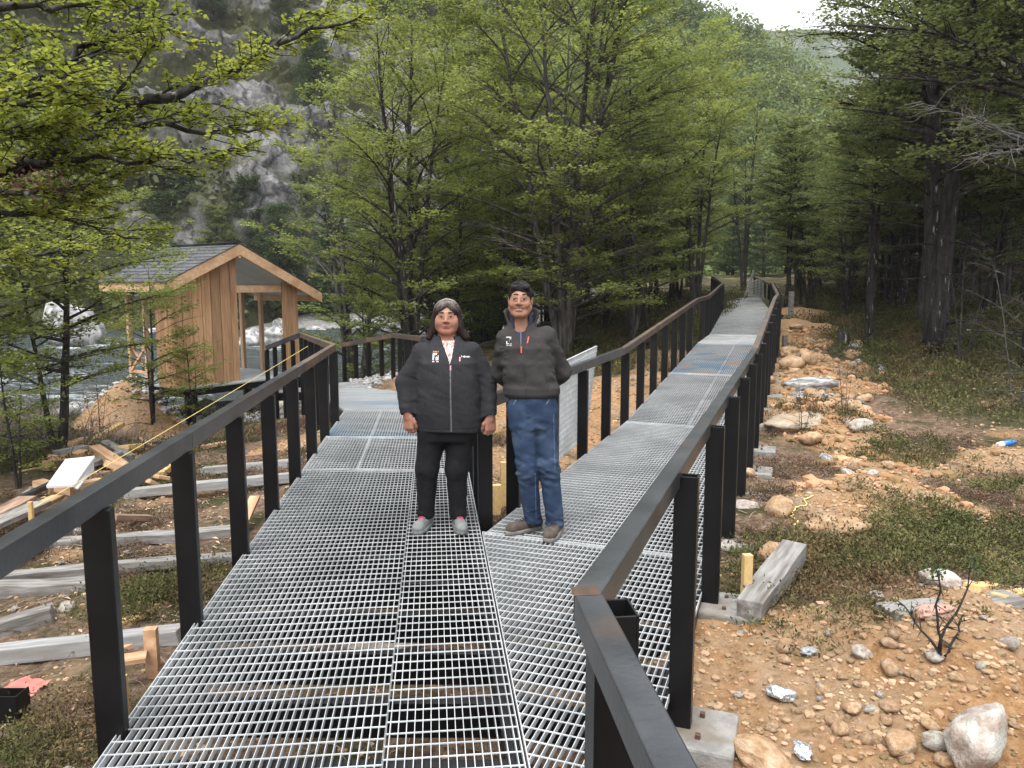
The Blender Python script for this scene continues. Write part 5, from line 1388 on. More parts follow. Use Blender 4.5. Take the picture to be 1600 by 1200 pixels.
decal('zip_pull', jack_w, [rect(.057, 1.098, .009, .030)], M_PINK, woman, .006, 1); decal('zip_pull', jack_w, [rect(.114, 1.150, .008, .026)], M_PINK, woman, .006, 1)
emblem(jack_w, -.040, 1.165, 1.1, woman, M_ORANGE)
decal('chest_lettering', jack_w, [rect(.122 + k * .0072, 1.166 - k * .0008, .0050, .0075 if k % 3 else .011) for k in range(8)], M_WHITE, woman, .0024, 1)
def pants_w(p):
    d = loft(p, np.array([.60, .66, .74]), np.array([.026] * 3), np.zeros(3), np.array([.175, .192, .185]), np.array([.115, .125, .13]))
    for s in (-1, 1):
        hip, kn, an = (.014 + s * .092, .01, .66), (-.020 + s * .098, -.012, .41), (-.026 + s * .108, .015, .095)
        d = smin(d, smin(rc(p, hip, kn, .103, .072), rc(p, kn, an, .072, .058), .04), .025)
    d = d + vnoise(p * np.array([12, 12, 30], np.float32), 8) * .003 * sst(.5, .3, p[:, 2]) + vnoise(p * np.array([20, 20, 55], np.float32), 9) * .004 * sst(.22, .12, p[:, 2])
    return smax(d, .062 - p[:, 2], .006)
sdf_obj('trousers', pants_w, (-.25, -.2, .04), (.28, .2, .78), .006, [mat('black_trouser', (.007, .007, .008), (.012, .012, .013), scale=30, rough=.85, spec=.2)], woman)
def shoe(name, cx, cy, yaw, L, parent, up_m, sole_m, lace_m, wid=.046, hi=.085):
    c_ = np.array([cx, cy, 0], np.float32)
    def up(p):
        q = rot_xy(p, c_, yaw)      # toe towards -y
        d = rc(q, (0, .03, .052), (0, -L * .52, .036), .042, .034)
        d = smin(d, ell(q, (0, -L * .50, .034), (wid, .062, .033)), .03)
        d = smin(d, rc(q, (0, .035, .05), (0, .022, hi + .02), .042, .043), .03)
        d = smax(d, .016 - q[:, 2], .004); d = smax(d, q[:, 2] - hi - .02 - q[:, 1] * .2, .006)
        d = smax(d, np.abs(q[:, 0]) - wid, .02)
        return d
    def sole(p):
        q = rot_xy(p, c_, yaw)
        f = np.interp(q[:, 1], [-L * .76, -L * .70, -L * .45, -L * .1, .05, .078], [.006, .034, wid + .004, wid - .006, .041, .02])
        d = smax(np.abs(q[:, 0]) - f, np.abs(q[:, 2] - .013) - .013, .006); d = smax(d, np.maximum(q[:, 1] - .078, -L * .765 - q[:, 1]), .01)
        return d + .0022 * np.sin(q[:, 1] * 420) * (q[:, 2] < .012)
    lo, hi_ = (cx - .3, cy - .3, -.006), (cx + .3, cy + .2, .15)
    o = sdf_obj(name, up, lo, hi_, .0045, [up_m], parent); sdf_obj('sole', sole, lo, hi_, .0045, [sole_m], o)
    mb = MB(); ca, sa = math.cos(yaw), math.sin(yaw)
    for k in range(5):
        y = -L * .10 - k * .019; t = np.linspace(-1, 1, 7); qx = t * .021; qz = np.interp(-y, [L * .1, L * .5], [.094, .066]) - .006 * t ** 2 + .004
        v = np.stack([qx * ca - y * sa + cx, qx * sa + y * ca + cy, qz], 1); mb.tubes(v[None], np.full((1, 7), .0032), 5)
    mb.build('lace', lace_m, o, smooth=True, local=True)
    return o
M_TRAINER = mat('grey_trainer', (.13, .15, .145), (.19, .21, .20), scale=40, rough=.8); M_SOLE = mat('trainer_sole', (.20, .21, .205), (.10, .10, .10), scale=8, rough=.7)
M_LACEP = mat('pink_lace', (.65, .08, .20), rough=.6)
shoe('shoe', -.137, .02, -.26, .24, woman, M_TRAINER, M_SOLE, M_LACEP); shoe('shoe', .085, .02, .22, .24, woman, M_TRAINER, M_SOLE, M_LACEP)
# her hair: shoulder length, greying at the crown
def hair_w(p):
    q = (p - np.array(hc, np.float32)) / np.float32(HS)
    cap = ell(q, (0, .020, .040), (.092, .108, .094))
    cut = ell(q, (0, -.090, -.026), (.071, .075, .106)); cap = smax(cap, -cut, .012)
    cap = smax(cap, -(q[:, 2] + .02), .02)
    d = cap
    for s in (-1, 1):
        d = smin(d, smin(rc(q, (s * .070, .0, .035), (s * .083, .0, -.06), .028, .034), rc(q, (s * .083, .0, -.06), (s * .134, -.010, -.138), .036, .022), .02), .02)
    d = smin(d, rc(q, (-.055, .065, -.03), (.055, .065, -.03), .05, .05), .04); d = smin(d, rc(q, (-.055, .062, -.11), (.055, .062, -.11), .04, .04), .04)
    d = smin(d, rc(q, (.018, -.062, .106), (-.066, -.048, .050), .016, .012), .012); d = smin(d, rc(q, (.018, -.062, .106), (.070, -.046, .045), .016, .012), .012)
    return d + vnoise(p * np.array([95, 60, 7], np.float32), 5) * .0045 + vnoise(p * np.array([30, 30, 9], np.float32), 6) * .005
def hair_mat(name, dark, grey, z0, z1):
    g = mat(name, dark, tuple(c * 2.1 for c in dark), scale=40, rough=.6, stretch=(3, 3, .15), spec=.25)
    N, L = g.node_tree.nodes, g.node_tree.links; b = N['Principled BSDF']; src = b.inputs['Base Color'].links[0].from_socket
    tc = N.new('ShaderNodeTexCoord'); sx = N.new('ShaderNodeSeparateXYZ'); L.new(tc.outputs['Object'], sx.inputs[0])
    nz = N.new('ShaderNodeTexNoise'); nz.inputs['Scale'].default_value = 60; mp = N.new('ShaderNodeMapping'); mp.inputs['Scale'].default_value = (2, 2, .15); L.new(tc.outputs['Object'], mp.inputs[0]); L.new(mp.outputs[0], nz.inputs['Vector'])
    ma = N.new('ShaderNodeMath'); ma.operation = 'MULTIPLY_ADD'; L.new(nz.outputs['Fac'], ma.inputs[0]); ma.inputs[1].default_value = .08; L.new(sx.outputs['Z'], ma.inputs[2])
    mr = N.new('ShaderNodeMapRange'); mr.inputs[1].default_value = z0 + .04; mr.inputs[2].default_value = z1 + .04; L.new(ma.outputs[0], mr.inputs[0])
    mx = N.new('ShaderNodeMix'); mx.data_type = 'RGBA'; L.new(mr.outputs[0], mx.inputs[0]); L.new(src, mx.inputs[6]); mx.inputs[7].default_value = (*grey, 1); L.new(mx.outputs[2], b.inputs['Base Color'])
    return g
sdf_obj('hair', hair_w, (-.18, -.15, 1.22), (.22, .18, 1.57), .0040, [hair_mat('greying_hair', (.016, .010, .008), (.20, .17, .15), hc[2] + .045, hc[2] + .125)], woman)
def locks(fn, starts, steps, dirs, r, seed, step=.011, gravity=None):
    """strands that creep over the hair surface"""
    rgl = np.random.default_rng(seed); P = [starts.astype(np.float32)]; d = dirs.copy()
    for k in range(steps):
        q = P[-1] + d * step
        e = .003; g = np.stack([fn(q + np.array([e if a == b else 0 for b in range(3)], np.float32)) - fn(q - np.array([e if a == b else 0 for b in range(3)], np.float32)) for a in range(3)], 1)
        n = unit(g); q = q - n * (fn(q) - .0015)[:, None]; P.append(q.astype(np.float32))
        d = unit(unit(q - P[-2]) * .75 + (gravity if gravity is not None else 0) + rgl.normal(0, .09, d.shape))
    P = np.stack(P, 1); mb = MB(); mb.tubes(P, np.asarray(r)[None] * rgl.uniform(.7, 1.3, (len(P), 1)), 4, cap=False); return mb
rgh = np.random.default_rng(2); nL = 260; ph = rgh.uniform(0, 2 * np.pi, nL); rad = rgh.uniform(.004, .055, nL)
st = np.stack([hc[0] + .016 + np.cos(ph) * rad, .01 + np.sin(ph) * rad * 1.3, np.full(nL, hc[2] + .108)], 1); st[:, 2] -= rad ** 2 * 6
dr = unit(np.stack([np.cos(ph), np.sin(ph) * .9 + .25, np.full(nL, -.35)], 1))
locks(hair_w, st, 24, dr, np.linspace(.0032, .0012, 25), 3, .0112, np.array([0, .03, -.42])).build('hair_lock', [bpy.data.materials['greying_hair']], woman, smooth=True, local=True)
mb = MB(); t = np.linspace(-1, 1, 15)
P = np.stack([hc[0] + t * .060, -.027 + .041 * t ** 2, hc[2] + .120 - .028 * t ** 2], 1); mb.tubes(P[None], np.full((1, 15), .0045), 6)
mb.build('hair_band', mat('pale_band', (.30, .28, .27), rough=.45), woman, smooth=True, local=True)

# ======================= the man ==========================================
MX, MY = PX(838, 4.9), 4.9
mc = (-.108, -.01, 1.520); myaw = -.10
BY = -.30                                   # his body is turned a little to the viewer's left
head_m = head_fn(mc, myaw, 1.0, .95, 1.0, .005, -.0004)
armsM = {-1: [(-.195, .02, 1.270), (-.232, .10, 1.05), (-.10, .20, .90)], 1: [(.060, .03, 1.285), (.168, .13, 1.05), (.020, .22, .88)]}
TM_Z = np.array([.885, .93, 1.02, 1.12, 1.22, 1.29, 1.335, 1.375]); TM_CX = np.array([-.030, -.034, -.046, -.060, -.074, -.086, -.094, -.100]); TM_CY = np.array([.02, .02, .015, .015, .02, .03, .03, .03])
TM_HW = np.array([.158, .172, .176, .178, .172, .150, .108, .078]); TM_HD = np.array([.112, .120, .122, .124, .120, .100, .080, .068])
hand_ml = hand_fn(np.array(armsM[-1][2]), (.8, .1, -.4), (0, -.6, -.6), 1, 1.0, .6); hand_mr = hand_fn(np.array(armsM[1][2]), (-.7, .25, -.5), (0, .6, -.6), 1, 1.0, .6)
legM = {-1: [(-.095, .0, .82), (-.060, -.035, .44), (-.022, .03, .07)], 1: [(.040, .03, .82), (.078, -.02, .44), (.122, -.02, .07)]}
def body_m(p):
    d = head_m(p); d = smin(d, loft(p, TM_Z, TM_CX, TM_CY, TM_HW - .03, TM_HD - .03), .03)
    for s, h in ((-1, hand_ml), (1, hand_mr)):
        a = armsM[s]; d = smin(d, smin(rc(p, a[0], a[1], .045, .036), rc(p, a[1], a[2], .036, .026), .02), .02); d = smin(d, h(p), .012)
        l = legM[s]; d = smin(d, smin(rc(p, l[0], l[1], .075, .050), rc(p, l[1], l[2], .050, .036), .02), .03)
    d = smin(d, loft(p, np.array([.78, .86, .95]), np.array([-.03] * 3), np.array([.015] * 3), np.array([.125] * 3), np.array([.085] * 3)), .03)
    return d
lz2 = lip_zone(mc, myaw, 1, .006)
man = sdf_obj('person', body_m, (-.36, -.25, .02), (.30, .36, 1.66), .0042, [M_SKIN2, M_LIP], None, lambda V: lz2(V) * (V[:, 2] > 1.4))
man.location = (MX, MY, .002)
tag(man, 'man in a grey fleece jacket and blue jeans standing with his hands behind his back', 'person')
face_bits(man, mc, myaw, head_m, browz=.041, teeth=True, open_=.006)
def jack_m(p0):
    p = p0
    t = loft(p, TM_Z, TM_CX, TM_CY, TM_HW, TM_HD, 2.5, .016)
    sl = sleeves(p, armsM, .072, .066, .050)
    fold = ridged((p + p[:, [2, 0, 1]] * np.array([-.5, 0, 0], np.float32)) * np.array([8, 6, 9], np.float32), 2, 13) * .0042 + vnoise((p + p[:, [2, 0, 1]] * .6) * np.array([13, 10, 16], np.float32), 14) * .0060 + ridged((p + p[:, [2, 0, 1]] * np.array([.7, 0, .4], np.float32)) * np.array([9, 9, 20], np.float32), 2, 16) * .006 * sst(.10, .16, np.abs(p[:, 0] + .06))
    d = smin(t, sl, .03) + fold
    d = smin(d, loft(p, np.array([.905, .925, .965, .99]), np.full(4, -.034), np.full(4, .02), np.array([.155, .176, .180, .165]), np.array([.11, .125, .125, .11]), 2.5, .012), .02)
    d = smax(d, .893 - p[:, 2] + .01 * np.cos(p[:, 0] * 8), .01)
    q = p - np.array([-.098, .022, 1.398], np.float32); rr = np.hypot(q[:, 0] / 1.02, q[:, 1]); zc = q[:, 2] - .22 * q[:, 1]
    col = smax(np.abs(rr - (.092 + zc * .30)) - .008, np.abs(zc) - .056, .008); col = smax(col, -(q[:, 1] + .058 - np.abs(q[:, 0] + .012) * .28), .01)
    d = smin(d, col, .022)
    ax = -.104 + (1.25 - p[:, 2]) * .06
    v = np.abs(p[:, 0] - ax) - np.clip((p[:, 2] - 1.235) * .36, -.02, .058)
    cut = smax(smax(v, p[:, 1] + .015, .005), 1.225 - p[:, 2], .005)
    return smax(d, -cut, .008)
sdf_obj('jacket', jack_m, (-.36, -.22, .86), (.30, .36, 1.50), .0050, [M_FLEECE2], man)
M_NAVY = mat('navy_layer', (.014, .018, .040), (.022, .027, .055), scale=40, rough=.85)
def inner_m(p):
    d = loft(p, TM_Z, TM_CX, TM_CY, TM_HW - .012, TM_HD - .014, 2.5, .014)
    q = p - np.array([-.10, .020, 1.398], np.float32); rr = np.hypot(q[:, 0], q[:, 1])
    col = smax(np.abs(rr - .071) - .006, np.abs(q[:, 2] - .14 * q[:, 1]) - .044, .006); col = smax(col, -(q[:, 1] + .062 - np.abs(q[:, 0]) * .2), .008)
    return smin(smax(d, 1.16 - p[:, 2], .01), col, .012)
sdf_obj('inner_jacket', inner_m, (-.30, -.16, 1.15), (.12, .18, 1.48), .005, [M_NAVY], man)
zip_strip('inner_zip', inner_m, -.104, 1.24, 1.345, .006, M_ZIP, man)
zip_strip('zip', jack_m, 0, .905, 1.222, .009, M_TRIM, man, xf=lambda z: -.100 + (1.25 - z) * .10)
zip_strip('pocket_zip', jack_m, 0, 1.165, 1.262, .006, M_TRIM, man, xf=lambda z: -.062 - (1.262 - z) * .16)
zip_strip('pocket_zip', jack_m, 0, .945, 1.06, .006, M_TRIM, man, xf=lambda z: .052 + (1.06 - z) * .14)
decal('zip_pull', jack_m, [[(-.106, 1.195), (-.097, 1.193), (-.098, 1.236), (-.106, 1.238)]], M_RED, man, .007, 1)
decal('zip_pull', jack_m, [[(-.068, 1.252), (-.059, 1.258), (-.052, 1.298), (-.060, 1.294)]], M_RED, man, .007, 1)
emblem(jack_m, -.180, 1.265, .92, man, M_WHITE)
decal('chest_lettering', jack_m, [rect(-.032 + k * .0068, 1.298 - k * .0004, .0048, .0058) for k in range(7)], M_DARKP, man, .0024, 1)
def jeans_m(p):
    d = loft(p, np.array([.70, .78, .86, .93]), np.array([-.030, -.030, -.030, -.032]), np.array([.015] * 4), np.array([.140, .150, .150, .146]), np.array([.108, .112, .108, .104]), 2.3)
    d2 = None
    for s in (-1, 1):
        l = legM[s]; e = smin(rc(p, l[0], l[1], .095, .069), rc(p, l[1], l[2], .069, .059), .04); d2 = e if d2 is None else smin(d2, e, .008)
    d = smin(d, d2, .03)
    w1 = vnoise((p + p[:, [2, 2, 0]] * np.array([.5, 0, .3], np.float32)) * np.array([14, 14, 36], np.float32), 18)
    kn = np.exp(-((p[:, 2] - .42) / .12) ** 2) + 1.3 * np.exp(-((p[:, 2] - .11) / .06) ** 2) + .6 * np.exp(-((p[:, 2] - .70) / .08) ** 2)
    w2 = ridged((p + p[:, [2, 2, 0]] * np.array([.6, 0, -.4], np.float32)) * np.array([10, 10, 22], np.float32), 2, 28)
    d = d + (w1 * .008 + w2 * .009) * np.minimum(kn, 1.2) + vnoise(p * np.array([22, 22, 16], np.float32), 19) * .0025
    d = d - .004 * np.exp(-((p[:, 2] - .066) / .012) ** 2)
    return smax(d, .052 - p[:, 2], .005)
M_JEAN = mat('blue_denim', (.017, .032, .066), (.030, .050, .094), scale=14, rough=.85, bump=.2, bscale=300, c3=(.075, .110, .165), s3=5, m3=(.5, .75), spec=.2, dist=.003)
jn = sdf_obj('jeans', jeans_m, (-.24, -.18, .03), (.26, .2, .96), .0055, [M_JEAN], man)
M_SEAM = mat('jean_seam', (.022, .046, .10), (.12, .17, .26), scale=200, rough=.8)
zip_strip('seam', jeans_m, 0, .45, .80, .005, M_SEAM, jn, xf=lambda z: .105 + (.80 - z) * .03, y0=-.4); zip_strip('seam', jeans_m, 0, .10, .42, .005, M_SEAM, jn, xf=lambda z: -.012 + (.42 - z) * .03, y0=-.4)
zip_strip('fly', jeans_m, -.060, .79, .895, .022, M_JEAN, jn, lift=.003)
for x0 in (-.150, .055): zip_strip('pocket_edge', jeans_m, 0, .865, .895, .016, M_SEAM, jn, n=10, xf=lambda z, x0=x0: x0 + (z - .865) * .6)
M_BOOT = mat('brown_suede_boot', (.050, .036, .030), (.085, .064, .053), scale=30, rough=.9, c3=(.11, .09, .075), s3=9, m3=(.55, .8)); M_BSOLE = mat('boot_sole', (.14, .13, .12), (.20, .19, .175), scale=20, rough=.8)
M_BLACE = mat('boot_lace', (.03, .022, .018), rough=.9)
shoe('boot', -.030, .055, -1.02, .27, man, M_BOOT, M_BSOLE, M_BLACE, .048, .105); shoe('boot', .128, -.015, -.32, .27, man, M_BOOT, M_BSOLE, M_BLACE, .048, .105)
def hair_m(p):
    q = rot_xy(p, mc, myaw) / np.float32(HS)
    d = ell(q, (0, .022, .048), (.086, .103, .088))
    d = smax(d, -ell(q, (0, -.092, -.030), (.072, .075, .098)), .010); d = smax(d, -(q[:, 2] + .012 + sst(-.02, .03, q[:, 1]) * .05), .012)
    d = smax(d, -ell(q, (0, -.02, -.06), (.12, .055, .062)), .01)
    d = smin(d, rc(q, (-.052, -.066, .088), (.052, -.066, .090), .017, .017), .015)
    for s in (-1, 1): d = smin(d, rc(q, (s * .074, -.012, .05), (s * .0755, -.010, .012), .010, .007), .008)
    return d + vnoise(p * np.array([42, 42, 42], np.float32), 23) * .005 + vnoise(p * np.array([90, 90, 60], np.float32), 24) * .003
sdf_obj('hair', hair_m, (-.24, -.16, 1.46), (.03, .16, 1.67), .0040, [mat('black_hair', (.007, .006, .006), (.020, .018, .017), scale=60, rough=.6, spec=.25)], man)
nL = 420; u = rgh.normal(size=(nL, 3)); u = unit(u * [1, 1, 1] + [0, -.1, .5]); st = np.array(mc) + (u * [.080, .095, .082] + [0, .018, .045]) * HS
ok = (st[:, 2] > mc[2] + .015 * HS) & ~((st[:, 1] < mc[1] - .055) & (st[:, 2] < mc[2] + .072)); st = st[ok]
dr = unit(np.stack([.6 * np.ones(len(st)), -.5 * np.ones(len(st)), .15 * np.ones(len(st))], 1) + rgh.normal(0, .45, (len(st), 3)))
locks(hair_m, st, 4, dr, np.linspace(.0030, .0010, 5), 5, .0085, np.array([.1, -.1, .05])).build('hair_lock', [bpy.data.materials['black_hair']], man, smooth=True, local=True)
# ------------------------------------------------------------------ timber, stones, litter
import bmesh
def rock_mesh(name, seed, sq=(1, .8, .62), rough=.22, sub=3, angular=0.):
    bm = bmesh.new(); bmesh.ops.create_icosphere(bm, subdivisions=sub, radius=1.0)
    V = np.array([v.co[:] for v in bm.verts])
    r = 1 + fbm(V * 1.3 + seed * 7.1, 3, seed) * rough * 1.6 + fbm(V * 4.0 + seed, 3, seed + 9) * rough * .35
    if angular:
        rgl = np.random.default_rng(seed); D = unit(rgl.normal(size=(11, 3)))
        lim = rgl.uniform(.62, .95, 11); pr = V @ D.T
        k = np.where(pr > .05, lim[None] / np.maximum(pr, .05), 9).min(1); r = np.minimum(r, k * (1 + .02 * r)) * angular + r * (1 - angular)
    V = V * r[:, None] * np.array(sq)
    for v, c in zip(bm.verts, V): v.co = c
    me = bpy.data.meshes.new(name); bm.to_mesh(me); bm.free()
    me.polygons.foreach_set('use_smooth', np.ones(len(me.polygons), bool)); return me
M_RK_OR = mat('ochre_stone', (.28, .17, .09), (.42, .28, .165), scale=3.5, rough=.92, bump=.9, bscale=14, c3=(.48, .37, .26), s3=2, m3=(.48, .68), rnd=.14, spec=.2)
M_RK_PK = mat('pinkish_stone', (.25, .20, .165), (.37, .31, .265), scale=3.5, rough=.92, bump=.9, bscale=14, c3=(.44, .44, .39), s3=2, rnd=.12, spec=.2)
M_RK_GR = mat('grey_stone', (.12, .12, .12), (.30, .295, .29), scale=4, rough=.95, bump=.9, bscale=20, c3=(.44, .43, .41), s3=3, m3=(.5, .62), rnd=.15, spec=.2)
RK = [rock_mesh('stone', 100 + k, (1, .78 + .06 * (k % 3), .58 + .07 * (k % 2)), .3, 3, .85 if k % 2 else .55) for k in range(8)]
RKF = [rock_mesh('stone', 140 + k, (1, .7, .30), .2, 3, .6) for k in range(3)]
RKA = [rock_mesh('stone', 160 + k, (1, .85, .75), .34, 4, .95) for k in range(3)]
def rock(me, x, y, r, m_, label, cat='stone', group=None, rz=0., sink=.25, name='stone', tilt=(0, 0), sc=(1, 1, 1), z=None):
    o = bpy.data.objects.new(name, me); C.objects.link(o)
    o.scale = (r * sc[0], r * sc[1], r * sc[2]); o.rotation_euler = (tilt[0], tilt[1], rz)
    o.location = (x, y, (zg(x, y) if z is None else z) + r * .55 * sc[2] * (1 - sink * 1.6))
    if not me.materials: me.materials.append(m_)
    o.material_slots[0].link = 'OBJECT'; o.material_slots[0].material = m_
    return tag(o, label, cat, group)
def rpx(me, u, v, wpx, m_, label, k=0., **kw):
    """stone whose foot stands on the ground seen at pixel (u, v) and is wpx wide there"""
    g = G(u, v); r = wpx / 2 / FPX * np.linalg.norm(g - [0, 0, EYE]) * .98
    return rock(me, g[0], g[1] + r * .5, r, m_, label, rz=k, **kw)
rpx(RK[0], 1216, 884, 62, M_RK_OR, 'rounded ochre boulder resting behind the pinkish stone by the wooden stake', .3)
rpx(RK[2], 1209, 914, 62, M_RK_PK, 'flat pinkish grey stone under the weathered log end', 1.0, sc=(1, .8, .8))
rpx(RK[4], 1168, 810, 42, M_RK_PK, 'pale oval stone between two concrete footings', .1, sc=(1, .8, .7))
rpx(RK[1], 1222, 822, 50, M_RK_OR, 'tan egg shaped boulder right of the second footing', 1.9)
rpx(RK[3], 1140, 868, 34, M_RK_PK, 'small pinkish stone touching the black post above the stake', .5)
rpx(RK[5], 1170, 744, 24, M_RK_OR, 'round ochre stone beside the railing post foot', .5, sc=(.9, .9, 1.3))
rpx(RKA[0], 1318, 858, 100, M_RK_OR, 'long flat ochre boulder lying in the dark heath', 3.0, sc=(1, .7, .55), sink=.35)
rpx(RK[6], 1337, 735, 26, M_RK_OR, 'upright orange stone on the orange soil mound', .2, sc=(.85, .8, 1.7))
rpx(RK[7], 1352, 684, 44, M_RK_PK, 'whitish oval stone at the edge of the soil band', .2, sc=(1, .8, .8))
rpx(RK[0], 1478, 917, 58, M_RK_PK, 'pale rounded boulder behind the grey board', 2.2, sc=(1, .8, .9))
rpx(RKA[0], 1472, 962, 70, mat('red_stone', (.36, .20, .15), (.46, .28, .22), scale=6, rough=.9, bump=.4), 'reddish angular slab in front of the grey board', .4, sc=(1, .6, .42))
rpx(RKA[1], 1545, 1205, 112, M_RK_PK, 'large pale angular boulder at the bottom right corner', .8, sc=(1, .8, 1.15), sink=.15)
rpx(RK[3], 1415, 1178, 52, M_RK_OR, 'tan faceted stone left of the large corner boulder', .6)
rpx(RK[5], 1316, 1156, 28, M_RK_OR, 'brown half buried stone on the near soil', 1.2, sc=(.9, .9, 1.3))
rpx(RKA[2], 1200, 1205, 92, M_RK_OR, 'broad ochre rock beside the nearest concrete block', 2.1, sc=(1, .8, .6))
rpx(RK[1], 1210, 1137, 26, M_RK_OR, 'small oval tan stone below the foil bag', .2, sc=(1, .8, .7))
rpx(RK[2], 1336, 1112, 30, M_RK_OR, 'tan pebble like stone below the twig', .9)
rpx(RKA[0], 1236, 565, 34, M_RK_OR, 'ochre boulder topmost of the cluster beside the ramp posts', .4)
rpx(RK[2], 1258, 560, 26, M_RK_OR, 'round ochre boulder right of the cluster top', 1.4)
rpx(RK[4], 1278, 566, 22, M_RK_OR, 'small ochre boulder at the right of the cluster', 2.4)
rpx(RK[6], 1242, 578, 44, M_RK_OR, 'wide ochre boulder at the front of the cluster', .2)
rpx(RK[3], 1203, 602, 24, M_RK_OR, 'round orange stone beside the ramp railing', .2)
rpx(RK[5], 1236, 638, 24, M_RK_OR, 'upright tan stone left of the pale slab', .2, sc=(.9, .8, 1.4))
rpx(rock_mesh('stone', 177, (1, .85, .75), .5, 4, .7), 1262, 672, 108, mat('pale_slab', (.27, .22, .16), (.40, .34, .26), scale=5, rough=.95, bump=.9, bscale=18, c3=(.34, .24, .15), s3=3), 'large flat pale slab of rock lying in the soil band', .1, sc=(1, .9, .5), sink=1.0)
rpx(RKA[0], 1275, 612, 84, M_RK_GR, 'long grey lichen crusted ledge rising from the soil band', 2.9, sc=(1, .6, .42), sink=.5)
rpx(RKA[1], 1268, 632, 56, M_RK_GR, 'whitish grey crusted rock below the long ledge', .3, sc=(1, .8, .5), sink=.4)
rpx(RK[7], 1332, 640, 34, M_RK_OR, 'smooth orange stone lying right of the pale slab', 3.0, sc=(1, .7, .7))
rpx(RK[1], 1325, 655, 38, M_RK_OR, 'reddish brown stone at the right end of the pale slab', .1, sc=(1, .7, .7))
rpx(RK[6], 1303, 522, 14, M_RK_OR, 'small orange stone on the dark heath below the stump', .1)
rpx(RK[2], 1245, 518, 24, M_RK_OR, 'flat orange stone far up the soil path', .4, sc=(1, .8, .7))
rpx(RK[0], 590, 1050, 120, M_RK_PK, 'broad brown stone lying under the left grating', .4, sc=(1, .8, .7))
rg = np.random.default_rng(31)
def scatter(n, gen, mats_, rmin, rmax, label, group, meshes=RK, zfix=None):
    for k in range(n):
        x, y = gen(); r = rmin * (rmax / rmin) ** (rg.random() ** 1.6)
        rock(meshes[rg.integers(len(meshes))], x, y, r, mats_[rg.integers(len(mats_))], label, group=group, rz=rg.uniform(0, 6.3), tilt=(rg.normal(0, .2), rg.normal(0, .2)), z=zfix)
def on_soil():
    while True:
        g = G(rg.uniform(1150, 1600), 490 + 710 * rg.random() ** .8)
        if soil_mask(g[0], g[1])[0] > .4 and (g[:2] - R_RIGHT) @ N_R > .15: return g[0], g[1]
scatter(90, on_soil, [M_RK_OR, M_RK_OR, M_RK_PK], .016, .055, 'small tan stone half sunk in the orange soil on the right', 'small stones in the soil on the right')
def mid_soil():
    s = rg.uniform(2.9, 14); return tuple(R_LEFT + D_R * s - N_R * rg.uniform(.15, 1.6) * min(1, (s - 2.6) / 3))
def bank_side():
    s = 3.5 + 13 * rg.random() ** .8; return tuple(R_RIGHT + D_R * s + N_R * (.35 + abs(rg.normal(.5, .45)) * (1 + .03 * s)))
scatter(44, bank_side, [M_RK_OR, M_RK_OR, M_RK_OR, M_RK_PK, M_RK_GR], .05, .20, 'tan stone bedded in the soil bank beside the right railing', 'stones in the soil bank beside the right railing')
scatter(25, mid_soil, [M_RK_OR, M_RK_PK, M_RK_GR], .03, .11, 'pale stone lying on the soil between the two walkways', 'stones between the two walkways')
def under():
    return tuple(eL(rg.uniform(1.8, 9)) + N_L * rg.uniform(0, W))
scatter(20, under, [M_RK_PK, M_RK_GR, M_RK_OR], .03, .10, 'stone lying on the ground under the left grating', 'stones under the left grating')
def left_ground():
    return (rg.uniform(-4.2, -1.6), rg.uniform(2.6, 9))
scatter(15, left_ground, [M_RK_PK, M_RK_GR], .025, .07, 'small stone on the littered ground left of the railing', 'small stones left of the railing')
def shore():
    x = rg.uniform(-13, -3.8); return (x, float(bank(np.array(x))) - rg.uniform(-.6, 2.6))
scatter(50, shore, [M_RK_GR, M_RK_GR, M_RK_PK], .06, .42, 'grey river stone on the near shore', 'grey stones on the near shore')
def fshore():
    x = rg.uniform(-24, 3); return (x, float(fbank(np.array(x))) + rg.uniform(-3.5, 1.2))
scatter(45, fshore, [M_RK_GR, M_RK_GR, M_RK_PK], .25, .95, 'whitish grey boulder along the far river bank', 'boulders along the far bank', RKA)
for u, v, w, lb in [(395, 512, 55, 'grey boulder in the rapids seen between the hut posts'), (435, 514, 60, 'dark grey boulder in the rapids left of the hut corner post'), (115, 535, 120, 'long pale rock bar in the river left of the hut')]:
    p = AT(u, v, 33.0); rock(RKA[u % 3], p[0], 33, w / 2 / FPX * 33, M_RK_GR, lb, rz=u * .1, z=-1.25, sink=-.1)

# weathered beams, planks and offcuts
M_GREYW = mat('weathered_timber', (.15, .142, .13), (.28, .268, .25), scale=5, rough=.95, bump=.4, bscale=18, stretch=(7, .8, 7), c3=(.12, .105, .09), s3=3, m3=(.5, .68), rnd=.15, spec=.15)
M_WHITEW = mat('whitened_timber', (.22, .22, .215), (.33, .33, .32), scale=5, rough=.95, bump=.3, stretch=(7, .8, 7), c3=(.24, .22, .20), s3=3, m3=(.5, .7), spec=.15)
M_BROWNW = mat('stained_plank', (.20, .125, .085), (.33, .23, .17), scale=5, rough=.85, stretch=(7, .7, 7), c3=(.12, .08, .06), s3=2, rnd=.2, spec=.2)
M_FRESHW = mat('fresh_offcut', (.48, .30, .17), (.62, .43, .27), scale=6, rough=.75, stretch=(6, .8, 6), c3=(.40, .23, .13), s3=3, rnd=.12, spec=.25)
M_YELW = mat('yellow_lath', (.52, .34, .13), (.62, .43, .20), scale=6, rough=.7, stretch=(6, .8, 6), rnd=.08)
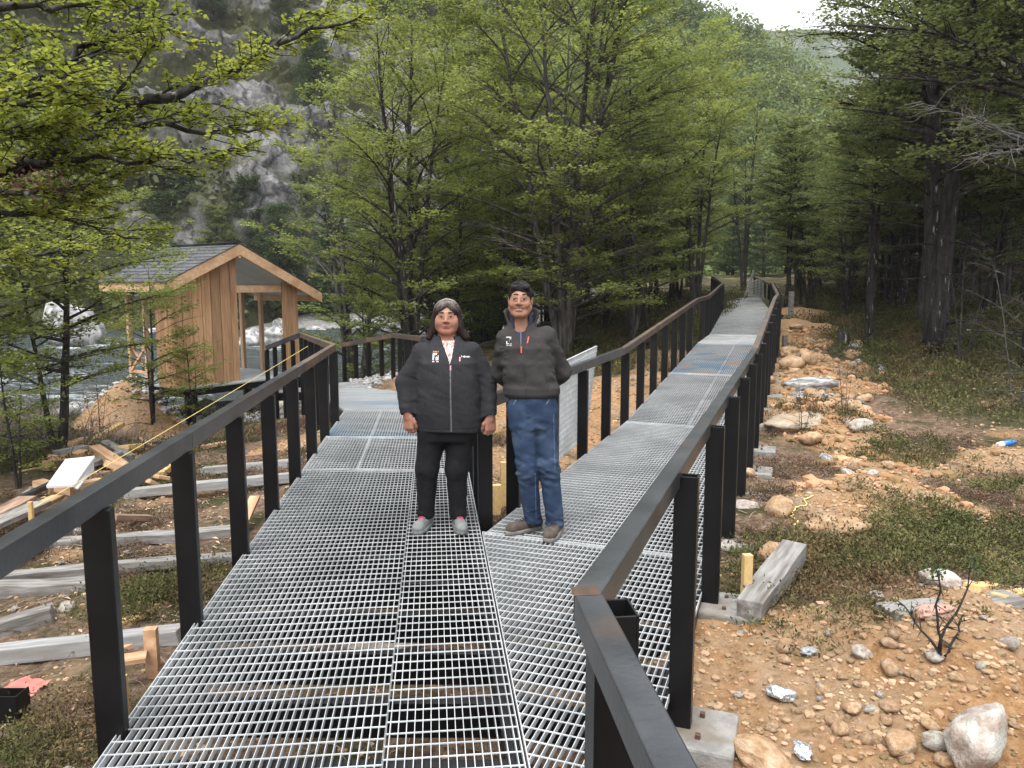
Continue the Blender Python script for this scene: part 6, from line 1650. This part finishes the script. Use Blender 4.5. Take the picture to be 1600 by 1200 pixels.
def timber(a, b, w, h, m_, label, cat='beam', name='timber', group=None, za=None, zb=None, jag=.0, roll=0.):
    """squared timber lying from ground pixel a to ground pixel b, in its own frame along y"""
    A, B = G(*a), G(*b)
    z0 = (zg(A[0], A[1]) + h * .42 if za is None else za); z1 = (zg(B[0], B[1]) + h * .42 if zb is None else zb)
    A = np.array([A[0], A[1], z0]); B = np.array([B[0], B[1], z1]); d = B - A; L = np.linalg.norm(d)
    n = max(2, int(L / .14)); t = np.linspace(-L / 2, L / 2, n + 1); s = abs(hash((round(a[0]), round(b[1])))) % 97
    mb = MB(); v = []
    for k, y in enumerate(t):
        wob = lambda q: jag * vnoise(np.array([[y * 3.1, q * 5.3, s]]), 7)[0]
        for (sx, sz) in ((-1, -1), (1, -1), (1, 1), (-1, 1)):
            v.append((sx * (w / 2 + wob(sx + sz * 2)) , y + (rg.uniform(-1, 1) * jag * 1.5 if k in (0, n) else 0), sz * (h / 2 + wob(sx * 3 + sz)) + jag * 1.2 * vnoise(np.array([[y * .9, 2.2, s]]), 8)[0]))
    i = np.arange(n)[:, None] * 4; q = np.arange(4)[None]
    mb.add(np.array(v), np.stack([i + q, i + (q + 1) % 4, i + 4 + (q + 1) % 4, i + 4 + q], -1).reshape(-1, 4)); mb.f.append((np.array([[3, 2, 1, 0]]), 0)); mb.f.append((np.array([[0, 1, 2, 3]]) + n * 4, 0))
    o = mb.build(name, m_, bevel=.006 if h > .04 else .002); o.location = (A + B) / 2
    import mathutils
    o.rotation_mode = 'QUATERNION'
    y = mathutils.Vector(unit(d)); x = y.cross(mathutils.Vector((0, 0, 1))).normalized(); z = x.cross(y)
    M3 = mathutils.Matrix((x, y, z)).transposed(); o.rotation_quaternion = M3.to_quaternion() @ mathutils.Euler((0, roll, 0)).to_quaternion()
    return tag(o, label, cat, group)
timber((-40, 1032), (285, 1008), .11, .10, M_WHITEW, 'whitish squared beam crossing behind the nearest left post', jag=.006)
timber((-30, 1000), (86, 976), .13, .11, M_GREYW, 'short grey log end at the left edge above the whitish beam', jag=.014)
timber((-30, 930), (180, 925), .14, .09, M_GREYW, 'thick grey split beam at the left edge', jag=.012)
timber((10, 915), (372, 885), .12, .07, M_GREYW, 'long dark grey half beam reaching towards the second post', jag=.014)
timber((84, 856), (368, 838), .12, .08, M_GREYW, 'grey beam passing behind the first and second posts', jag=.012)
timber((178, 830), (234, 812), .11, .06, M_BROWNW, 'brown plank lying over the grey beam behind the first post', 'plank', 'plank', za=zg(*G(178, 830)[:2]) + .12)
timber((200, 776), (460, 758), .13, .10, M_WHITEW, 'pale beam lying left of the third post', jag=.008)
timber((318, 740), (470, 729), .12, .09, M_WHITEW, 'pale beam farther back left of the fourth post', jag=.008)
timber((206, 758), (252, 749), .12, .03, M_BROWNW, 'weathered plank in front of the pale beam', 'plank', 'plank')
timber((172, 698), (300, 690), .10, .08, M_GREYW, 'grey beam at the back of the debris pile', jag=.01)
timber((300, 702), (372, 690), .10, .05, M_FRESHW, 'pale offcut board behind the second post', 'plank', 'plank')
timber((345, 722), (410, 716), .10, .05, M_BROWNW, 'brown offcut board behind the third post', 'plank', 'plank')
timber((-60, 945), (122, 822), .10, .11, M_BROWNW, 'long brown plank on edge running under the rail at left', 'plank', 'plank')
timber((-40, 905), (130, 805), .20, .03, M_BROWNW, 'reddish board beside the long brown plank', 'plank', 'plank', za=zg(*G(-40, 905)[:2]) + .05, zb=zg(*G(130, 805)[:2]) + .05)
timber((-50, 870), (66, 806), .20, .05, M_GREYW, 'grey plank on top of the plank stack at the left edge', 'plank', 'plank', 'stacked planks at the left edge', za=zg(*G(-50, 870)[:2]) + .16, zb=zg(*G(66, 806)[:2]) + .14)
timber((-60, 845), (45, 796), .18, .05, M_BROWNW, 'brown grey plank in the stack at the left edge, farther from the rail', 'plank', 'plank', 'stacked planks at the left edge', za=zg(*G(-60, 845)[:2]) + .12, zb=zg(*G(45, 796)[:2]) + .11)
timber((30, 820), (92, 790), .13, .04, M_FRESHW, 'orange fresh plank end in the stack at the left edge', 'plank', 'plank', za=zg(*G(30, 820)[:2]) + .10, zb=zg(*G(92, 790)[:2]) + .10)
timber((-60, 828), (90, 766), .06, .06, M_RAIL, 'black steel tube lying on the ground left of the planks', 'steel tube', 'steel_tube', za=zg(*G(-60, 828)[:2]) + .05, zb=zg(*G(90, 766)[:2]) + .08)
timber((25, 744), (104, 726), .05, .03, M_YELW, 'thin yellow lath reaching left from the debris pile', 'plank', 'plank')
timber((100, 726), (192, 680), .09, .07, M_YELW, 'yellow beam rising behind the white board to the dirt heap', zb=zg(*G(192, 680)[:2]) + .18, za=zg(*G(100, 726)[:2]) + .1)
pile = [((150, 735), (215, 765), .14, .12, M_FRESHW, 'thick fresh beam offcut right of the white board', .22), ((165, 722), (205, 738), .12, .12, M_GREYW, 'round grey log offcut on the debris pile', .22),
        ((60, 768), (86, 772), .13, .10, M_FRESHW, 'fresh block left of the white board corner', .06), ((92, 772), (118, 774), .14, .12, M_FRESHW, 'square end grain block under the white board', .08),
        ((122, 772), (160, 762), .12, .10, M_FRESHW, 'fresh block behind the rail right of the white board', .06), ((140, 755), (178, 752), .12, .08, M_BROWNW, 'brown block under the thick offcut', .08),
        ((72, 742), (96, 736), .12, .12, M_FRESHW, 'orange block at the back left of the white board', .08), ((185, 712), (208, 722), .12, .10, M_FRESHW, 'pale triangular offcut at the back of the pile', .12),
        ((215, 722), (245, 712), .10, .06, M_FRESHW, 'small fresh offcut at the right of the pile', .05), ((250, 742), (275, 736), .11, .06, M_FRESHW, 'pinkish offcut near the second post', .05),
        ((218, 690), (240, 698), .07, .03, M_FRESHW, 'tiny pale offcut above the grey back beam', .05), ((42, 778), (62, 766), .10, .04, M_GREYW, 'dark grey chunk left of the end grain block', .03),
        ((180, 760), (160, 775), .10, .08, M_FRESHW, 'leaning fresh offcut nearest the rail', .1), ((205, 742), (240, 748), .10, .09, M_GREYW, 'dark grey block right of the log offcut', .06)]
for a, b, w, h, m_, lb, dz in pile:
    timber(a, b, w, h, m_, lb, 'wood offcut', 'wood_block', 'offcuts on the debris pile', za=zg(*G(*a)[:2]) + dz, zb=zg(*G(*b)[:2]) + dz * .7, jag=.004)
for k in range(30):
    u, v = rg.uniform(50, 250), rg.uniform(706, 772); L = rg.uniform(18, 52); a_ = rg.uniform(-.9, .9)
    dz = rg.uniform(.06, .26) * (1 if u > 90 else .4); timber((u, v), (u + L * math.cos(a_), v - 8 + L * .35 * math.sin(a_)), rg.uniform(.08, .16), rg.uniform(.025, .08), [M_FRESHW, M_FRESHW, M_BROWNW, M_YELW, M_GREYW][k % 5],
        'thin board scrap scattered over the debris pile on the left', 'wood scrap', 'board_scrap', 'board scraps on the debris pile', za=zg(*G(u, v)[:2]) + dz, zb=zg(*G(u + L * math.cos(a_), v - 8 + L * .35 * math.sin(a_))[:2]) + dz * rg.uniform(.3, 1.3))
# white board lying tilted on the pile
def board(name, corners, th, m_, label, cat):
    q = np.array(corners, float); n = unit(np.cross(q[1] - q[0], q[3] - q[0])); n = n if n[2] > 0 else -n
    mb = MB(); mb.add(np.vstack([q, q - n * th]), [[0, 1, 2, 3], [7, 6, 5, 4], [0, 4, 5, 1], [1, 5, 6, 2], [2, 6, 7, 3], [3, 7, 4, 0]])
    return tag(mb.build(name, m_, bevel=.003), label, cat)
def up(u, v, dz): g = G(u, v + 0); return np.array([g[0], g[1], g[2] + dz])
g0 = G(92, 775); c0 = np.array([g0[0], g0[1], zg(g0[0], g0[1])])
M_WBOARD = mat('white_board', (.58, .58, .58), (.66, .66, .66), scale=4, rough=.55)
board('white_board', [AT(72, 759, 7.55), AT(116, 757, 7.50), AT(148, 712, 8.35), AT(102, 717, 8.40)], .03, M_WBOARD, 'clean white board lying tilted on the wood offcuts', 'board')
board('white_board', [AT(116, 761, 7.52), AT(122, 762, 7.50), AT(147, 732, 8.3), AT(146, 718, 8.36)], .02, M_WBOARD, 'second white board showing under the right edge of the first', 'board')
# stakes and small boards
def stake(u, v, hpx, wpx, m_, label, lean=0., dark=False):
    g = G(u, v); D = np.linalg.norm(g - [0, 0, EYE]); h = hpx / FPX * D * 1.02; w = wpx / FPX * D
    mb = MB(); mb.box((0, 0, h / 2 - .05), (w, w * .8, h + .1), None)
    o = mb.build('stake', m_, bevel=.002); o.location = (g[0], g[1], zg(g[0], g[1])); o.rotation_euler = (lean * .4, lean, .15)
    return tag(o, label, 'stake', 'wooden stakes')
stake(1165, 944, 76, 13, M_YELW, 'pale wooden stake standing beside the grey footing block')
stake(789, 800, 68, 14, M_YELW, 'taller yellow stake standing in the fork between the walkways'); stake(776, 812, 46, 13, M_YELW, 'shorter yellow stake in the fork between the walkways')
stake(240, 1058, 66, 16, M_FRESHW, 'pale stake beside the left grating edge'); stake(193, 1128, 62, 14, M_YELW, 'low stake right of the nearest left post')
stake(1235, 500, 42, 6, M_GREYW, 'thin grey post standing far up the soil path'); stake(1226, 545, 22, 7, M_GREYW, 'short grey post stub beside the ramp railing')
timber((196, 1078), (232, 1070), .10, .025, M_FRESHW, 'thin board nailed level beside the low stake', 'plank', 'plank', za=-.33, zb=-.33)
timber((186, 985), (244, 962), .07, .02, M_YELW, 'narrow yellow lath on the ground behind the nearest posts', 'plank', 'plank')
timber((190, 1020), (215, 1012), .09, .03, M_FRESHW, 'small offcut in front of the whitish beam', 'plank', 'plank')
timber((400, 812), (368, 850), .09, .03, M_FRESHW, 'pale plank leaning beside the third left post', 'plank', 'plank', za=zg(*G(400, 812)[:2]) + .2)
timber((1170, 968), (1238, 892), .13, .12, M_GREYW, 'weathered grey log lying against the footing and the pinkish stone', jag=.01, zb=zg(*G(1238, 892)[:2]) + .12)
timber((1384, 940), (1585, 938), .14, .05, M_GREYW, 'long grey board lying across the soil on the right', 'plank', 'plank', jag=.004)
timber((1518, 922), (1556, 908), .08, .03, M_YELW, 'yellow splintered board behind the grey board', 'plank', 'plank'); timber((1560, 934), (1610, 918), .07, .03, M_YELW, 'yellow board end at the right edge', 'plank', 'plank')
timber((480, 948), (592, 944), .12, .012, mat('printed_strip', (.50, .08, .09), (.42, .36, .26), scale=1.6, stretch=(1, 5, 1), lo=.48, hi=.5), 'red and tan printed strip lying under the left grating', 'strip', 'strip')
# grating offcut stump, bottle, foil, red cloth, steel bracket, string
def tuft_bag(name, u, v, wpx, m_, label, cat, seed, flat=.5):
    g = G(u, v); r = wpx / 2 / FPX * np.linalg.norm(g - [0, 0, EYE])
    me = rock_mesh(name, seed, (1, .7, flat), .55, 3, .5); me.polygons.foreach_set('use_smooth', np.zeros(len(me.polygons), bool))
    o = rock(me, g[0], g[1] + r * .4, r, m_, label, cat, name=name, rz=seed, sink=.1)
M_FOIL = mat('crumpled_foil', (.55, .60, .64), (.75, .78, .80), scale=9, rough=.28, metal=.75, c3=(.10, .13, .16), s3=14, m3=(.5, .6))
tuft_bag('foil_bag', 1220, 1086, 38, M_FOIL, 'crumpled pale blue foil bag on the heath below the twigs', 'litter', 301)
tuft_bag('foil_bag', 1258, 1190, 34, M_FOIL, 'crumpled silver foil near the bottom edge', 'litter', 303)
tuft_bag('plastic_scrap', 1265, 1012, 24, mat('grey_plastic', (.22, .24, .26), (.32, .34, .36), rough=.4), 'grey plastic scrap beside the dark roots', 'litter', 305)
bo = empty('plastic_bottle', tuple(G(1572, 698)), 'blue and white plastic bottle lying on the ground at right', 'bottle')
mb = MB(); p = G(1572, 698) + [0, 0, .035]; ax = unit([1, .25, .12])
prof = [(-.11, .002), (-.109, .03), (-.05, .033), (-.045, .033)]; mb.tubes(np.array([p + ax * a for a, _ in prof])[None], np.array([[r for _, r in prof]]), 12); mb.build('bottle_base', mat('white_plastic', (.75, .75, .75), rough=.3), bo, smooth=True)
mb = MB(); prof = [(-.045, .0325), (.06, .033), (.09, .02), (.11, .014), (.125, .014)]; mb.tubes(np.array([p + ax * a for a, _ in prof])[None], np.array([[r for _, r in prof]]), 12); mb.build('bottle_body', mat('blue_plastic', (.02, .16, .50), (.03, .22, .60), rough=.25), bo, smooth=True)
g = G(10, 1130); st = empty('steel_bracket', tuple(g), 'black folded steel bracket at the lower left edge', 'steel bracket')
for nm, c_, s_ in (('flange', (-.02, 0, .07), (.16, .006, .14)), ('web', (.057, .05, .07), (.006, .1, .14)), ('flange', (-.02, .1, .065), (.16, .006, .13))):
    mb = MB(); mb.box(np.array(c_) + g, s_); mb.build(nm, M_STEEL, st, bevel=.001)
mb = MB(); gg = G(18, 1085); nU = 14; u_ = np.linspace(0, 1, nU); U, Vv = np.meshgrid(u_, u_)
zc = fbm(xy3(U, Vv, 4), 3, 60).reshape(U.shape) * .05 + .035
Pc = np.stack([gg[0] - .12 + U * .24 + Vv * .06, gg[1] - .05 + Vv * .16 - U * .02, zg(gg[0], gg[1]) + zc], -1).reshape(-1, 3); i = np.arange(nU - 1)[:, None] * nU + np.arange(nU - 1)[None]
mb.add(Pc, np.stack([i, i + 1, i + nU + 1, i + nU], -1).reshape(-1, 4)); o = mb.build('red_cloth', mat('red_cloth', (.60, .12, .10), (.72, .22, .18), scale=12, rough=.9), smooth=True); tag(o, 'crumpled red cloth behind the steel bracket at the lower left', 'cloth')
mb = MB(); a = AT(48, 796, 6.3); b = AT(497, 531, 12.4); t = np.linspace(0, 1, 24)[:, None]
mb.tubes((a + (b - a) * t - np.array([0, 0, .015]) * (4 * t * (1 - t)))[None], np.full((1, 24), .004), 5); o = mb.build('string', mat('yellow_string', (.68, .52, .16), (.75, .60, .22), rough=.8)); tag(o, 'yellow builders string stretched low behind the left railing', 'string')
a0 = AT(45, 830, 6.25); stx = MB(); stx.box((0, 0, .2), (.035, .03, .5)); o = stx.build('stake', M_YELW, bevel=.002); o.location = (a[0], a[1], zg(a[0], a[1])); tag(o, 'low stake at the left that holds the yellow string', 'stake', 'wooden stakes')
def yellow_twine(u, v, seed):
    r2 = np.random.default_rng(seed); P = [G(u, v)]
    for k in range(16): P.append(P[-1] + np.array([r2.uniform(-.02, .05), r2.uniform(-.0, .06), 0]))
    P = np.array(P); P[:, 2] = h_full(P[:, 0], P[:, 1]) + .012; mb = MB(); mb.tubes(P[None], np.full((1, 17), .005), 5); return mb.build('string', bpy.data.materials['yellow_string'], smooth=True)
tag(yellow_twine(1240, 835, 5), 'loose yellow twine lying on the soil by the tan boulder', 'string')
# twig sapling on the near soil
sg = G(1470, 1022); tw = empty('twig_sapling', tuple(sg), 'bare twiggy sapling with a green tip on the near soil', 'sapling'); mb = MB(); ml = MB(); r2 = np.random.default_rng(4)
for dx, dy, L in ((-.06, .02, .38), (.20, .1, .36), (-.16, .05, .22), (.05, -.02, .18)):
    P = sg + np.array([dx, dy, L]) * np.linspace(0, 1, 8)[:, None] + np.cumsum(r2.normal(0, .008, (8, 3)), 0); mb.tubes(P[None], np.linspace(.007, .0025, 8)[None], 5)
    for k in range(16): q = P[r2.integers(2, 8)]; mb.tubes((q + r2.normal(0, .03, 3) * np.linspace(0, 1, 3)[:, None])[None], np.array([[.003, .002, .001]]), 4)
    n = 60 if dx in (-.06, .20) else 10; c_ = P[-1] + r2.normal(0, .022, (n, 3)) + np.array([0, 0, -.03]) * r2.random((n, 1)); leaf6(ml, c_, r2.normal(size=(n, 3)), r2.normal(size=(n, 3)), r2.uniform(.010, .018, n), r2.random(n))
mb.build('stem', M_BARK, tw, smooth=True); ml.build('leaves', M_LEAF_DK, tw, tint=True)
# stump on the heath
p = AT(1312, 500, 16.0); mb = MB(); zz = zg(p[0], p[1]); t = np.linspace(0, 1, 6); mb.tubes(np.stack([p[0] + .12 * t, np.full(6, p[1]), zz - .1 + t * .5], 1)[None], np.array([[.26, .19, .15, .13, .12, .09]]), 9); o = mb.build('tree_stump', M_BARK, smooth=True); tag(o, 'dark broken stump on the heath right of the soil path', 'stump')

# ------------------------------------------------------------------ ground cover: pebbles, heath, litter twigs
rg = np.random.default_rng(99)
ico = bmesh.new(); bmesh.ops.create_icosphere(ico, subdivisions=1, radius=1.0); IV = np.array([v.co[:] for v in ico.verts]); IF = np.array([[v.index for v in f.verts] for f in ico.faces]); ico.free()
def pebbles(name, X, Y, R, m_, label):
    N = len(X); Z = h_full(X, Y)
    sc = rg.uniform(.6, 1.2, (N, 1, 3)) * np.array([1, 1, .65]); V = IV[None] * sc * (1 + rg.normal(0, .12, (N, len(IV), 1)))
    a = rg.uniform(0, 6.28, N); ca, sa = np.cos(a)[:, None], np.sin(a)[:, None]
    V = np.stack([V[..., 0] * ca - V[..., 1] * sa, V[..., 0] * sa + V[..., 1] * ca, V[..., 2]], -1) * R[:, None, None] + np.stack([X, Y, Z + R * .15], 1)[:, None]
    mb = MB(); F = (IF[None] + (np.arange(N) * len(IV))[:, None, None]).reshape(-1, 3); mb.add(V.reshape(-1, 3), F, 0, np.repeat(rg.random(N), len(IV)))
    o = mb.build(name, m_, tint=True); return tag(o, label, name.replace('_', ' '), kind='stuff')
def cand(n, xr, yr, pw=1.6):
    y = yr[0] + (yr[1] - yr[0]) * rg.random(n) ** pw; h = .78 * y + .6
    return rg.uniform(-1, 1, n) * h, y
x, y = cand(60000, (0, 0), (1.6, 15)); s = soil_mask(x, y); k = (rg.random(len(x)) < s * .9 + .10) & (np.abs((np.stack([x, y], 1) - L_LEFT) @ N_L - .7) > .0)
x, y = x[k][:16000], y[k][:16000]
M_PEB = mat('pebble', (.24, .155, .085), (.40, .285, .18), scale=2.5, rough=.95, tint=.4, spec=.15)
pebbles('gravel', x, y, .004 + .018 * rg.random(len(x)) ** 3 + .0010 * y, M_PEB, 'fine tan gravel and crumbs of soil strewn over the ground')
s_ = 3.6 + 15 * rg.random(2600) ** .8; a_ = .2 + np.abs(rg.normal(.55, .5, 2600)) * (1 + .03 * s_); q_ = R_RIGHT + D_R * s_[:, None] + N_R * a_[:, None]
kk_ = soil_mask(q_[:, 0], q_[:, 1]) > .25; q_ = q_[kk_]
pebbles('soil_clods', q_[:, 0], q_[:, 1], .012 + .075 * rg.random(len(q_)) ** 2.6, mat('soil_clod', (.24, .135, .062), (.42, .27, .15), scale=2.5, rough=.95, tint=.45, spec=.12), 'clods and rubble in the soil bank beside the right railing')
x = rg.uniform(-14, -2, 5000); y = bank(x) - rg.uniform(-.8, 2.8, 5000); pebbles('shore_gravel', x, y, rg.uniform(.02, .085, 5000), mat('shore_pebble', (.16, .16, .155), (.36, .355, .345), scale=1.2, rough=.95, tint=.4), 'grey shingle along the near river bank')
x = rg.uniform(-5.2, -1.55, 1500); y = rg.uniform(2.4, 10, 1500); N = len(x); c_ = np.stack([x, y, h_full(x, y) + .012], 1); a = rg.uniform(0, 6.28, N); mb = MB()
mb.leaves(c_, np.stack([np.cos(a), np.sin(a), rg.normal(0, .15, N)], 1), unit(np.stack([rg.normal(0, .3, N), rg.normal(0, .3, N), np.ones(N)], 1)), rg.uniform(.015, .075, N), .35, 0, rg.random(N))
tag(mb.build('wood_chips', mat('wood_chip', (.34, .23, .14), (.52, .38, .25), scale=3, rough=.9, tint=.4), tint=True), 'pale wood chips and splinters on the ground left of the railing', 'wood chips', kind='stuff')
x, y = cand(9000, 0, (1.7, 13), 1.3); k = soil_mask(x, y) < .7; x, y = x[k], y[k]; N = len(x)
P0 = np.stack([x, y, h_full(x, y) + .008], 1); a = rg.uniform(0, 6.28, N); L = rg.uniform(.03, .16, N)
P2 = P0 + np.stack([np.cos(a) * L, np.sin(a) * L, rg.uniform(-.005, .02, N)], 1); P1 = (P0 + P2) / 2 + rg.normal(0, .012, (N, 3)) + [0, 0, .008]
mb = MB(); mb.tubes(np.stack([P0, P1, P2], 1), np.repeat(rg.uniform(.0012, .0035, N)[:, None], 3, 1), 4, cap=False, tint=rg.random(N))
tag(mb.build('twig_litter', mat('twig_litter', (.12, .08, .055), (.28, .21, .15), scale=2, rough=.95, tint=.5), tint=True), 'fallen twigs and bark bits strewn over the ground', 'litter', kind='stuff')
def heath(name, X, Y, Hh, nbl, m_, label, spread=.11, lean=.55, w=.010):
    """low shrubs: wiry stems in a dome, set with tiny leaves"""
    N = len(X); Z = h_full(X, Y); i = np.repeat(np.arange(N), nbl); M = len(i)
    base = np.stack([X, Y, Z - .01], 1); r = Hh * (1.1 + spread * 3)
    d = unit(np.stack([rg.normal(0, lean, M), rg.normal(0, lean, M), np.abs(rg.normal(.75, .35, M)) + .1], 1))
    L = rg.uniform(.55, 1.1, M); tip = base[i] + d * np.stack([r[i], r[i], Hh[i]], 1) * L[:, None]
    tc = np.clip(rg.normal(.5, .22, N), 0, 1); mb = MB(); s4 = i[::4]
    b0 = base[s4] + rg.normal(0, .25, (len(s4), 3)) * np.array([1, 1, 0]) * r[s4][:, None]
    mid = (b0 + tip[::4]) / 2 + rg.normal(0, .08, (len(s4), 3)) * Hh[s4][:, None]
    sd = unit(np.cross(tip[::4] - b0, rg.normal(size=(len(s4), 3)))) * (.0018 * (1 + .10 * Y[s4]))[:, None]
    mb.add(np.stack([b0 - sd, b0 + sd, tip[::4]], 1).reshape(-1, 3), np.arange(len(s4) * 3).reshape(-1, 3), 0, np.repeat(tc[s4] * .5, 3))
    del mid
    n2 = 2; j = np.repeat(np.arange(M), n2); K = len(j)
    c = base[i][j] + (tip - base[i])[j] * rg.uniform(.45, 1.05, K)[:, None] + rg.normal(0, .012, (K, 3)) * (1 + .1 * Y[i][j])[:, None]
    nm = unit(rg.normal(size=(K, 3)) * .8 + np.array([0, 0, .7])); dr = unit(d[j] + rg.normal(0, .6, (K, 3)))
    sz = w * 1.9 * rg.uniform(.6, 1.3, K) * (1 + .13 * Y[i][j])
    mb.leaves(c, dr, nm, sz, .45, 0, np.clip(tc[i][j] + rg.normal(0, .16, K), 0, 1))
    return tag(mb.build(name, m_, tint=True), label, name.replace('_', ' '), kind='stuff')
def off_deck(x, y):
    q = np.stack([np.asarray(x), np.asarray(y)], 1); a = (q - R_RIGHT) @ N_R; b = (q - L_LEFT) @ N_L
    return ~((a > -1.75) & (a < .12)) & ~((b > -.1) & (b < W + .1) & (q[:, 1] < 10.5))
M_HEATH = mat('heath_leaf', (.062, .070, .024), (.125, .122, .046), scale=1.3, rough=.85, tint=.5, c3=(.13, .085, .045), s3=.8, m3=(.5, .66), spec=.15)
M_HEATHB = mat('dry_heath', (.085, .052, .035), (.17, .115, .075), scale=2, rough=.9, tint=.5, c3=(.055, .055, .022), s3=1.5, m3=(.5, .66), spec=.1)
x = rg.uniform(-16, 30, 60000); y = 3 + 30 * rg.random(60000) ** 1.3; vm = veg_mask(x, y); n = fbm(xy3(x, y, .7), 3, 70); hx = G(215, 660); k = off_deck(x, y) & (np.hypot(x - hx[0], y - hx[1]) > 1.3) & (rg.random(len(x)) < vm * (.55 + n * .6)) & (np.abs(x / y) < .85)
x, y = x[k][:11000], y[k][:11000]; heath('heath', x, y, (.12 + .20 * rg.random(len(x)) + .10 * np.clip(n[k][:11000], 0, 1)) * (1 + .02 * y), 16, M_HEATH, 'low olive heath shrubs covering the ground under the trees')
x, y = cand(42000, 0, (1.8, 13), 1.25); n = fbm(xy3(x, y, 1.1), 3, 71); sm = soil_mask(x, y); um = under_mask(x, y)
k = off_deck(x, y) & (n > .04) & (sm < .45) & (um < .3) & (np.abs(x / (y + .5)) < .85) & ~((x < -1.7) & (x > -4.6) & (y < 9) & (n < .16)); x, y = x[k][:5200], y[k][:5200]
heath('dry_heath', x, y, .035 + .075 * rg.random(len(x)), 15, M_HEATHB, 'dry reddish brown heath tufts on the bare ground', .22, .8, .0060)
seeds = [G(u, v) for u, v in [(1290, 880), (1330, 900), (1380, 870), (1430, 850), (1480, 840), (1540, 830), (1590, 850), (1460, 870), (1350, 880), (1240, 905), (1390, 700), (1420, 712), (1170, 880), (1150, 900), (1560, 760), (1590, 900), (1310, 930),
          (250, 940), (225, 960), (262, 930), (30, 1170), (60, 1180), (90, 1150), (230, 765), (1275, 640), (60, 700), (30, 680), (100, 690), (20, 730), (1405, 810), (1340, 865), (1510, 880)]]
x = np.concatenate([s[0] + rg.normal(0, .16 + .012 * s[1], 34) for s in seeds]); y = np.concatenate([s[1] + rg.normal(0, .16 + .012 * s[1], 34) for s in seeds])
k = off_deck(x, y); x, y = x[k], y[k]
heath('green_heath', x, y, .05 + .11 * rg.random(len(x)), 26, M_HEATH, 'dark green heath clumps on the bare ground', .16, .6, .0085)
# brittle grey brush on the left bank
x = rg.uniform(-9.5, -3.4, 520); y = rg.uniform(9.2, 14, 520); hx = G(215, 660); k = (np.hypot(x - hx[0], y - hx[1]) > 1.5) & (y > np.where(x > -7, 10.4, 9.2)) & (x < -4.0 - .32 * (y - 7)) & (veg_mask(x, y) > .2); x, y = x[k], y[k]; N = len(x); nb = 9; i = np.repeat(np.arange(N), nb); M = len(i)
b = np.stack([x[i], y[i], h_full(x, y)[i]], 1) + rg.normal(0, .05, (M, 3)) * [1, 1, 0]; d = unit(np.stack([rg.normal(0, .6, M), rg.normal(0, .6, M), np.ones(M)], 1)); L = rg.uniform(.25, .75, M)[:, None]
P = np.stack([b, b + d * L * .5 + rg.normal(0, .02, (M, 3)), b + unit(d + rg.normal(0, .3, (M, 3))) * L], 1); mb = MB(); mb.tubes(P, np.array([[.0055, .004, .0015]]).repeat(M, 0), 4, cap=False, tint=rg.random(M))
tag(mb.build('dry_brush', mat('dry_brush', (.11, .09, .075), (.24, .20, .17), scale=2, rough=.95, tint=.4), tint=True), 'tangled dry grey brush on the left bank', 'brush', kind='stuff')
# ------------------------------------------------------------------ thin mist in the valley
mb = MB(); mb.box((0, 170, 58), (760, 460, 130))
M_HAZE = bpy.data.materials.new('haze'); M_HAZE.use_nodes = True
_n, _l = M_HAZE.node_tree.nodes, M_HAZE.node_tree.links
_n.remove(_n['Principled BSDF']); _v = _n.new('ShaderNodeVolumePrincipled'); _v.inputs['Density'].default_value = .00045; _v.inputs['Color'].default_value = (.95, .96, .98, 1)
_l.new(_v.outputs[0], _n['Material Output'].inputs['Volume'])
haze = mb.build('haze', M_HAZE); tag(haze, kind='stuff')
